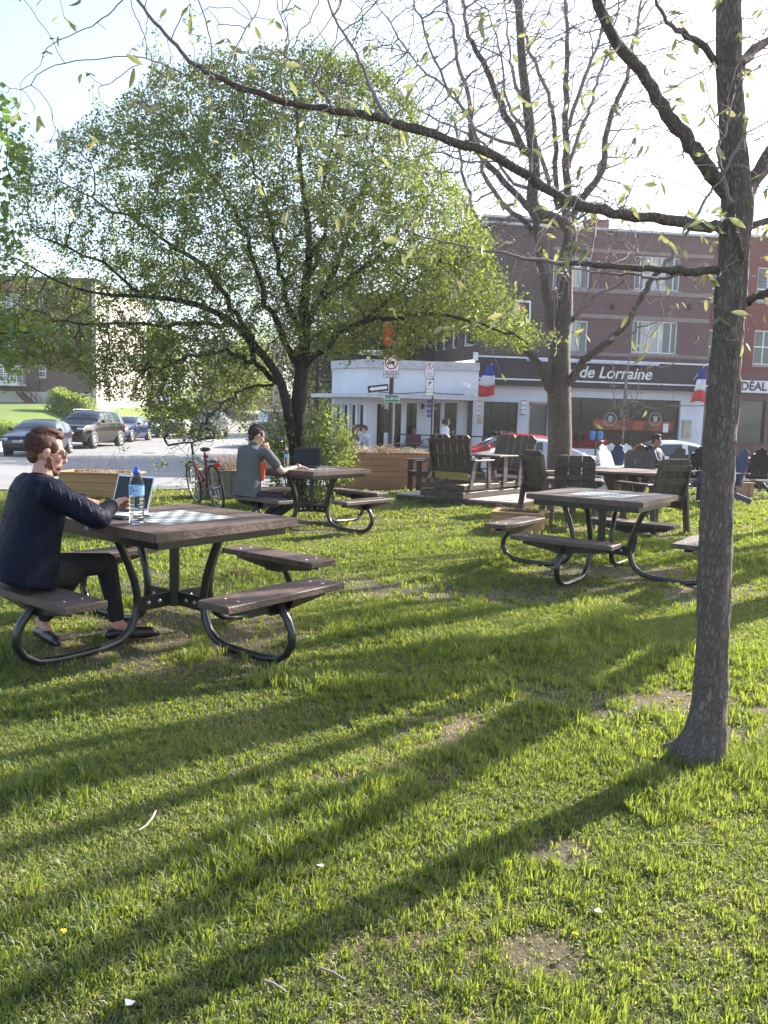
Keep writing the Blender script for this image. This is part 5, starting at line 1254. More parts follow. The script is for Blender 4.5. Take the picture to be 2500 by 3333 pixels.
mb.build('tabletop', PLASTIC_L, tb_)
for q in (-1,1): mb = MB(); mb.box((0, q*(Wd/2), .42), (.13,.034,.56), b=.003); mb.build('leg', CHB, tb_)
# ================================================================ CARS
TYRE = M('tyre_rubber', (.018,.018,.018), .85, bump=.3); RIM = M('alloy_rim', (.5,.51,.52), .3, metal=.8); CHROME = M('chrome_trim', (.75,.75,.76), .15, metal=1)
LENS = M('headlamp_glass', (.62,.66,.70), .12, (.40,.43,.47), 12, spec=.9); TAIL = M('tail_lamp_red', (.5,.015,.01), .2); CGL = M('car_glass', (.03,.045,.055), .03, (.02,.03,.04), 2, spec=1.); PLB = M('car_black_trim', (.015,.015,.016), .5)
def paint(name, c, mt=.35): return M(name, c, .16, tuple(q*.85 for q in c), 2, metal=mt*.2, coat=.15)
def car(label, x, y, rz, col, kind='sedan', group=None, z=None, plate=True):
    """car facing -y in its own frame; length along y, origin under its middle"""
    K = {'sedan': (4.6,1.80,1.44, [(-2.30,.42,.66,.66),(-2.22,.24,.74,.74),(-1.75,.20,.84,.84),(-1.2,.19,.92,.93),(-.75,.19,.95,1.02),(-.30,.19,.96,1.30),(.05,.19,.97,1.42),(.6,.19,.98,1.44),(1.1,.19,.99,1.37),(1.55,.20,1.00,1.16),(1.85,.22,1.00,1.03),(2.2,.28,.97,.98),(2.30,.45,.88,.88)], (-1.36,1.36), .325, (4,9)),
         'hatch': (4.4,1.80,1.48, [(-2.20,.42,.68,.68),(-2.12,.22,.78,.78),(-1.7,.20,.88,.88),(-1.2,.19,.96,.97),(-.8,.19,.99,1.04),(-.35,.19,1.0,1.32),(.05,.19,1.01,1.45),(.6,.19,1.03,1.48),(1.2,.19,1.05,1.45),(1.65,.21,1.06,1.35),(1.98,.26,1.06,1.15),(2.14,.34,1.0,1.02),(2.20,.5,.85,.86)], (-1.32,1.32), .32, (4,10)),
         'suv': (5.0,1.93,1.82, [(-2.50,.48,.86,.86),(-2.42,.30,1.02,1.02),(-2.0,.27,1.12,1.12),(-1.4,.26,1.18,1.19),(-1.05,.26,1.20,1.28),(-.62,.26,1.21,1.66),(-.30,.26,1.22,1.79),(.4,.26,1.23,1.82),(1.2,.26,1.23,1.82),(1.9,.28,1.23,1.78),(2.25,.32,1.22,1.6),(2.42,.38,1.18,1.24),(2.50,.55,1.0,1.02)], (-1.52,1.52), .38, (4,10)),
         'cabrio': (4.6,1.80,1.38, [(-2.30,.42,.66,.66),(-2.22,.24,.74,.74),(-1.75,.20,.84,.84),(-1.1,.19,.93,.94),(-.6,.19,.95,1.02),(-.2,.19,.96,1.28),(.15,.19,.97,1.37),(.6,.19,.98,1.38),(1.1,.19,.99,1.28),(1.45,.20,1.00,1.05),(1.85,.22,1.00,1.02),(2.2,.28,.97,.98),(2.30,.45,.88,.88)], (-1.36,1.36), .325, (4,9))}[kind]
    Ln, Wd, Hh, st, axles, wr, cab = K; hw = Wd/2
    t = thing('parked_car', label, 'car', (x, y, (Tz(x,y)-.03) if z is None else z), rz, group)
    def sect(s):
        yy, zl, zb, zt = s; e = min(1, max(0, (abs(yy)-Ln/2*.62)/(Ln/2*.38))); w = hw*(1-.16*e**2); tw = w*.99 if zt-zb < .06 else w*.99-(zt-zb)*.42
        g = min(1., (zt-zb)/.4)
        return [(0,zl),(w*.82,zl),(w*.95,zl+.06),(w,zl+(zb-zl)*.45),(w*1.0,zl+(zb-zl)*.72),(w*.975,zb-.02),(w*.95,zb+.01 if zt-zb > .06 else zb-.0),(tw+.02 if g > .2 else w*.86,zt-.09*g if g > .2 else zt+.005),(tw*.88 if g > .2 else w*.7,zt-.02*g if g > .2 else zt+.012),(tw*.5,zt+.02),(0,zt+.03)]
    mb = MB(); V = []; n = 21
    ss = []
    for i in range(len(st)-1):
        for k in range(3): ss.append(tuple(st[i][j]+(st[i+1][j]-st[i][j])*k/3 for j in range(4)))
    ss.append(st[-1]); rings = []
    for s in ss:
        q = sect(s); r_ = [(a, s[0], b) for a, b in q] + [(-a, s[0], b) for a, b in q[-2:0:-1]]; rings.append(r_); V += r_
    n = len(rings[0]); F = [(i*n+k, (i+1)*n+k, (i+1)*n+(k+1)%n, i*n+(k+1)%n) for i in range(len(ss)-1) for k in range(n)]
    F += [tuple(range(n)), tuple(range((len(ss)-1)*n, len(ss)*n))[::-1]]
    mb.add(V, F, True); body = mb.build('body', col, t)
    # glazing, a hair outside the body skin
    def pt(i, k, off=.006):
        a = Vector(rings[i][k]); b = Vector(rings[min(i+1,len(ss)-1)][k]); c = Vector(rings[i][(k+1)%n]); d = Vector(rings[i][k-1]); e = Vector(rings[max(i-1,0)][k])
        nn = (b-e).cross(c-d); nn = nn.normalized() if nn.length > 1e-9 else Vector((0,0,1)); m_ = Vector((0,a.y,.75)); 
        if nn.dot(a-m_) < 0: nn = -nn
        return a+nn*off
    c0, c1 = cab[0]*3, cab[1]*3
    def strip_(name, i0, i1, ks):
        mb = MB(); v = [pt(i, k % n) for i in range(i0, i1+1) for k in ks]; m_ = len(ks); f = [(a*m_+b, (a+1)*m_+b, (a+1)*m_+b+1, a*m_+b+1) for a in range(i1-i0) for b in range(m_-1)]; mb.add(v, f, True); return mb.build(name, CGL, t)
    topi = range(7, n-7+1)
    wi = next(i for i in range(len(ss)) if ss[i][3] >= Hh-.05)
    strip_('windscreen', c0+1, wi-1, list(range(7, n-6)))
    ri = next(i for i in range(len(ss)-1, 0, -1) if ss[i][3] >= Hh-.08)
    strip_('rear_window', ri+1, min(c1, len(ss)-3), list(range(8, n-7)))
    mid = (wi+ri)//2+1
    for ks in ((6,7), (n-7, n-6)):
        for a_, b_ in ((c0+3, mid-1), (mid, ri+ (2 if kind != 'suv' else 1))): strip_('side_window', a_, b_, list(ks))
    for s in (-1, 1):
        for ay in axles:
            mb = MB(); mb.lathe((s*(hw-.004), ay, wr+.0), [(wr*1.16,-.18),(wr*1.16,.008),(0,.008)], 22, (s,0,0)); mb.build('wheel_arch', PLB, t)
            w_ = link('wheel', None, None, t); w_.location = (s*(hw-.085), ay, wr)
            mb = MB(); mb.lathe((0,0,0), [(wr*.66,-.1),(wr*.93,-.1),(wr,-.06),(wr,.07),(wr*.94,.105),(wr*.68,.11)], 24, (s,0,0)); mb.build('tyre', TYRE, w_)
            mb = MB(); mb.lathe((0,0,0), [(wr*.68,.105),(wr*.62,.09),(wr*.60,.03),(0,.03)], 20, (s,0,0)); o = mb.build('rim', PLB, w_)
            mb = MB()
            for k in range(5): a = 2*math.pi*k/5; mb.beam((s*.085,0,0),(s*.10,math.cos(a)*wr*.62,math.sin(a)*wr*.62),.05,.02,(s,0,0))
            mb.lathe((s*.04,0,0), [(wr*.67,.05),(wr*.67,.068),(wr*.58,.068),(wr*.58,.05)], 22, (s,0,0)); mb.lathe((s*.09,0,0), [(.05,0),(.04,.02),(0,.022)], 12, (s,0,0)); mb.build('spokes', RIM, w_)
        zl = st[1][2]
        mb = MB(); mb.ball((s*hw*.68, -Ln/2+.12, zl-.10), (.22,.13,.085), 12); mb.build('headlight', LENS, t)
        mb = MB(); mb.ball((s*hw*.78, Ln/2-.12, st[-2][2]-.12), (.15,.12,.10), 12); mb.build('tail_light', TAIL, t)
        mb = MB(); mb.ball((s*(hw+.10), -Ln/2+(axles[0]+Ln/2)+.78, st[4][2]+.09), (.11,.06,.075), 10); mb.beam((s*(hw-.03), -Ln/2+(axles[0]+Ln/2)+.80, st[4][2]+.03),(s*(hw+.06), -Ln/2+(axles[0]+Ln/2)+.79, st[4][2]+.05),.05,.03); mb.build('wing_mirror', col, t)
        mb = MB(); yf, zf = -.4, st[4][2]-.12
        for q in (0, 1.05): mb.box((s*(hw+.002), yf+q+.35, zf), (.02,.16,.025), b=.006)
        mb.build('door_handle', CHROME if kind == 'suv' else col, t)
    fz = (st[0][1]+st[0][2])/2
    mb = MB(); mb.box((0,-Ln/2+.0,fz+.10 if kind == 'suv' else fz+.06), (Wd*.42,.05,.18 if kind == 'suv' else .10), b=.02); g_ = mb.build('grille', PLB, t)
    mb = MB()
    for k in range(3): mb.box((0,-Ln/2-.03,fz+(.04+.06*k if kind == 'suv' else .03+.035*k)), (Wd*.40,.012,.014))
    mb.lathe((0,-Ln/2-.03,fz+.1), [(.075 if kind == 'suv' else .05,0),(.075 if kind == 'suv' else .05,.012),(.06 if kind == 'suv' else 0,.012)], 20, (0,-1,0)); mb.build('grille_trim', CHROME, g_)
    mb = MB(); mb.box((0,-Ln/2+.03,fz-.14), (Wd*.62,.08,.09), b=.02); mb.build('lower_intake', PLB, t)
    if plate: mb = MB(); mb.box((0,Ln/2+.012,st[-1][1]+.25), (.30,.012,.15)); mb.build('number_plate', M('plate_white',(0,0,0)), t)
    if kind == 'suv':
        for s in (-1,1): mb = MB(); mb.tube([(s*.68,-.35,1.79),(s*.70,-.25,1.86),(s*.70,1.7,1.87),(s*.68,1.8,1.80)], .018, 6); mb.build('roof_rail', CHROME, t)
    return t
G4 = 'cars parked along the left kerb of the side street'
car('dark navy hatchback nearest us at the left edge of the side street', -14.75, 34.0, R(6), paint('navy_paint', (.006,.008,.028)), 'hatch', G4)
car('black sport utility car with chrome grille behind the navy hatchback', -15.05, 40.6, R(-5), paint('black_paint', (.004,.004,.005)), 'suv', G4)
car('dark blue sedan tucked behind the black sport utility car', -15.35, 47.2, R(-4), paint('deep_blue_paint', (.012,.02,.07)), 'sedan', G4)
car('blue soft top convertible, farthest of the parked row', -15.2, 53.6, R(-12), paint('mid_blue_paint', (.02,.045,.14)), 'cabrio', G4)
car('dark grey sport utility car standing in the middle of the side street', -12.0, 54.5, R(4), paint('charcoal_paint', (.06,.065,.08)), 'suv', 'cars on the side street')
car('white sedan far up the side street', -21.2, 76, R(10), paint('white_paint', (.55,.57,.6), 0), 'sedan', 'cars on the side street')
car('silver blue sedan beyond the white one up the hill', -28.4, 104, R(14), paint('silver_blue_paint', (.25,.3,.42)), 'sedan', 'cars on the side street')
car('teal grey hatchback with red tail lights seen behind the man in grey', -6.6, 45.5, R(178), paint('teal_paint', (.02,.06,.075)), 'hatch', 'cars on the side street')
car('white estate car glimpsed between the twin trunks and the suv', -8.6, 62, R(176), paint('white_paint', (0,0,0)), 'suv', 'cars on the side street')
G5 = 'cars parked before the restaurant'
car('silver sedan parked in the avenue behind the double glider', 3.75, 22.9, R(-90), paint('silver_paint', (.42,.44,.48)), 'sedan', G5)
car('red hatchback parked behind the silver sedan', 3.65, 25.25, R(-90), paint('crimson_paint', (.40,.018,.015), .1), 'hatch', G5)
car('white sedan parked before the big shop window', 8.35, 24.9, R(-90), paint('pearl_white_paint', (.70,.70,.68), 0), 'sedan', G5)
car('red car whose roof shows at the right edge of the picture', 12.9, 25.0, R(-90), paint('bright_red_paint', (.45,.03,.025), .1), 'hatch', G5)
# ================================================================ SIGNS, POLES, FLAGS
POLE = M('brown_pole_paint', (.03,.022,.022), .5); SGW = M('sign_face_white', (.78,.78,.76), .5, (.70,.70,.68), 8); SGK = M('sign_black_ink', (.02,.02,.02), .5); SGR = M('sign_red_ink', (.50,.02,.02), .5); SGG = M('sign_green', (.0,.19,.085), .5, (.0,.16,.07), 6)
DS = 24.5
def spx(u, v, d=DS): return at(1100+u*.3315, 900+v*.3315, d)
def srect(x0, y0, x1, y1, d=DS): a = spx(x0, y0, d); b = spx(x1, y1, d); return (a.x+b.x)/2, (a.z+b.z)/2, b.x-a.x, a.z-b.z
def board(name, label, cat, x0, y0, x1, y1, m, d=DS, rim=None, tilt=0, group=None, parent=None, th=.012, yaw=0):
    cx, cz, w_, h = srect(x0, y0, x1, y1, d); t = thing(name, label, cat, (cx, d, cz), yaw, group)
    mb = MB(); r_ = Matrix.Rotation(tilt, 3, 'Y'); mb.box((0,0,0), (w_, th, h), r_, b=.003); mb.build('plate', rim or m, t)
    mb = MB(); mb.box((0,-th/2-.002,0), (w_-.025, .003, h-.025), r_); mb.build('face', m, t); return t, w_, h
px = spx(522, 1300); zt_ = spx(522, 700).z
lp = thing('sign_pole', 'tall dark brown street pole carrying the traffic signs', 'pole', (px.x, DS+.14, Tz(px.x, DS)))
mb = MB(); mb.tube([(0,0,-.1),(0,0,1.2),(0,0,5.0)], [.082,.08,.07], 14); mb.build('shaft', POLE, lp)
mb = MB(); mb.box((-.13,-.02,spx(0,1420).z-lp.location.z), (.14,.16,.62), b=.01); mb.build('switch_box', POLE, lp)
mb = MB(); mb.box((-.15,-.02,spx(0,1345).z-lp.location.z+.05), (.13,.14,.25), b=.01); mb.build('switch_box', POLE, lp)
mb = MB(); mb.ball((0,0,5.0), (.09,.09,.05), 12); mb.build('cap', POLE, lp)
GS = 'traffic signs on the dark pole'
t, w_, h = board('no_truck_sign', 'white sign with a red barred truck and EXCEPTÉ LIVRAISON LOCALE', 'traffic sign', 452,770,597,998, SGW, rim=SGK, d=DS-.02, group=GS)
mb = MB(); ring(mb, (0, h*.16), w_*.34, w_*.42, -.011, 36); mb.beam((-w_*.26,-.012,h*.16+w_*.26),(w_*.26,-.012,h*.16-w_*.26),.03*w_*2.2,.002,(0,1,0)); mb.build('red_ring', SGR, t)
mb = MB(); mb.box((w_*.03,-.0095,h*.16+.01), (w_*.36,.002,w_*.2)); mb.box((-w_*.22,-.0095,h*.16-.01), (w_*.12,.002,w_*.12)); mb.lathe((w_*.14,-.0095,h*.16-w_*.11), [(w_*.05,0),(0,.001)], 12, (0,-1,0)); mb.lathe((-w_*.2,-.0095,h*.16-w_*.11), [(w_*.05,0),(0,.001)], 12, (0,-1,0)); mb.build('truck_symbol', SGK, t)
for k, s_ in enumerate(('EXCEPTÉ','LIVRAISON','LOCALE')): text(s_, w_*.205, SGK, t, (0,-.011,-h*.235-k*h*.095), (math.pi/2,0,0), 'sign_lettering', .0006, off=.0015)
t, w_, h = board('one_way_sign', 'black plate with a broad white arrow pointing left', 'traffic sign', 288,1062,500,1135, SGK, tilt=-.12, d=DS-.08, group=GS, yaw=-.3)
mb = MB(); r_ = Matrix.Rotation(-.12, 4, 'Y'); a = h*.34
mb.prism([(-w_*.44,0),(-w_*.26,a),(-w_*.26,a*.62),(w_*.44,a*.62),(w_*.44,-a*.62),(-w_*.26,-a*.62),(-w_*.26,-a)], .003, Matrix.Translation((0,-.011,0)) @ r_ @ Matrix.Rotation(math.pi/2,4,'X')); mb.build('arrow', SGW, t)
t, w_, h = board('dead_end_sign', 'green CUL-DE-SAC plate with white letters', 'traffic sign', 459,1160,601,1236, SGG, rim=SGW, d=DS-.02, group=GS)
text('CUL·DE·SAC', h*.50, SGW, t, (0,-.011,-.002), (math.pi/2,0,0), 'sign_lettering', .0006, sx=.92, off=.002)
t, w_, h = board('street_name_sign', 'long white street name plate half hidden by leaves', 'street sign', 215,718,446,775, SGW, d=DS+.02)
text('Côte-des-Neiges', h*.62, SGK, t, (-.01,-.011,0), (math.pi/2,0,0), 'sign_lettering', .0006, sx=.80, off=.001)
mb = MB(); q = spx(465,745); mb.box((q.x-t.location.x,-.002,q.z-t.location.z), (.13,.014,h), b=.002); mb.build('red_end', M('pink_red_enamel', (.5,.06,.06), .5), t)
t = thing('pole_banner', 'bright red banner hanging on the dark street pole', 'banner', (spx(492,560).x, DS-.05, spx(492,560).z))
cx, cz, w_, h = srect(450,430,535,668); mb = MB(); N = 12; V = []
for i in range(N+1):
    for j in range(7): u = j/6-.5; v = .5-i/N; V.append((u*w_, .025*math.sin(j*1.3+i*.5)+(.05*(u)**2), v*h))
mb.add(V, [(i*7+j,(i+1)*7+j,(i+1)*7+j+1,i*7+j+1) for i in range(N) for j in range(6)], True); o = mb.build('cloth', M('signal_red_cloth', (.62,.02,.015), .7), t); sl = o.modifiers.new('t','SOLIDIFY'); sl.thickness = .004
mb = MB(); mb.beam((-w_/2,0,h/2+.02),(w_/2+.05,0,h/2+.02),.02,.02); mb.beam((-w_/2,0,-h/2-.02),(w_/2+.05,0,-h/2-.02),.02,.02); mb.build('arm', POLE, t)
DP = 24.9; pq = spx(925, 1300, DP)
pp = thing('sign_post', 'thin dark post with two parking signs behind the glider', 'pole', (pq.x, DP+.05, Tz(pq.x, DP)))
mb = MB(); q0 = spx(915,1585,DP); q1 = spx(938,945,DP); q2 = spx(928,838,DP); lz = pp.location
mb.beam((q0.x-lz.x-.02,0,-.1),(q0.x-lz.x,0,q0.z-lz.z),.045,.03,(0,1,0)); mb.beam((q0.x-lz.x,0,q0.z-lz.z),(q1.x-lz.x,0,q1.z-lz.z),.045,.03,(0,1,0)); mb.beam((q1.x-lz.x-.02,0,q1.z-lz.z-.01),(q2.x-lz.x-.02,0,q2.z-lz.z),.035,.02,(0,1,0)); mb.build('shaft', POLE, pp)
GP = 'parking signs on the thin post'
t, w_, h = board('parking_sign', 'upper white parking sign with a barred P in a red ring', 'traffic sign', 857,833,941,1003, SGW, rim=SGK, d=DP-.03, group=GP)
mb = MB(); ring(mb, (0,h*.22), w_*.30, w_*.37, -.011, 30); mb.beam((-w_*.22,-.0125,h*.22+w_*.22),(w_*.22,-.0125,h*.22-w_*.22),.02,.0015,(0,1,0)); mb.build('red_ring', SGR, t)
text('P', w_*.55, SGK, t, (0,-.011,h*.22), (math.pi/2,0,0), 'sign_lettering', .0006)
for k, s_ in enumerate(('7h-9h','MARDI','AVRIL-DEC')): text(s_, w_*.20, SGK, t, (0,-.011,-h*.14-k*h*.12), (math.pi/2,0,0), 'sign_lettering', .0005)
t, w_, h = board('parking_sign', 'lower white parking sign reading P 60 min', 'traffic sign', 863,1010,938,1173, SGW, rim=SGK, d=DP-.03, group=GP)
text('P', w_*.72, SGK, t, (0,-.011,h*.24), (math.pi/2,0,0), 'sign_lettering', .0006, off=.004)
for k, s_ in enumerate(('60 min','9h-21h')): text(s_, w_*.30, SGK, t, (0,-.011,-h*.10-k*h*.20), (math.pi/2,0,0), 'sign_lettering', .0005)
# flags on the sign band
def flag(label, top, drop, w_, lean, dirx, base, sd):
    t = thing('french_flag', label, 'flag', base, 0, 'blue white red flags on the shop fronts')
    tp = Vector(top)-Vector(base); mb = MB(); mb.tube([(0,0,0), tp+tp.normalized()*.12], .015, 6); mb.build('flag_pole', SGW, t)
    N = 12; M_ = 8; bands = {'blue_band':(0,4,M('flag_blue', (.02,.05,.28), .8)), 'white_band':(4,8,M('flag_white', (.72,.72,.74), .8)), 'red_band':(8,12,M('flag_red', (.55,.03,.03), .8))}
    def P(i, j):
        f = i/N; u = j/M_; wd = w_*(.35+.75*f); return tp + Vector((lean*f + (u-.5)*wd, .06*math.sin(u*9+f*3+sd), -drop*f - .10*math.sin(u*math.pi)*f*dirx))
    for nm, (a, b, m_) in bands.items():
        mb = MB(); V = [P(i,j) for i in range(a, b+1) for j in range(M_+1)]; k = M_+1
        mb.add(V, [(i*k+j,(i+1)*k+j,(i+1)*k+j+1,i*k+j+1) for i in range(b-a) for j in range(M_)], True); o = mb.build(nm, m_, t); s_ = o.modifiers.new('t','SOLIDIFY'); s_.thickness = .004
fb_ = pf.a+pf.d*pf.hit(*Q7(150,960,0,0)[:2])[0]; tp = at(1500+165*.6028, 680+845*.6028, 33.1)
flag('blue white red flag hanging at the left end of the sign band', tp, 1.18, .82, -.28, 1, (tp.x+.05, 33.8, tp.z-.5), 0)
tp = at(1500+1308*.6028, 680+858*.6028, 34.3)
flag('blue white red flag at the right end of the sign band beside the red brick', tp, 1.5, .62, -.12, -1, (tp.x-.35, 35.2, tp.z-.9), 2)
# parking meter
q = at(1942, 1400, 26.6); t = thing('parking_meter', 'blue parking meter head on a post before the dark shop window', 'parking meter', (q.x, 26.6, Tz(q.x,26.6)+.1))
mb = MB(); mb.tube([(0,0,0),(0,0,1.05)], .03, 8); mb.build('post', POLE, t)
for s in (-1,1): mb = MB(); mb.box((s*.12,0,1.22), (.18,.14,.30), b=.04); mb.build('meter_head', M('meter_blue', (.03,.16,.42), .4), t)
# small white wall light boxes on posts above the cafe roof
for X, lb in ((297,'small white lamp box standing on the left of the cafe roof'),(1352,'small white lamp box on the brick above the sign band')):
    q = at(1100+X*.3315, 900+(825 if X < 500 else 785)*.3315, 28.9 if X < 500 else 33.4); mb = MB(); mb.box((0,0,0), (.12 if X < 500 else .2,.1,.27 if X < 500 else .33), b=.01); mb.box((0,.05,-.22), (.03,.03,.18)); mb.box((0,.2,-.3),(.03,.6,.03)); o = mb.build('lamp_box', WHITE); o.location = q; tag(o, lb, 'lamp')
# ---- cafe terrace
tr_ = thing('terrace_railing', 'black metal railing round the cafe terrace', 'railing', (0,0,0))
def RZ(x,y): return Tz(x,y)+.10
a = at(1100+560*.3315, 1394, 27.3); b = at(1100+1425*.3315, 1394, 27.3); mb = MB()
for z in (.95,.55,.12): mb.beam((a.x,27.3,RZ(a.x,27.3)+z+.1),(b.x,27.3,RZ(b.x,27.3)+z+.1),.04,.04)
for k in range(8): x = a.x+(b.x-a.x)*k/7; mb.box((x,27.3,RZ(x,27.3)+.52), (.05,.05,1.06))
mb.build('rails', BLK, tr_)
for i, (X, lb) in enumerate(((640,'small dark cafe table left of the sign pole'),(760,'small dark cafe table below the violet banner'),(1120,'small dark cafe table behind the walking woman'))):
    q = at(1100+X*.3315, 1420, 27.9); t = thing('cafe_table', lb, 'table', (q.x, 27.9, RZ(q.x,27.9)), 0, 'cafe terrace tables')
    mb = MB(); mb.box((0,0,.73), (.6,.6,.03), b=.01); mb.build('tabletop', M('pale_cafe_top', (.3,.3,.32), .4), t); mb = MB(); mb.tube([(0,0,0),(0,0,.72)], .025, 6); mb.lathe((0,0,0), [(.22,0),(.2,.02),(0,.03)], 12); mb.build('pedestal', BLK, t)
def cafe_chair(lb, x, y, rz):
    t = thing('cafe_chair', lb, 'chair', (x, y, RZ(x,y)), rz, 'black cafe chairs'); mb = MB(); mb.box((0,0,.45), (.42,.42,.03), b=.01); mb.build('seat', BLK, t)
    mb = MB(); mb.tube([(-.2,.2,.45),(-.2,.26,.88),(0,.28,.92),(.2,.26,.88),(.2,.2,.45)], .015, 6)
    for k in range(5): mb.tube([(-.14+.07*k,.21,.46),(-.14+.07*k,.27,.89)], .008, 4)
    mb.build('backrest', BLK, t)
    for sx in (-1,1):
        for sy in (-1,1): mb = MB(); mb.tube([(sx*.18,sy*.18,.44),(sx*.2,sy*.21,0)], .013, 5); mb.build('leg', BLK, t)
    return t
q = at(1196, 1430, 23.6)
for i, (X, d, rz, lb) in enumerate(((1207,26.6,R(60),'black cafe chair holding the diner in the pale jacket'),(1345,27.9,R(10),'black cafe chair near the big dark pole'),(1310,27.95,R(-60),'black cafe chair left of the middle cafe table'),(1500,28.0,R(90),'black cafe chair close to the downpipe'),(1395,27.95,R(180),'black cafe chair by the thin sign post'))):
    q = at(X, 1430, d); cafe_chair(lb, q.x, d, rz)
q = at(1340, 1440, 26.9); tuft('flower_pot_plant', 'red flowering plants along the terrace foot', 'flowers', (at(1243,1440,26.9).x, 26.9, RZ(-.1,26.9)+.35), 160, .35, .9, M('red_flowers', (.3,.02,.03), .7, (.03,.06,.015), 8), .1, .012, (.25,.08), .6, 4, 55)
q = at(1175, 1400, 27.5); t = thing('menu_stand', 'dark and white menu stand at the left end of the cafe', 'stand', (q.x, 27.5, RZ(q.x,27.5)))
mb = MB(); mb.box((0,0,1.25), (.26,.05,.20), b=.01); mb.build('top_board', M('dark_green_board', (.015,.03,.02), .4), t); mb = MB(); mb.box((0,0,.95), (.24,.05,.32)); mb.box((0,.02,.4),(.04,.04,.8)); mb.build('panel', WHITE, t)
# ================================================================ PEOPLE
SKIN = M('skin', (.52,.29,.21), .5, (.46,.23,.165), 9, .15, 200, spec=.4); SKIN2 = M('light_tan_skin', (.50,.30,.21), .55, (.44,.25,.17), 9, .15, 200)
def rotz(v, a): c, s = math.cos(a), math.sin(a); return Vector((v[0]*c-v[1]*s, v[0]*s+v[1]*c, v[2]))
def head(mb, c, R_, k=1.0):
    """head facing -y turned by R_ (3x3); c = centre of the skull"""
    c = Vector(c); q = lambda x,y,z: c + R_ @ Vector((x*k,y*k,z*k))
    mb.ball(q(0,.012,.025), (.076*k,.097*k,.098*k), 20, R_)           # skull
    mb.ball(q(0,-.030,-.045), (.058*k,.062*k,.075*k), 18, R_)         # face
    mb.ball(q(0,-.052,-.098), (.032*k,.034*k,.024*k), 14, R_)         # chin
    mb.caps(q(-.045,-.0,-.075), q(-.015,-.058,-.10), .02*k, .018*k); mb.caps(q(.045,-.0,-.075), q(.015,-.058,-.10), .02*k, .018*k)   # jaw
    mb.caps(q(0,-.088,.012), q(0,-.108,-.030), .009*k, .014*k)        # nose
    mb.ball(q(0,-.104,-.036), (.017*k,.014*k,.010*k), 12, R_)
    mb.caps(q(-.04,-.078,.022), q(.04,-.078,.022), .014*k, .014*k)    # brow
    for s in (-1,1): mb.ball(q(s*.042,-.062,-.025), (.022*k,.022*k,.024*k), 12, R_); mb.ball(q(s*.081,.010,-.008), (.007*k,.019*k,.033*k), 14, R_ @ Matrix.Rotation(.25,3,'X')); mb.ball(q(s*.084,.012,.004), (.007*k,.018*k,.014*k), 10, R_)
    mb.caps(q(-.020,-.088,-.066), q(.020,-.088,-.066), .008*k, .008*k); mb.caps(q(-.016,-.087,-.077), q(.016,-.087,-.077), .008*k, .008*k)
def hand(mb, wrist, Rh, curl=.5, k=1., spread=.05, side=1, thumb=.5):
    """palm from the wrist along local +x; z = back of the hand up; fingers curl towards -z; thumb on the side*y"""
    w = Vector(wrist); q = lambda x,y,z: w + Rh @ Vector((x*k,y*k,z*k))
    for y in (-.026,-.009,.009,.026): mb.caps(q(.0,y*.6,0), q(.088,y,-.002), .0155*k, .0125*k, 10)
    for i, (y, L) in enumerate(((.029*side,.072),(.010*side,.080),(-.010*side,.074),(-.029*side,.058))):
        a = .0; p = (.090, y, -.002); ln = (L*.45, L*.3, L*.25); rr = (.0098,.0088,.0078,.0068); c_ = curl*(1+.12*i)
        for j in range(3):
            a += c_*(.75,1.,.7)[j]; n_ = (p[0]+math.cos(a)*ln[j], p[1]+spread*(1.5-i)*side*.25*ln[j]*2, p[2]-math.sin(a)*ln[j]); mb.caps(q(*p), q(*n_), rr[j]*k, rr[j+1]*k, 8); p = n_
    p0 = (.018,.026*side,-.006); p1 = (.050,.052*side,-.020-.01*thumb); p2 = (.078,.058*side-.02*thumb*side,-.034-.012*thumb); p3 = (.100,.052*side-.034*thumb*side,-.040-.016*thumb)
    mb.caps(q(*p0), q(*p1), .0155*k, .0125*k, 8); mb.caps(q(*p1), q(*p2), .0118*k, .0098*k, 8); mb.caps(q(*p2), q(*p3), .0098*k, .0078*k, 8)
def frame(x, z):     # matrix whose columns are x, y, z from a wanted x and a rough z
    x = Vector(x).normalized(); z = Vector(z); y = z.cross(x).normalized(); z = x.cross(y); return Matrix((x, y, z)).transposed()
def shoe(mb, heel, toe, k=1.):
    h, t = Vector(heel), Vector(toe); d = (t-h); mb.caps(h+Vector((0,0,.035*k)), h+d*.45+Vector((0,0,.040*k)), .036*k, .038*k); mb.caps(h+d*.4+Vector((0,0,.034*k)), h+d*.85+Vector((0,0,.026*k)), .040*k, .034*k); mb.caps(h+d*.7+Vector((0,0,.022*k)), h+d+Vector((0,0,.016*k)), .034*k, .018*k)
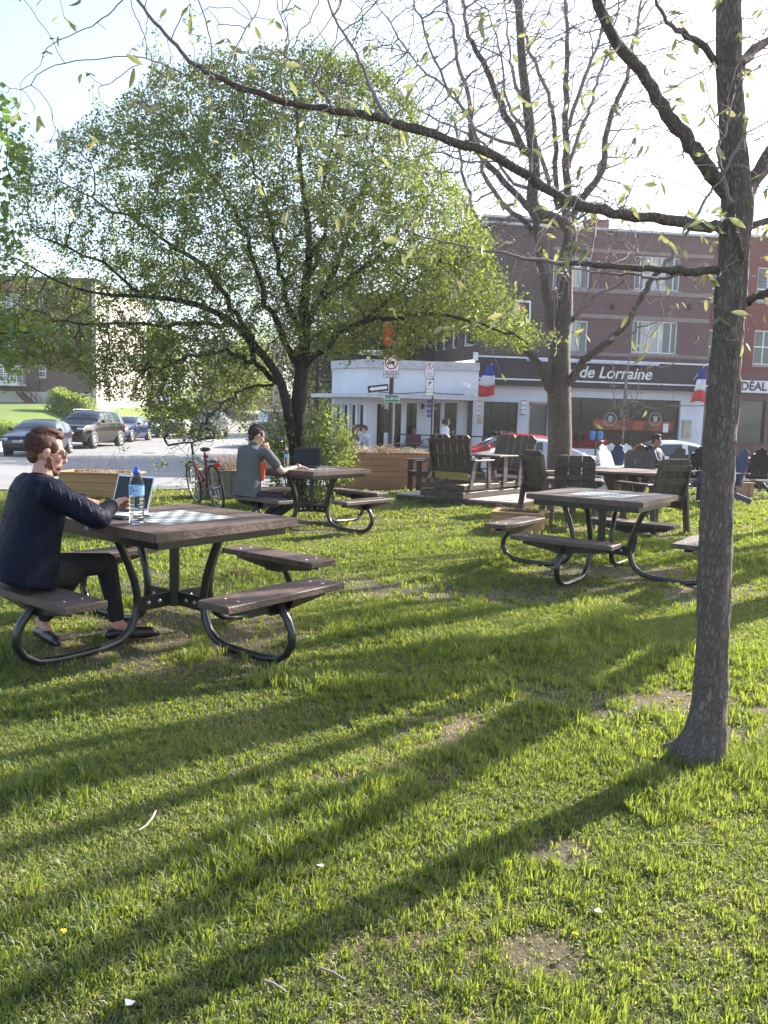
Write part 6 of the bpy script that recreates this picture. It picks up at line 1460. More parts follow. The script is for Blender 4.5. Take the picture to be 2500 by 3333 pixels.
def figure(label, J, vox, skin, topm, trm, hairm, shoem, fwd, headR, sleeve='long', hands=None, hk=1., fem=False, hair='short', top='shirt', group=None, loc=None, clip=None):
    """J: joints in the place; fwd: chest direction (x,y)"""
    o0 = Vector(loc) if loc else Vector((J['pelvis'].x, J['pelvis'].y, 0)); L = {k: Vector(v)-o0 for k, v in J.items()}
    t = thing('person', label, 'person', o0, 0, group); f = Vector((fwd[0], fwd[1], 0)).normalized(); rgt = Vector((f.y, -f.x, 0)); B3 = Matrix((rgt, -f, Vector((0,0,1)))).transposed()
    pel, ch, nk, hd = L['pelvis'], L['chest'], L['neck'], L['head']; sp = (ch-pel).normalized(); T3 = Matrix((rgt, sp.cross(rgt).normalized(), sp)).transposed(); w_ = .90 if fem else 1.
    b = MB()
    b.ball(pel, (.155*w_+(.01 if fem else 0),.105,.12), 18, T3); b.ball(pel.lerp(ch,.5), (.13*w_,.095,.17), 18, T3); b.ball(ch, (.155*w_,.105,.15), 18, T3)
    b.caps(L['shL'].lerp(ch,.15), L['shR'].lerp(ch,.15), .06*w_, .06*w_); b.caps(ch.lerp(nk,.6), nk.lerp(hd,.55), .062*w_, .052*w_)
    head(b, hd, headR, hk)
    for s in 'LR':
        b.caps(L['sh'+s], L['el'+s], .05*w_, .040*w_); b.caps(L['el'+s], L['wr'+s], .040*w_, .026*w_); b.caps(L['hip'+s], L['kn'+s], .078, .054); b.caps(L['kn'+s], L['an'+s], .055, .034)
        ft = L['toe'+s]-L['an'+s]; b.caps(L['an'+s], L['an'+s]+Vector((ft.x,ft.y,0))*.3-Vector((0,0,.03)), .034, .03); b.caps(L['an'+s]+Vector((ft.x,ft.y,0))*.2-Vector((0,0,.045)), L['an'+s].lerp(L['toe'+s],.7)-Vector((0,0,.005)), .024, .014)
        cf = J.get('hand'+s)
        d = (L['wr'+s]-L['el'+s]).normalized() if not hands or s not in hands else None
        if d is not None: hand(b, L['wr'+s], frame(d, rgt*(1 if s == 'R' else -1)+Vector((0,0,.6))), .45, 1, .05, 1 if s == 'R' else -1, .4)
        else: h_ = hands[s]; hand(b, L['wr'+s], frame(h_[0], h_[1]), h_[2], h_[4] if len(h_) > 4 else 1., h_[3], 1 if s == 'R' else -1, .5)
    voxel(b, 'body', vox, 3, skin, t, .4)
    g = .014
    # top
    m = MB(); jk = top == 'jacket'; e = .022 if jk else .012
    X_, Y_ = T3.col[0], T3.col[1]; hem = pel-sp*(.085 if jk else .03); q_ = .02 if jk else 0
    m.loft([(hem, X_*(.172*w_+e+q_), Y_*(.125+e+q_)), (pel.lerp(ch,.2), X_*(.165*w_+e+q_), Y_*(.118+e+q_)), (pel.lerp(ch,.55), X_*(.158*w_+e+q_*.5), Y_*(.110+e+q_*.5)), (pel.lerp(ch,.85), X_*(.172*w_+e), Y_*(.118+e)), (ch+sp*.06, X_*(.182*w_+e), Y_*(.112+e)), (ch+sp*.12, X_*(.165*w_+e), Y_*(.092+e)), (ch+sp*.155, X_*(.10*w_+e), Y_*(.07+e))])
    m.caps(L['shL'].lerp(ch,.08), L['shR'].lerp(ch,.08), .066*w_+e*.6, .066*w_+e*.6); m.caps(ch.lerp(nk,.5), nk.lerp(ch,.12), .075*w_, .066*w_)
    for s in 'LR':
        m.caps(L['sh'+s], L['sh'+s].lerp(L['el'+s], .9 if sleeve == 'long' else .62), .060*w_+e*.5, .050*w_+e*.8+(.006 if sleeve == 'short' else 0))
        if sleeve == 'long' and not jk: m.caps(L['sh'+s].lerp(L['el'+s],.85), L['wr'+s].lerp(L['el'+s],.06), .048*w_+e*.5, .034*w_+e*.5)
    tp = voxel(m, 'jacket' if jk else ('blouse' if fem else 'shirt'), vox*1.2, 8, topm, t)
    m = MB(); m.ball(pel-Vector((0,0,.01)), (.17*w_+(.02 if fem else 0),.125,.115), 20, T3)
    for s in 'LR': m.caps(L['hip'+s], L['kn'+s], .092 if not fem else .085, .066); m.caps(L['kn'+s], L['kn'+s].lerp(L['an'+s], .86), .067, .047)
    voxel(m, 'trousers', vox*1.3, 8, trm, t)
    for s in 'LR':
        m = MB(); an, to = L['an'+s], L['toe'+s]; hl = Vector((an.x, an.y, min(an.z-.085, to.z))) - Vector((to.x-an.x, to.y-an.y, 0)).normalized()*.045
        q = Vector((to.x,to.y,to.z)); shoe(m, hl, q); voxel(m, 'shoe', max(.005, vox*.8), 3, shoem, t)
    c = hd; q = lambda x,y,z: c + headR @ Vector((x*hk,y*hk,z*hk)); m = MB()
    m.ball(q(0,.027,.040), (.0815*hk,.094*hk,.095*hk), 20, headR); m.ball(q(0,.060,-.022), (.058*hk,.042*hk,.055*hk), 14, headR)
    if hair == 'short':
        m.ball(q(-.0,-.032,.103), (.055*hk,.047*hk,.026*hk), 14, headR); m.ball(q(.0,-.005,.120), (.062*hk,.065*hk,.022*hk), 14, headR)
        for s_ in (-1,1): m.ball(q(s_*.066,-.016,.034), (.013*hk,.036*hk,.038*hk), 12, headR)
    elif hair == 'curly':
        r_ = random.Random(3)
        for k in range(46): a = r_.uniform(0,2*math.pi); z_ = r_.uniform(-.09,.14); rr_ = .1*math.sqrt(max(.1,1-((z_-.02)/.15)**2)); y_ = .03+rr_*math.sin(a); x_ = rr_*math.cos(a)
        for k in range(60):
            a = r_.uniform(0,2*math.pi); z_ = r_.uniform(-.09,.14); rr_ = .105*math.sqrt(max(.1,1-((z_-.02)/.15)**2)); y_ = .035+rr_*math.sin(a); x_ = rr_*math.cos(a)
            if y_ > -.03: m.ball(q(x_,y_,z_), .028*hk, 8)
    voxel(m, 'hair', max(.004, vox*.8), 7, hairm, t)
    return t, o0, q
def quilt():
    m = bpy.data.materials.new('quilted_navy_nylon'); m.use_nodes = True; nt = m.node_tree; b = nt.nodes['Principled BSDF']
    b.inputs['Base Color'].default_value = (.0045,.0065,.018,1); b.inputs['Roughness'].default_value = .55; b.inputs['Specular IOR Level'].default_value = .10
    v = coords(nt, (1,1,1), (0,0,-.75)); wv = nt.nodes.new('ShaderNodeTexWave'); wv.wave_type = 'BANDS'; wv.bands_direction = 'X'; wv.inputs['Scale'].default_value = 8; wv.inputs['Distortion'].default_value = 1.2; wv.inputs['Detail'].default_value = 1; wv.inputs['Detail Scale'].default_value = .6; nt.links.new(v, wv.inputs['Vector'])
    wz = nt.nodes.new('ShaderNodeTexWave'); wz.wave_type = 'BANDS'; wz.bands_direction = 'Z'; wz.inputs['Scale'].default_value = 1.6; wz.inputs['Distortion'].default_value = 1.; nt.links.new(v, wz.inputs['Vector'])
    n1 = noise(nt, coords(nt, (1,1,.7)), 9, 6, .62)
    h1 = ramp(nt, wv.outputs['Fac'], [(0,0.),(.10,1.)]); h2 = ramp(nt, wz.outputs['Fac'], [(0,0.),(.03,1.)])
    mm = nt.nodes.new('ShaderNodeMath'); mm.operation = 'MULTIPLY'; nt.links.new(h1, mm.inputs[0]); mm.inputs[1].default_value = .8
    m2 = nt.nodes.new('ShaderNodeMath'); m2.operation = 'MULTIPLY_ADD'; m2.inputs[1].default_value = 4.5; nt.links.new(n1, m2.inputs[0]); nt.links.new(mm.outputs[0], m2.inputs[2])
    bp = nt.nodes.new('ShaderNodeBump'); bp.inputs['Strength'].default_value = .6; bp.inputs['Distance'].default_value = .009; nt.links.new(m2.outputs[0], bp.inputs['Height']); nt.links.new(bp.outputs[0], b.inputs['Normal']); return m
NAVYQ = quilt(); DENIM = M('black_trousers', (.010,.010,.013), .85, bump=.3, bscale=40); HAIR1 = M('auburn_hair', (.12,.038,.016), .65, (.022,.008,.006), 70, .35, 320, stretch=(1,1,1)); HAIR2 = M('dark_brown_hair', (.045,.018,.012), .6, (.02,.009,.007), 60, .35, 320); HAIR3 = M('near_black_hair', (.015,.011,.010), .6, bump=.8)
SHOEB = M('black_shoe_leather', (.012,.012,.012), .35, spec=.6)
# ---- the man in the quilted jacket
V3 = Vector
J1 = dict(pelvis=V3((-1.955,4.265,.545)), chest=V3((-1.90,4.33,.885)), neck=V3((-1.885,4.365,1.03)), head=V3((-1.872,4.40,1.165)),
 shR=V3((-1.76,4.20,.955)), elR=V3((-1.535,4.225,.83)), wrR=V3((-1.545,4.48,.865)), shL=V3((-2.00,4.50,.955)), elL=V3((-1.97,4.72,.83)), wrL=V3((-1.855,4.90,.85)),
 hipR=V3((-1.88,4.21,.52)), hipL=V3((-2.02,4.34,.52)), knR=V3((-1.78,4.50,.465)), knL=V3((-1.69,4.80,.475)), anR=V3((-2.05,4.70,.13)), anL=V3((-1.60,4.74,.105)), toeR=V3((-1.89,4.55,.02)), toeL=V3((-1.39,4.845,.02)))
HR1 = Matrix.Rotation(R(122), 3, 'Z') @ Matrix.Rotation(.20, 3, 'X')
m1, o1, q1 = figure('man in a navy quilted jacket and sunglasses typing at the near game table', J1, .0055, SKIN, NAVYQ, DENIM, HAIR1, SHOEB, (.70,.71), HR1, 'long', {'R': ((.32,.75,.32), (-.4,-.2,1), 1.0, .05, 1.05), 'L': ((.30,.85,-.22), (-.1,.2,1), .45, .12, 1.05)}, .98, top='jacket')
def puffy(name, pts, r0, r1, m, parent, pitch=.055, amp=.0018, n=18):
    q = []
    for i in range(len(pts)-1):
        p0, p1, p2, p3 = pts[max(i-1,0)], pts[i], pts[i+1], pts[min(i+2,len(pts)-1)]
        for k in range(16): t = k/16; q.append(.5*((2*p1)+(p2-p0)*t+(2*p0-5*p1+4*p2-p3)*t*t+(3*p1-p0-3*p2+p3)*t**3))
    q.append(pts[-1]); s = 0; rr = []; tot = sum((q[i+1]-q[i]).length for i in range(len(q)-1))
    for i in range(len(q)):
        if i: s += (q[i]-q[i-1]).length
        rr.append(r0+(r1-r0)*s/tot - amp*(1-abs(math.sin(math.pi*s/pitch)))**2.2)
    mb = MB(); mb.tube(q, rr, n, True); return mb.build(name, m, parent)
for s in 'RL':
    a, b_, c_ = [J1[k+s]-o1 for k in ('sh','el','wr')]; puffy('sleeve', [a+(a-b_)*.12, a.lerp(b_,.5)+Vector((0,0,.0)), b_+(b_-a)*.02, b_.lerp(c_,.5), b_.lerp(c_,.97)], .078, .044, NAVYQ, m1)
mb = MB(); nk = J1['neck']-o1
mb.lathe(nk+Vector((-.012,-.012,-.05)), [(.078,-.02),(.073,.03),(.068,.062),(.061,.060),(.064,.02)], 26, Vector((.12,.12,1))); mb.build('collar', M('black_knit_collar', (.012,.012,.014), .9, bump=.5, bscale=200), m1)
mb = MB()
mb.caps(q1(-.050,-.006,-.078), q1(-.016,-.064,-.104), .0215, .0215); mb.caps(q1(.050,-.006,-.078), q1(.016,-.064,-.104), .0215, .0215); mb.ball(q1(0,-.058,-.100), (.033,.034,.028), 14, HR1)
for s in (-1,1): mb.caps(q1(s*.066,-.012,-.03), q1(s*.052,-.03,-.075), .014, .018); mb.caps(q1(s*.030,-.075,-.075), q1(s*.012,-.094,-.058), .011, .007)
voxel(mb, 'beard', .004, 2, M('ginger_brown_beard', (.22,.095,.055), .8, (.13,.05,.03), 60, .8, 200), m1)
GFR = M('dark_sunglass_frame', (.05,.03,.015), .3); SLN = M('sunglass_lens', (.05,.025,.025), .06, spec=.9)
gl_ = link('sunglasses', None, None, m1)
mb = MB()
for s in (-1,1):
    pr = [q1(s*.033+.025*math.cos(a), -.106+.004*abs(math.cos(a))+.010*max(0,s*math.cos(a)), .004+.020*math.sin(a)) for a in [2*math.pi*k/16 for k in range(17)]]; mb.tube(pr, .0019, 5); mb.tube([q1(s*.058,-.096,.010), q1(s*.078,-.05,.012), q1(s*.084,.008,.010)], .0019, 5)
mb.tube([q1(-.010,-.107,.008), q1(0,-.112,.011), q1(.010,-.107,.008)], .0019, 5); mb.build('frame', GFR, gl_)
for s in (-1,1):
    mb = MB(); pr = [q1(s*.033+.024*math.cos(a), -.106+.010*max(0,s*math.cos(a)), .004+.019*math.sin(a)) for a in [2*math.pi*k/16 for k in range(16)]]; mb.add(pr, [tuple(range(16))]); mb.build('lens', SLN, gl_)
mb = MB(); w_ = J1['wrR']-o1; dd = Vector((-.01,.25,.03)).normalized(); mb.lathe(w_-dd*.004, [(.033,-.004),(.036,0),(.033,.006)], 18, dd); mb.build('bracelet', BLK, m1)
def strands(name, q, hr, m, parent, n, sd, L=.022):
    r_ = random.Random(sd); mb = MB()
    for k in range(n):
        a = r_.uniform(0, 2*math.pi); e = math.asin(r_.uniform(-.35, 1)); x, y, z = math.cos(e)*math.cos(a), math.cos(e)*math.sin(a), math.sin(e)
        if y < -.35 and z < .72: continue
        if abs(x) > .6 and z < .05 and y < .35: continue
        p = Vector((x*.083, .027+y*.096, .040+z*.097)); nn = Vector((x, y, z)); d = Vector((r_.gauss(0,.35), -.9 if z > .55 else .6, .25 if z > .55 else -.75)); d = (d-nn*d.dot(nn)).normalized()+nn*r_.uniform(.05,.38); w_ = nn.cross(d).normalized()*.0011; l_ = L*r_.uniform(.6,1.3)
        P = [p-w_, p+w_, p+d*l_*.6+w_*.7+nn*.001, p+d*l_*.6-w_*.7+nn*.001, p+d*l_-nn*l_*.12]; mb.add([q(*v) for v in P], [(0,1,2,3),(3,2,4)])
    return mb.build(name, m, parent)
strands('loose_hair', q1, HR1, HAIR1, m1, 3800, 5)
# ---- the man in the grey t-shirt
def A8(u, v, d): return at(740+u*.3361, 1370+v*.3361, d)
J2 = dict(pelvis=A8(190,715,9.72), chest=A8(225,370,9.80), neck=A8(262,215,9.84), head=A8(283,145,9.86),
 shR=A8(375,305,9.70), elR=A8(528,492,9.72), wrR=A8(700,440,9.98), shL=A8(150,290,10.02), elL=A8(330,440,10.15), wrL=A8(385,300,10.05),
 hipR=A8(235,720,9.66), hipL=A8(170,720,9.85), knR=A8(610,800,9.90), knL=A8(570,760,10.15), anR=A8(430,880,9.98), anL=A8(350,880,10.1), toeR=A8(530,920,9.98), toeL=A8(430,915,10.1))
for s in 'RL': J2['an'+s].z = .12; J2['toe'+s].z = .03
HR2 = Matrix.Rotation(R(125), 3, 'Z') @ Matrix.Rotation(.30, 3, 'X')
m2, o2, q2 = figure('man in a grey t-shirt leaning over a black laptop, chin on his hand', J2, .007, SKIN2, M('grey_tshirt', (.105,.10,.105), .9, (.085,.082,.086), 5, .5, 25), M('dark_slate_trousers', (.022,.026,.036), .9, bump=.6, bscale=18), HAIR2, SHOEB, (.62,.78), HR2, 'short', {'R': ((.9,.45,-.22), (0,0,1), .55, .06, 1.05), 'L': ((-.05,-.25,.9), (.5,-.6,.2), 1.3, .03, 1.)}, 1.0)
mb = MB(); a, b_ = A8(345,420,9.70)-o2, A8(335,560,9.72)-o2; mb.caps(a, b_, .038, .030); voxel(mb, 'side_panel', .008, 3, M('orange_panel', (.75,.10,.02), .7), m2)
strands('loose_hair', q2, HR2, HAIR2, m2, 2200, 6)
w_ = J2['wrR']-o2; dd = (J2['wrR']-J2['elR']).normalized(); mb = MB(); mb.lathe(w_-dd*.03, [(.034,-.014),(.038,-.01),(.038,.01),(.034,.014)], 18, dd); mb.build('watch', M('grey_watch_band', (.35,.36,.36), .4), m2)
mb = MB()
for s in (-1,1): pr = [q2(s*.033+.024*math.cos(a), -.106, .004+.017*math.sin(a)) for a in [2*math.pi*k/12 for k in range(13)]]; mb.tube(pr, .002, 4); mb.tube([q2(s*.057,-.098,.008), q2(s*.084,.008,.008)], .002, 4)
mb.build('glasses', BLK, m2)
# ---- small figures farther off
def std(c, f, h=1.68, z0=0, arms=None, walk=.18):
    f = Vector((f[0],f[1],0)).normalized(); r_ = Vector((f.y,-f.x,0)); c = Vector((c[0],c[1],z0)); k = h/1.75; P = lambda a,b,z: c+f*a*k+r_*b*k+Vector((0,0,z*k))
    return dict(pelvis=P(0,0,.95), chest=P(.02,0,1.28), neck=P(.03,0,1.47), head=P(.05,0,1.62), shR=P(.02,.17,1.40), shL=P(.02,-.17,1.40), elR=P(-.04,.22,1.12), elL=P(.08,-.22,1.12), wrR=P(.14,.2,1.0), wrL=P(.30,-.16,1.05),
      hipR=P(0,.09,.90), hipL=P(0,-.09,.90), knR=P(walk+.05,.09,.50), knL=P(-.02,-.09,.50), anR=P(walk,.09,.10), anL=P(-walk*1.3,-.09,.14), toeR=P(walk+.17,.09,.03), toeL=P(-walk*1.3+.16,-.09,.05))
def sit(c, f, z0=0, seat=.45, lean=.0, h=1.):
    f = Vector((f[0],f[1],0)).normalized(); r_ = Vector((f.y,-f.x,0)); c = Vector((c[0],c[1],z0)); P = lambda a,b,z: c+f*a+r_*b+Vector((0,0,z)); s = seat+.1
    return dict(pelvis=P(0,0,s), chest=P(-.05+lean,0,s+.34), neck=P(-.05+lean*1.4,0,s+.51), head=P(-.02+lean*1.6,0,s+.66), shR=P(-.05+lean,.17,s+.44), shL=P(-.05+lean,-.17,s+.44), elR=P(.10+lean,.23,s+.18), elL=P(.10+lean,-.23,s+.18), wrR=P(.32+lean,.14,s+.2), wrL=P(.32+lean,-.14,s+.2),
      hipR=P(.02,.09,s-.03), hipL=P(.02,-.09,s-.03), knR=P(.44,.1,s-.03), knL=P(.44,-.1,s-.03), anR=P(.44,.1,.11), anL=P(.40,-.1,.11), toeR=P(.6,.1,.03), toeL=P(.56,-.1,.03))
def face(f, dn=.05): a = math.atan2(f[0], -f[1]); return Matrix.Rotation(a, 3, 'Z') @ Matrix.Rotation(dn, 3, 'X')
BL_T = M('black_cloth', (.012,.012,.014), .9); SK3 = M('brown_skin', (.22,.10,.06), .55)
q = at(1449, 1385, 26.55); zf_ = Tz(q.x,26.55)+.10
figure('woman in a white blouse and black trousers walking right along the pavement', std((q.x,26.55),(1,.1),1.66,zf_), .012, SKIN2, M('white_blouse', (.74,.75,.80), .8, bump=.5, bscale=20), BL_T, HAIR3, SHOEB, (1,.1), face((1,.1),.15), fem=True, hair='curly')
q = at(1196, 1430, 26.6); z_ = Tz(q.x,26.6)+.10
figure('diner in a pale hooded jacket at the left end of the cafe terrace', sit((q.x,26.6),(-.9,.45),z_,.45,.08), .013, SKIN2, M('pale_grey_jacket', (.50,.50,.54), .8, (.2,.22,.3), 4), BL_T, HAIR2, SHOEB, (-.9,.45), face((-.9,.45),.3), group='diners on the cafe terrace')
q = at(1348, 1430, 28.05)
figure('diner in a dark red top facing us by the cafe windows', sit((q.x,28.0),(.1,-1),Tz(q.x,28.0)+.10,.45,.02), .013, SK3, M('dark_wine_top', (.10,.015,.03), .8), BL_T, HAIR3, SHOEB, (.1,-1), face((.1,-1),.2), group='diners on the cafe terrace')
q = at(1148, 1430, 27.2)
figure('diner with auburn hair at the far left of the terrace', sit((q.x,27.2),(.9,.2),Tz(q.x,27.2)+.10,.45,.1), .013, SKIN2, M('charcoal_jumper', (.05,.05,.07), .9), BL_T, HAIR1, SHOEB, (.9,.2), face((.9,.2),.3), fem=True, group='diners on the cafe terrace')
q = at(2138, 1500, 16.9)
figure('man in a navy jacket seated in the black slat chair behind the round table', sit((q.x,16.85),(.75,-.65),Tz(q.x,16.9)+.02,.36,-.02), .011, M('light_brown_skin', (.34,.17,.11), .55), M('navy_jacket', (.02,.028,.06), .7, bump=.4, bscale=30), BL_T, HAIR3, SHOEB, (.75,-.65), face((.95,-.25),.15))
# ================================================================ BICYCLE
def bike():
    t = thing('bicycle', 'red and silver hybrid bicycle with a rear rack leaning behind the near game table', 'bicycle'); r = .345; wb = 1.06
    FR = M('bike_red_paint', (.20,.013,.018), .3, coat=.6); SI = M('bike_silver_paint', (.55,.54,.52), .3, metal=.4)
    A_ = V3((0,0,r)); B_ = V3((wb,0,r)); BB = V3((.43,0,.29)); ST = V3((.27,0,.72)); HT = V3((.86,0,.80)); HB = V3((.90,0,.68))
    for c, nm in ((A_,'rear'),(B_,'front')):
        w_ = link('wheel', None, None, t); w_.location = c
        mb = MB(); N = 40; V = []
        mb.tube([(r*.965*math.cos(2*math.pi*k/N),0,r*.965*math.sin(2*math.pi*k/N)) for k in range(N+1)], .017, 8, False); mb.build('tyre', TYRE, w_)
        mb = MB(); mb.tube([(r*.89*math.cos(2*math.pi*k/N),0,r*.89*math.sin(2*math.pi*k/N)) for k in range(N+1)], .011, 6, False); mb.build('rim', M('grey_rim', (.3,.3,.31), .35, metal=.7), w_)
        mb = MB()
        for k in range(28): a = 2*math.pi*k/28; s = (-1)**k; mb.tube([(.022*math.cos(a+.6*s),s*.025,.022*math.sin(a+.6*s)),(r*.885*math.cos(a),0,r*.885*math.sin(a))], .0014, 3, False)
        mb.tube([(0,-.045,0),(0,.045,0)], .016, 8); mb.build('spokes', CHROME, w_)
    mb = MB(); mb.tube([ST, BB], .017, 8); mb.tube([HB, BB], .022, 8); mb.tube([ST+V3((.01,0,-.06)), HT+V3((0,0,-.02))], .018, 8)
    for s in (-1,1): mb.tube([BB, A_+V3((0,s*.06,0))], .009, 6); mb.tube([ST+V3((0,0,-.06)), A_+V3((0,s*.06,0))], .008, 6)
    mb.build('frame', FR, t)
    mb = MB(); mb.tube([HT+V3((-.02,0,.03)), HB+V3((.01,0,-.03))], .023, 10); mb.tube([HT.lerp(ST,.02), HT.lerp(ST,.45)], .0195, 8); mb.build('head_tube', SI, t)
    mb = MB(); cr_ = HB+V3((.02,0,-.04)); mb.tube([cr_+V3((0,-.07,0)), cr_+V3((0,.07,0))], .02, 8)
    for s in (-1,1): mb.tube([cr_+V3((0,s*.065,0)), cr_.lerp(B_,.55)+V3((0,s*.065,0)), B_+V3((.0,s*.06,0))], [.019,.018,.012], 8)
    mb.build('fork', SI, t)
    mb = MB(); sp_ = V3((.225,0,.87)); mb.tube([ST+V3((0,0,-.03)), sp_], .014, 8); mb.build('seat_post', BLK, t)
    mb = MB(); mb.ball(sp_+V3((-.05,0,.04)), (.12,.075,.03), 14); mb.caps(sp_+V3((.02,0,.04)), sp_+V3((.16,0,.035)), .035, .02); voxel(mb, 'saddle', .008, 4, LEATH, t)
    hb = link('handlebar', None, None, t); c = V3((.80,0,.99)); mb = MB(); mb.tube([HT+V3((-.02,0,.0)), V3((.82,0,.95)), c], .018, 8); mb.tube([c+V3((0,-.30,.02)), c+V3((0,-.12,.02)), c, c+V3((0,.12,.02)), c+V3((0,.30,.02))], .013, 8)
    mb.build('bar', BLK, hb)
    for s in (-1,1):
        mb = MB(); mb.tube([c+V3((0,s*.22,.02)), c+V3((-.01,s*.37,.02)), c+V3((.03,s*.385,.07)), c+V3((.12,s*.375,.13)), c+V3((.16,s*.33,.16)), c+V3((.165,s*.29,.165))], .017, 8); mb.build('grip', TYRE, hb)
        mb = MB(); mb.tube([c+V3((.03,s*.20,.0)), c+V3((.06,s*.26,-.03)), c+V3((.05,s*.34,-.045))], .006, 5); mb.build('brake_lever', BLK, hb)
        mb = MB(); mb.tube([c+V3((.03,s*.2,0)), c+V3((.14,s*.16,-.06)), c+V3((.16,s*.05,-.2)), c+V3((.08,0,-.28))], .004, 5); mb.build('cable', BLK, hb)
    mb = MB(); mb.ball(c+V3((.0,.11,.055)), (.03,.03,.022), 10); mb.build('bell', M('orange_bell', (.5,.12,.03), .4), hb)
    rk = link('rear_rack', None, None, t); mb = MB()
    for s in (-1,0,1): mb.tube([(.20,s*.055,.74),(-.22,s*.06,.74)], .006, 5)
    for x in (.1,-.05,-.2): mb.tube([(x,-.06,.74),(x,.06,.74)], .006, 5)
    for s in (-1,1):
        for x in (.0,-.1): mb.tube([(x,s*.065,.74),(0,s*.065,r)], .005, 5)
    mb.build('rack_bars', BLK, rk)
    mb = MB(); mb.box((-.24,0,.70), (.03,.09,.06), b=.01); mb.build('rear_reflector', TAIL, rk)
    mb = MB(); mb.box((.205,0,.80), (.03,.07,.045), b=.008); mb.build('rear_light', TAIL, t)
    mb = MB(); mb.lathe(BB+V3((0,-.06,0)), [(.085,0),(.09,.003),(.085,.006),(.07,.006),(.07,0)], 28, (0,-1,0)); mb.tube([BB+V3((0,-.075,0)), BB+V3((.06,-.085,-.15))], .009, 6); mb.tube([BB+V3((0,.06,0)), BB+V3((-.06,.075,.15))], .009, 6); mb.tube([BB+V3((0,-.08,0)),BB+V3((0,.08,0))],.018,8)
    for s in (-1,1): mb.box(BB+V3((-s*-.06,s*-.12,-s*-.0+(-.15 if s > 0 else .15))), (.09,.08,.02), b=.004)
    mb.build('crankset', CHROME, t)
    mb = MB(); mb.lathe((0,-.05,r), [(.04,0),(.042,.004),(.02,.02),(0,.02)], 18, (0,-1,0)); mb.tube([(0,-.06,r+.04),BB+V3((0,-.065,.09))], .004, 4); mb.tube([(0.02,-.06,r-.08),BB+V3((0,-.065,-.09))], .004, 4); mb.build('chain', BLK, t)
    mb = MB(); a, b_ = HB.lerp(BB,.45), HB.lerp(BB,.8); n_ = V3((0,0,.05)); mb.tube([a+n_, a.lerp(b_,.8)+n_, b_+n_], [.022,.034,.034], 12); mb.build('drink_bottle', FR, t)
    mb = MB(); mb.tube([(.40,.07,.30),(.33,.22,.0)], .008, 6); mb.build('kickstand', BLK, t)
    return t
bk = bike(); rp = V3((-2.44,11.72,0)); fp = V3((-2.97,12.62,0)); d = fp-rp; yaw = math.atan2(d.y, d.x)
bk.matrix_world = Matrix.Translation(rp) @ Matrix.Rotation(yaw, 4, 'Z') @ Matrix.Rotation(R(-10), 4, 'X')
# ================================================================ GRASS
def zone_mask(x, y, g):
    keep = (y < edge_y(x)+.35)
    dirt = vnoise(x, y, .9, 9)*.45+vnoise(x, y, .33, 11)*.3+vnoise(x, y, .11, 12)*.25
    bare = np.clip((dirt-.60)*7, 0, .85)
    for cx, cy, r in [(TAB[0][0],TAB[0][1],1.15),(TAB[1][0],TAB[1][1],1.0),(TAB[2][0]+.2,TAB[2][1]-.3,1.25),(1.36,3.24,.34),(1.78,2.65,.5),(.62,2.45,.16),(1.0,4.2,.3),(.45,1.95,.13)]:
        q = np.hypot(x-cx, y-cy); bare = np.maximum(bare, np.clip((r-q)/r*2.2, 0, .90)*(vnoise(x, y, .28, 15) > .36))
    return keep & (g.random(len(x)) > bare) & (np.hypot(x-1.36, y-3.24) > .11), bare
def blade_mesh(x, y, dx, dy, h, lean, wv, g):
    n = len(x); fa = np.arctan2(dy, dx) + np.pi/2 + g.normal(size=n)*.5; wx, wy = np.cos(fa)*wv/2, np.sin(fa)*wv/2
    z0 = T(x, y); v = np.empty((n, 5, 3), np.float32)
    v[:,0] = np.stack([x-wx, y-wy, z0-.005], 1); v[:,1] = np.stack([x+wx, y+wy, z0-.005], 1)
    mx, my, mz = x+dx*lean*.3, y+dy*lean*.3, z0+h*.62
    v[:,2] = np.stack([mx+wx*.85, my+wy*.85, mz], 1); v[:,3] = np.stack([mx-wx*.85, my-wy*.85, mz], 1)
    v[:,4] = np.stack([x+dx*lean, y+dy*lean, z0+h*np.maximum(.35, .97-.3*(lean/h)**2)], 1); return v
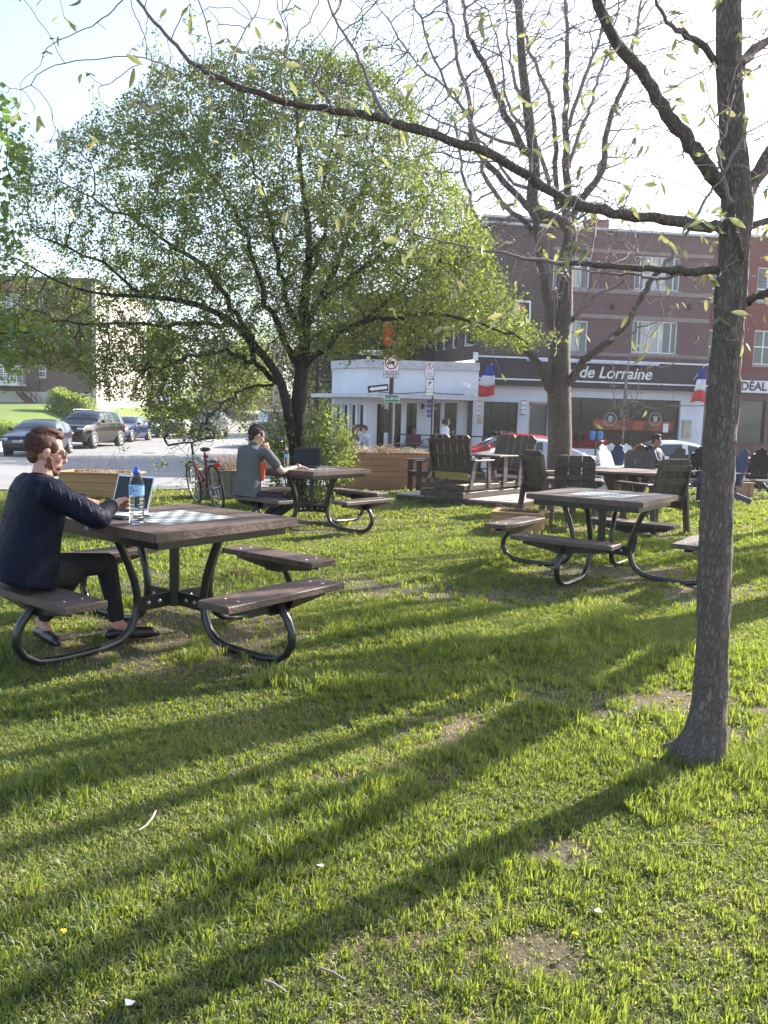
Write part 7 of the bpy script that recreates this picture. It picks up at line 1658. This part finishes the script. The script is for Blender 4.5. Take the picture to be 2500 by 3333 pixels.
def grass_zone(seed, d0, d1, nf, nt, per, hgt, wid):
    g = np.random.default_rng(seed); out = []; tt = []
    def pts(n): y = np.sqrt(d0*d0+(d1*d1-d0*d0)*g.random(n)); return (g.random(n)*2-1)*(.62*y+.5), y
    x, y = pts(nf); k, bare = zone_mask(x, y, g); x, y, bare = x[k], y[k], bare[k]; n = len(x); a = g.uniform(0, 2*np.pi, n)
    h = hgt*g.uniform(.25, .75, n)*(.6+.8*vnoise(x, y, .5, 22)); out.append(blade_mesh(x, y, np.cos(a), np.sin(a), h, h*g.uniform(.4, 1.6, n), wid*g.uniform(.6, 1.2, n), g))
    base = lambda x, y: vnoise(x, y, .30, 41)*.5+vnoise(x, y, 1.7, 42)*.45+vnoise(x, y, .07, 43)*.2-.20
    tt.append(np.clip(base(x, y)+g.normal(size=n)*.25+bare*.5+.08, 0, 1))
    cx, cy = pts(nt); k, bare = zone_mask(cx, cy, g); k &= g.random(nt) < .25+1.3*vnoise(cx, cy, .24, 51); cx, cy, bare = cx[k], cy[k], bare[k]; m = len(cx)
    th = hgt*(.45+1.5*vnoise(cx, cy, .4, 21)**1.4)*g.uniform(.6, 1.35, m)*(1-.4*bare); big = g.random(m) < .05; th = np.where(big, th*1.5, th)
    for px, py, r_, s_ in [(-.55,4.1,.16,1.9),(-.30,4.0,.14,1.9),(.35,6.6,.2,1.8),(1.12,2.92,.12,2.0),(1.02,2.75,.12,1.8),(1.55,3.1,.14,2.2),(1.6,3.5,.3,1.6),(-.9,4.45,.25,1.6)]: th = np.where(np.hypot(cx-px, cy-py) < r_, hgt*s_*g.uniform(.7, 1.3, m), th)
    tr_ = .012+.5*th*g.uniform(.5, 1., m); tb = np.clip(base(cx, cy)+g.normal(size=m)*.12+bare*.3-.08*(th > hgt), 0, 1)
    i = np.repeat(np.arange(m), per); n = len(i); a = g.uniform(0, 2*np.pi, n); q = np.sqrt(g.random(n))
    x = cx[i]+np.cos(a)*q*tr_[i]*.6; y = cy[i]+np.sin(a)*q*tr_[i]*.6; h = th[i]*g.uniform(.55, 1.15, n); a2 = a+g.normal(size=n)*.5
    out.append(blade_mesh(x, y, np.cos(a2), np.sin(a2), h, h*(.15+q*g.uniform(.2, .9, n)), wid*g.uniform(.7, 1.35, n), g)); tt.append(np.clip(tb[i]+g.normal(size=n)*.12, 0, 1))
    return np.concatenate(out), np.concatenate(tt)
VG = []; TG = []
for s, d0, d1, nf, nt, per, hg, wd in [(1,1.2,3.4,180000,13000,13,.037,.0036),(2,3.4,6,200000,18000,12,.038,.0052),(3,6,10,170000,15000,9,.040,.008),(4,10,15,110000,10000,7,.046,.0135),(5,15,20,50000,4000,6,.05,.022)]:
    v, t = grass_zone(s, d0, d1, nf, nt, per, hg, wd); VG.append(v); TG.append(t)
v = np.concatenate(VG); t = np.concatenate(TG); n = len(v); I = np.arange(n)*5
me = fastmesh('grass', v.reshape(-1,3), [np.stack([I, I+1, I+2, I+3], 1), np.stack([I+3, I+2, I+4], 1)], True, np.repeat(t, 5))
GRASS = leafmat('grass_blade', (.032,.072,.013), (.105,.155,.03), (.56,.66,.08), .52, .03, c3=(.38,.34,.15))
tag(link('grass', me, GRASS), kind='stuff')
# ================================================================ SMALL THINGS IN THE GRASS
DL = leafmat('dandelion_leaf', (.05,.12,.02), (.09,.17,.03), (.35,.5,.06), .4, .08)
def weed(label, x, y, n, L, sd):
    r_ = random.Random(sd); mb = MB()
    for i in range(n):
        a = 2*math.pi*i/n+r_.uniform(-.3,.3); el = r_.uniform(.25,.9); l_ = L*r_.uniform(.6,1.1); w_ = l_*.16; V = []; d = Vector((math.cos(a),math.sin(a),0)); s = Vector((-d.y,d.x,0))
        for k in range(7):
            f = k/6; c = d*l_*f*math.cos(el*(1-f*.5))+Vector((0,0,l_*f*math.sin(el)*(1-.45*f))); ww = w_*math.sin(math.pi*min(1,f*.9+.08))*(1+.35*(k%2)); V += [c-s*ww, c+Vector((0,0,-.002)), c+s*ww]
        mb.add(V, [(k*3+j,(k+1)*3+j,(k+1)*3+j+1,k*3+j+1) for k in range(6) for j in range(2)], True)
    me = mb.bake('weed'); a_ = me.attributes.new('tint','FLOAT','POINT'); a_.data.foreach_set('value', [r_.uniform(.2,1) for _ in me.vertices]); o = link('broad_leaf_weed', me, DL); o.location = (x, y, Tz(x,y)); tag(o, label, 'weed', 'broad leaved weeds in the lawn')
for i, (u, v, n, L, lb) in enumerate([(595,1440,9,.10,'bright weed rosette in front of the near right bench leg'),(575,1470,8,.09,'flat weed rosette nearest the front right bench foot'),(1565,1740,10,.09,'broad leaved weed just right below the tree base'),(1620,1750,11,.10,'large weed rosette at the right edge below the tree'),(1500,1760,8,.08,'weed rosette left below the tree base'),(1590,1830,9,.07,'low dark weed on the bare patch at the right edge'),(440,1622,8,.07,'weed rosette in the shaded band left of centre'),(215,1605,9,.08,'pale weed rosette in the lawn below the near bench'),(1425,1640,8,.08,'weed rosette left of the tree trunk'),(1240,1290,9,.12,'yellow green weed at the foot of the empty table'),(870,1700,7,.06,'weed rosette in the middle of the lawn')]):
    g_ = gr(u*DK, v*DK, 0); weed(lb, g_.x, g_.y, n, L*.5, i+3)
def dandelion(label, u, v):
    g_ = gr(u*DK, v*DK, .05); r_ = random.Random(u); mb = MB(); t = thing('dandelion', label, 'flower', (g_.x, g_.y, 0), 0, 'dandelions in bloom')
    mb.tube([(0,0,0),(.003,0,.05)], .0016, 5); mb.build('stem', DL, t); mb = MB()
    for k in range(40): a = r_.uniform(0,2*math.pi); e = r_.uniform(.1,1.4); mb.beam((0.003,0,.05),(.003+.010*math.cos(a)*math.cos(e),.010*math.sin(a)*math.cos(e),.05+.008*math.sin(e)),.004,.001)
    mb.build('petals', M('dandelion_yellow', (.72,.55,.02), .7), t)
dandelion('yellow dandelion in the lower left of the lawn', 205, 2030) if False else None
for lb, u, v in (('yellow dandelion low in the left foreground grass', 134, 2013), ('yellow dandelion in the shaded band at mid lawn', 868, 1537), ('yellow dandelion in the sunny grass right of centre', 1390, 1590), ('pale dandelion bud near the bottom right', 1240, 2020)): dandelion(lb, u, v)
STK = M('bleached_stick', (.36,.30,.24), .8, bump=.5)
def stick(label, pts, r0, z=.03, m=STK):
    P = [gr(u*DK, v*DK, z) for u, v in pts]; o0 = P[0].copy(); mb = MB(); mb.tube([p-o0+Vector((0,0,.006*math.sin(i*2.))) for i, p in enumerate(P)], [r0*.55*(1-.5*i/len(P)) for i in range(len(P))], 6); o = mb.build('fallen_stick', m); o.location = o0; tag(o, label, 'stick', 'fallen sticks in the grass')
stick('bleached curved stick lying in the shade left of centre', [(336,1752),(330,1768),(318,1778),(300,1792)], .008)
stick('thin brown twig lying bottom centre in the shade', [(570,2118),(590,2128),(620,2140)], .007, .02, TWIG)
stick('long thin dry stem lying right of centre by the bare patch', [(1440,1822),(1490,1824),(1560,1823)], .003, .03)
stick('thin brown twig lying near the lower middle in the shade', [(690,2090),(720,2105),(745,2112)], .006, .02, TWIG)
for i, (u, v, lb) in enumerate(((690,1872,'white paper scrap in the grass at the centre left'),(1293,1970,'white paper scrap lying in the sunny lower right lawn'),(278,2170,'white paper scrap at the bottom left'),(1445,1508,'tiny white scrap in the sunny grass beside the trunk'))):
    g_ = gr(u*DK, v*DK, .03); r_ = random.Random(i); mb = MB(); V = [(r_.uniform(-.006,.006)+(-.007 if k%2 else .007), r_.uniform(-.006,.006)+(-.006 if k//2 else .006), r_.uniform(0,.010)) for k in range(4)]; mb.add(V, [(0,1,3,2)]); mb.add([(x,y,z-.001) for x,y,z in V], [(0,2,3,1)]); o = mb.build('paper_scrap', WHITE); o.location = g_; tag(o, lb, 'litter', 'white scraps of litter')
o = tuft('fallen_leaves', 'small heap of dead brown leaves behind the near right bench', 'leaves', gr(775,1875,.01), 40, .08, 1.5, TWIGM, .3, .006, (.05,.03), .8, 3, 77)
# ================================================================ GLARE VEIL (thin volume added to imitate lens glare)
mb = MB(); mb.box((0,150,11), (700,460,29)); glare_box = mb.build('glare_veil', None); tag(glare_box, kind='stuff'); hm = bpy.data.materials.new('glare_veil_volume'); hm.use_nodes = True; nt = hm.node_tree
nt.nodes.remove(nt.nodes['Principled BSDF']); pv = nt.nodes.new('ShaderNodeVolumePrincipled'); pv.inputs['Color'].default_value = (.93,.95,1,1); pv.inputs['Density'].default_value = .0007; pv.inputs['Anisotropy'].default_value = .45
nt.links.new(pv.outputs[0], nt.nodes['Material Output'].inputs['Volume']); glare_box.data.materials.append(hm)
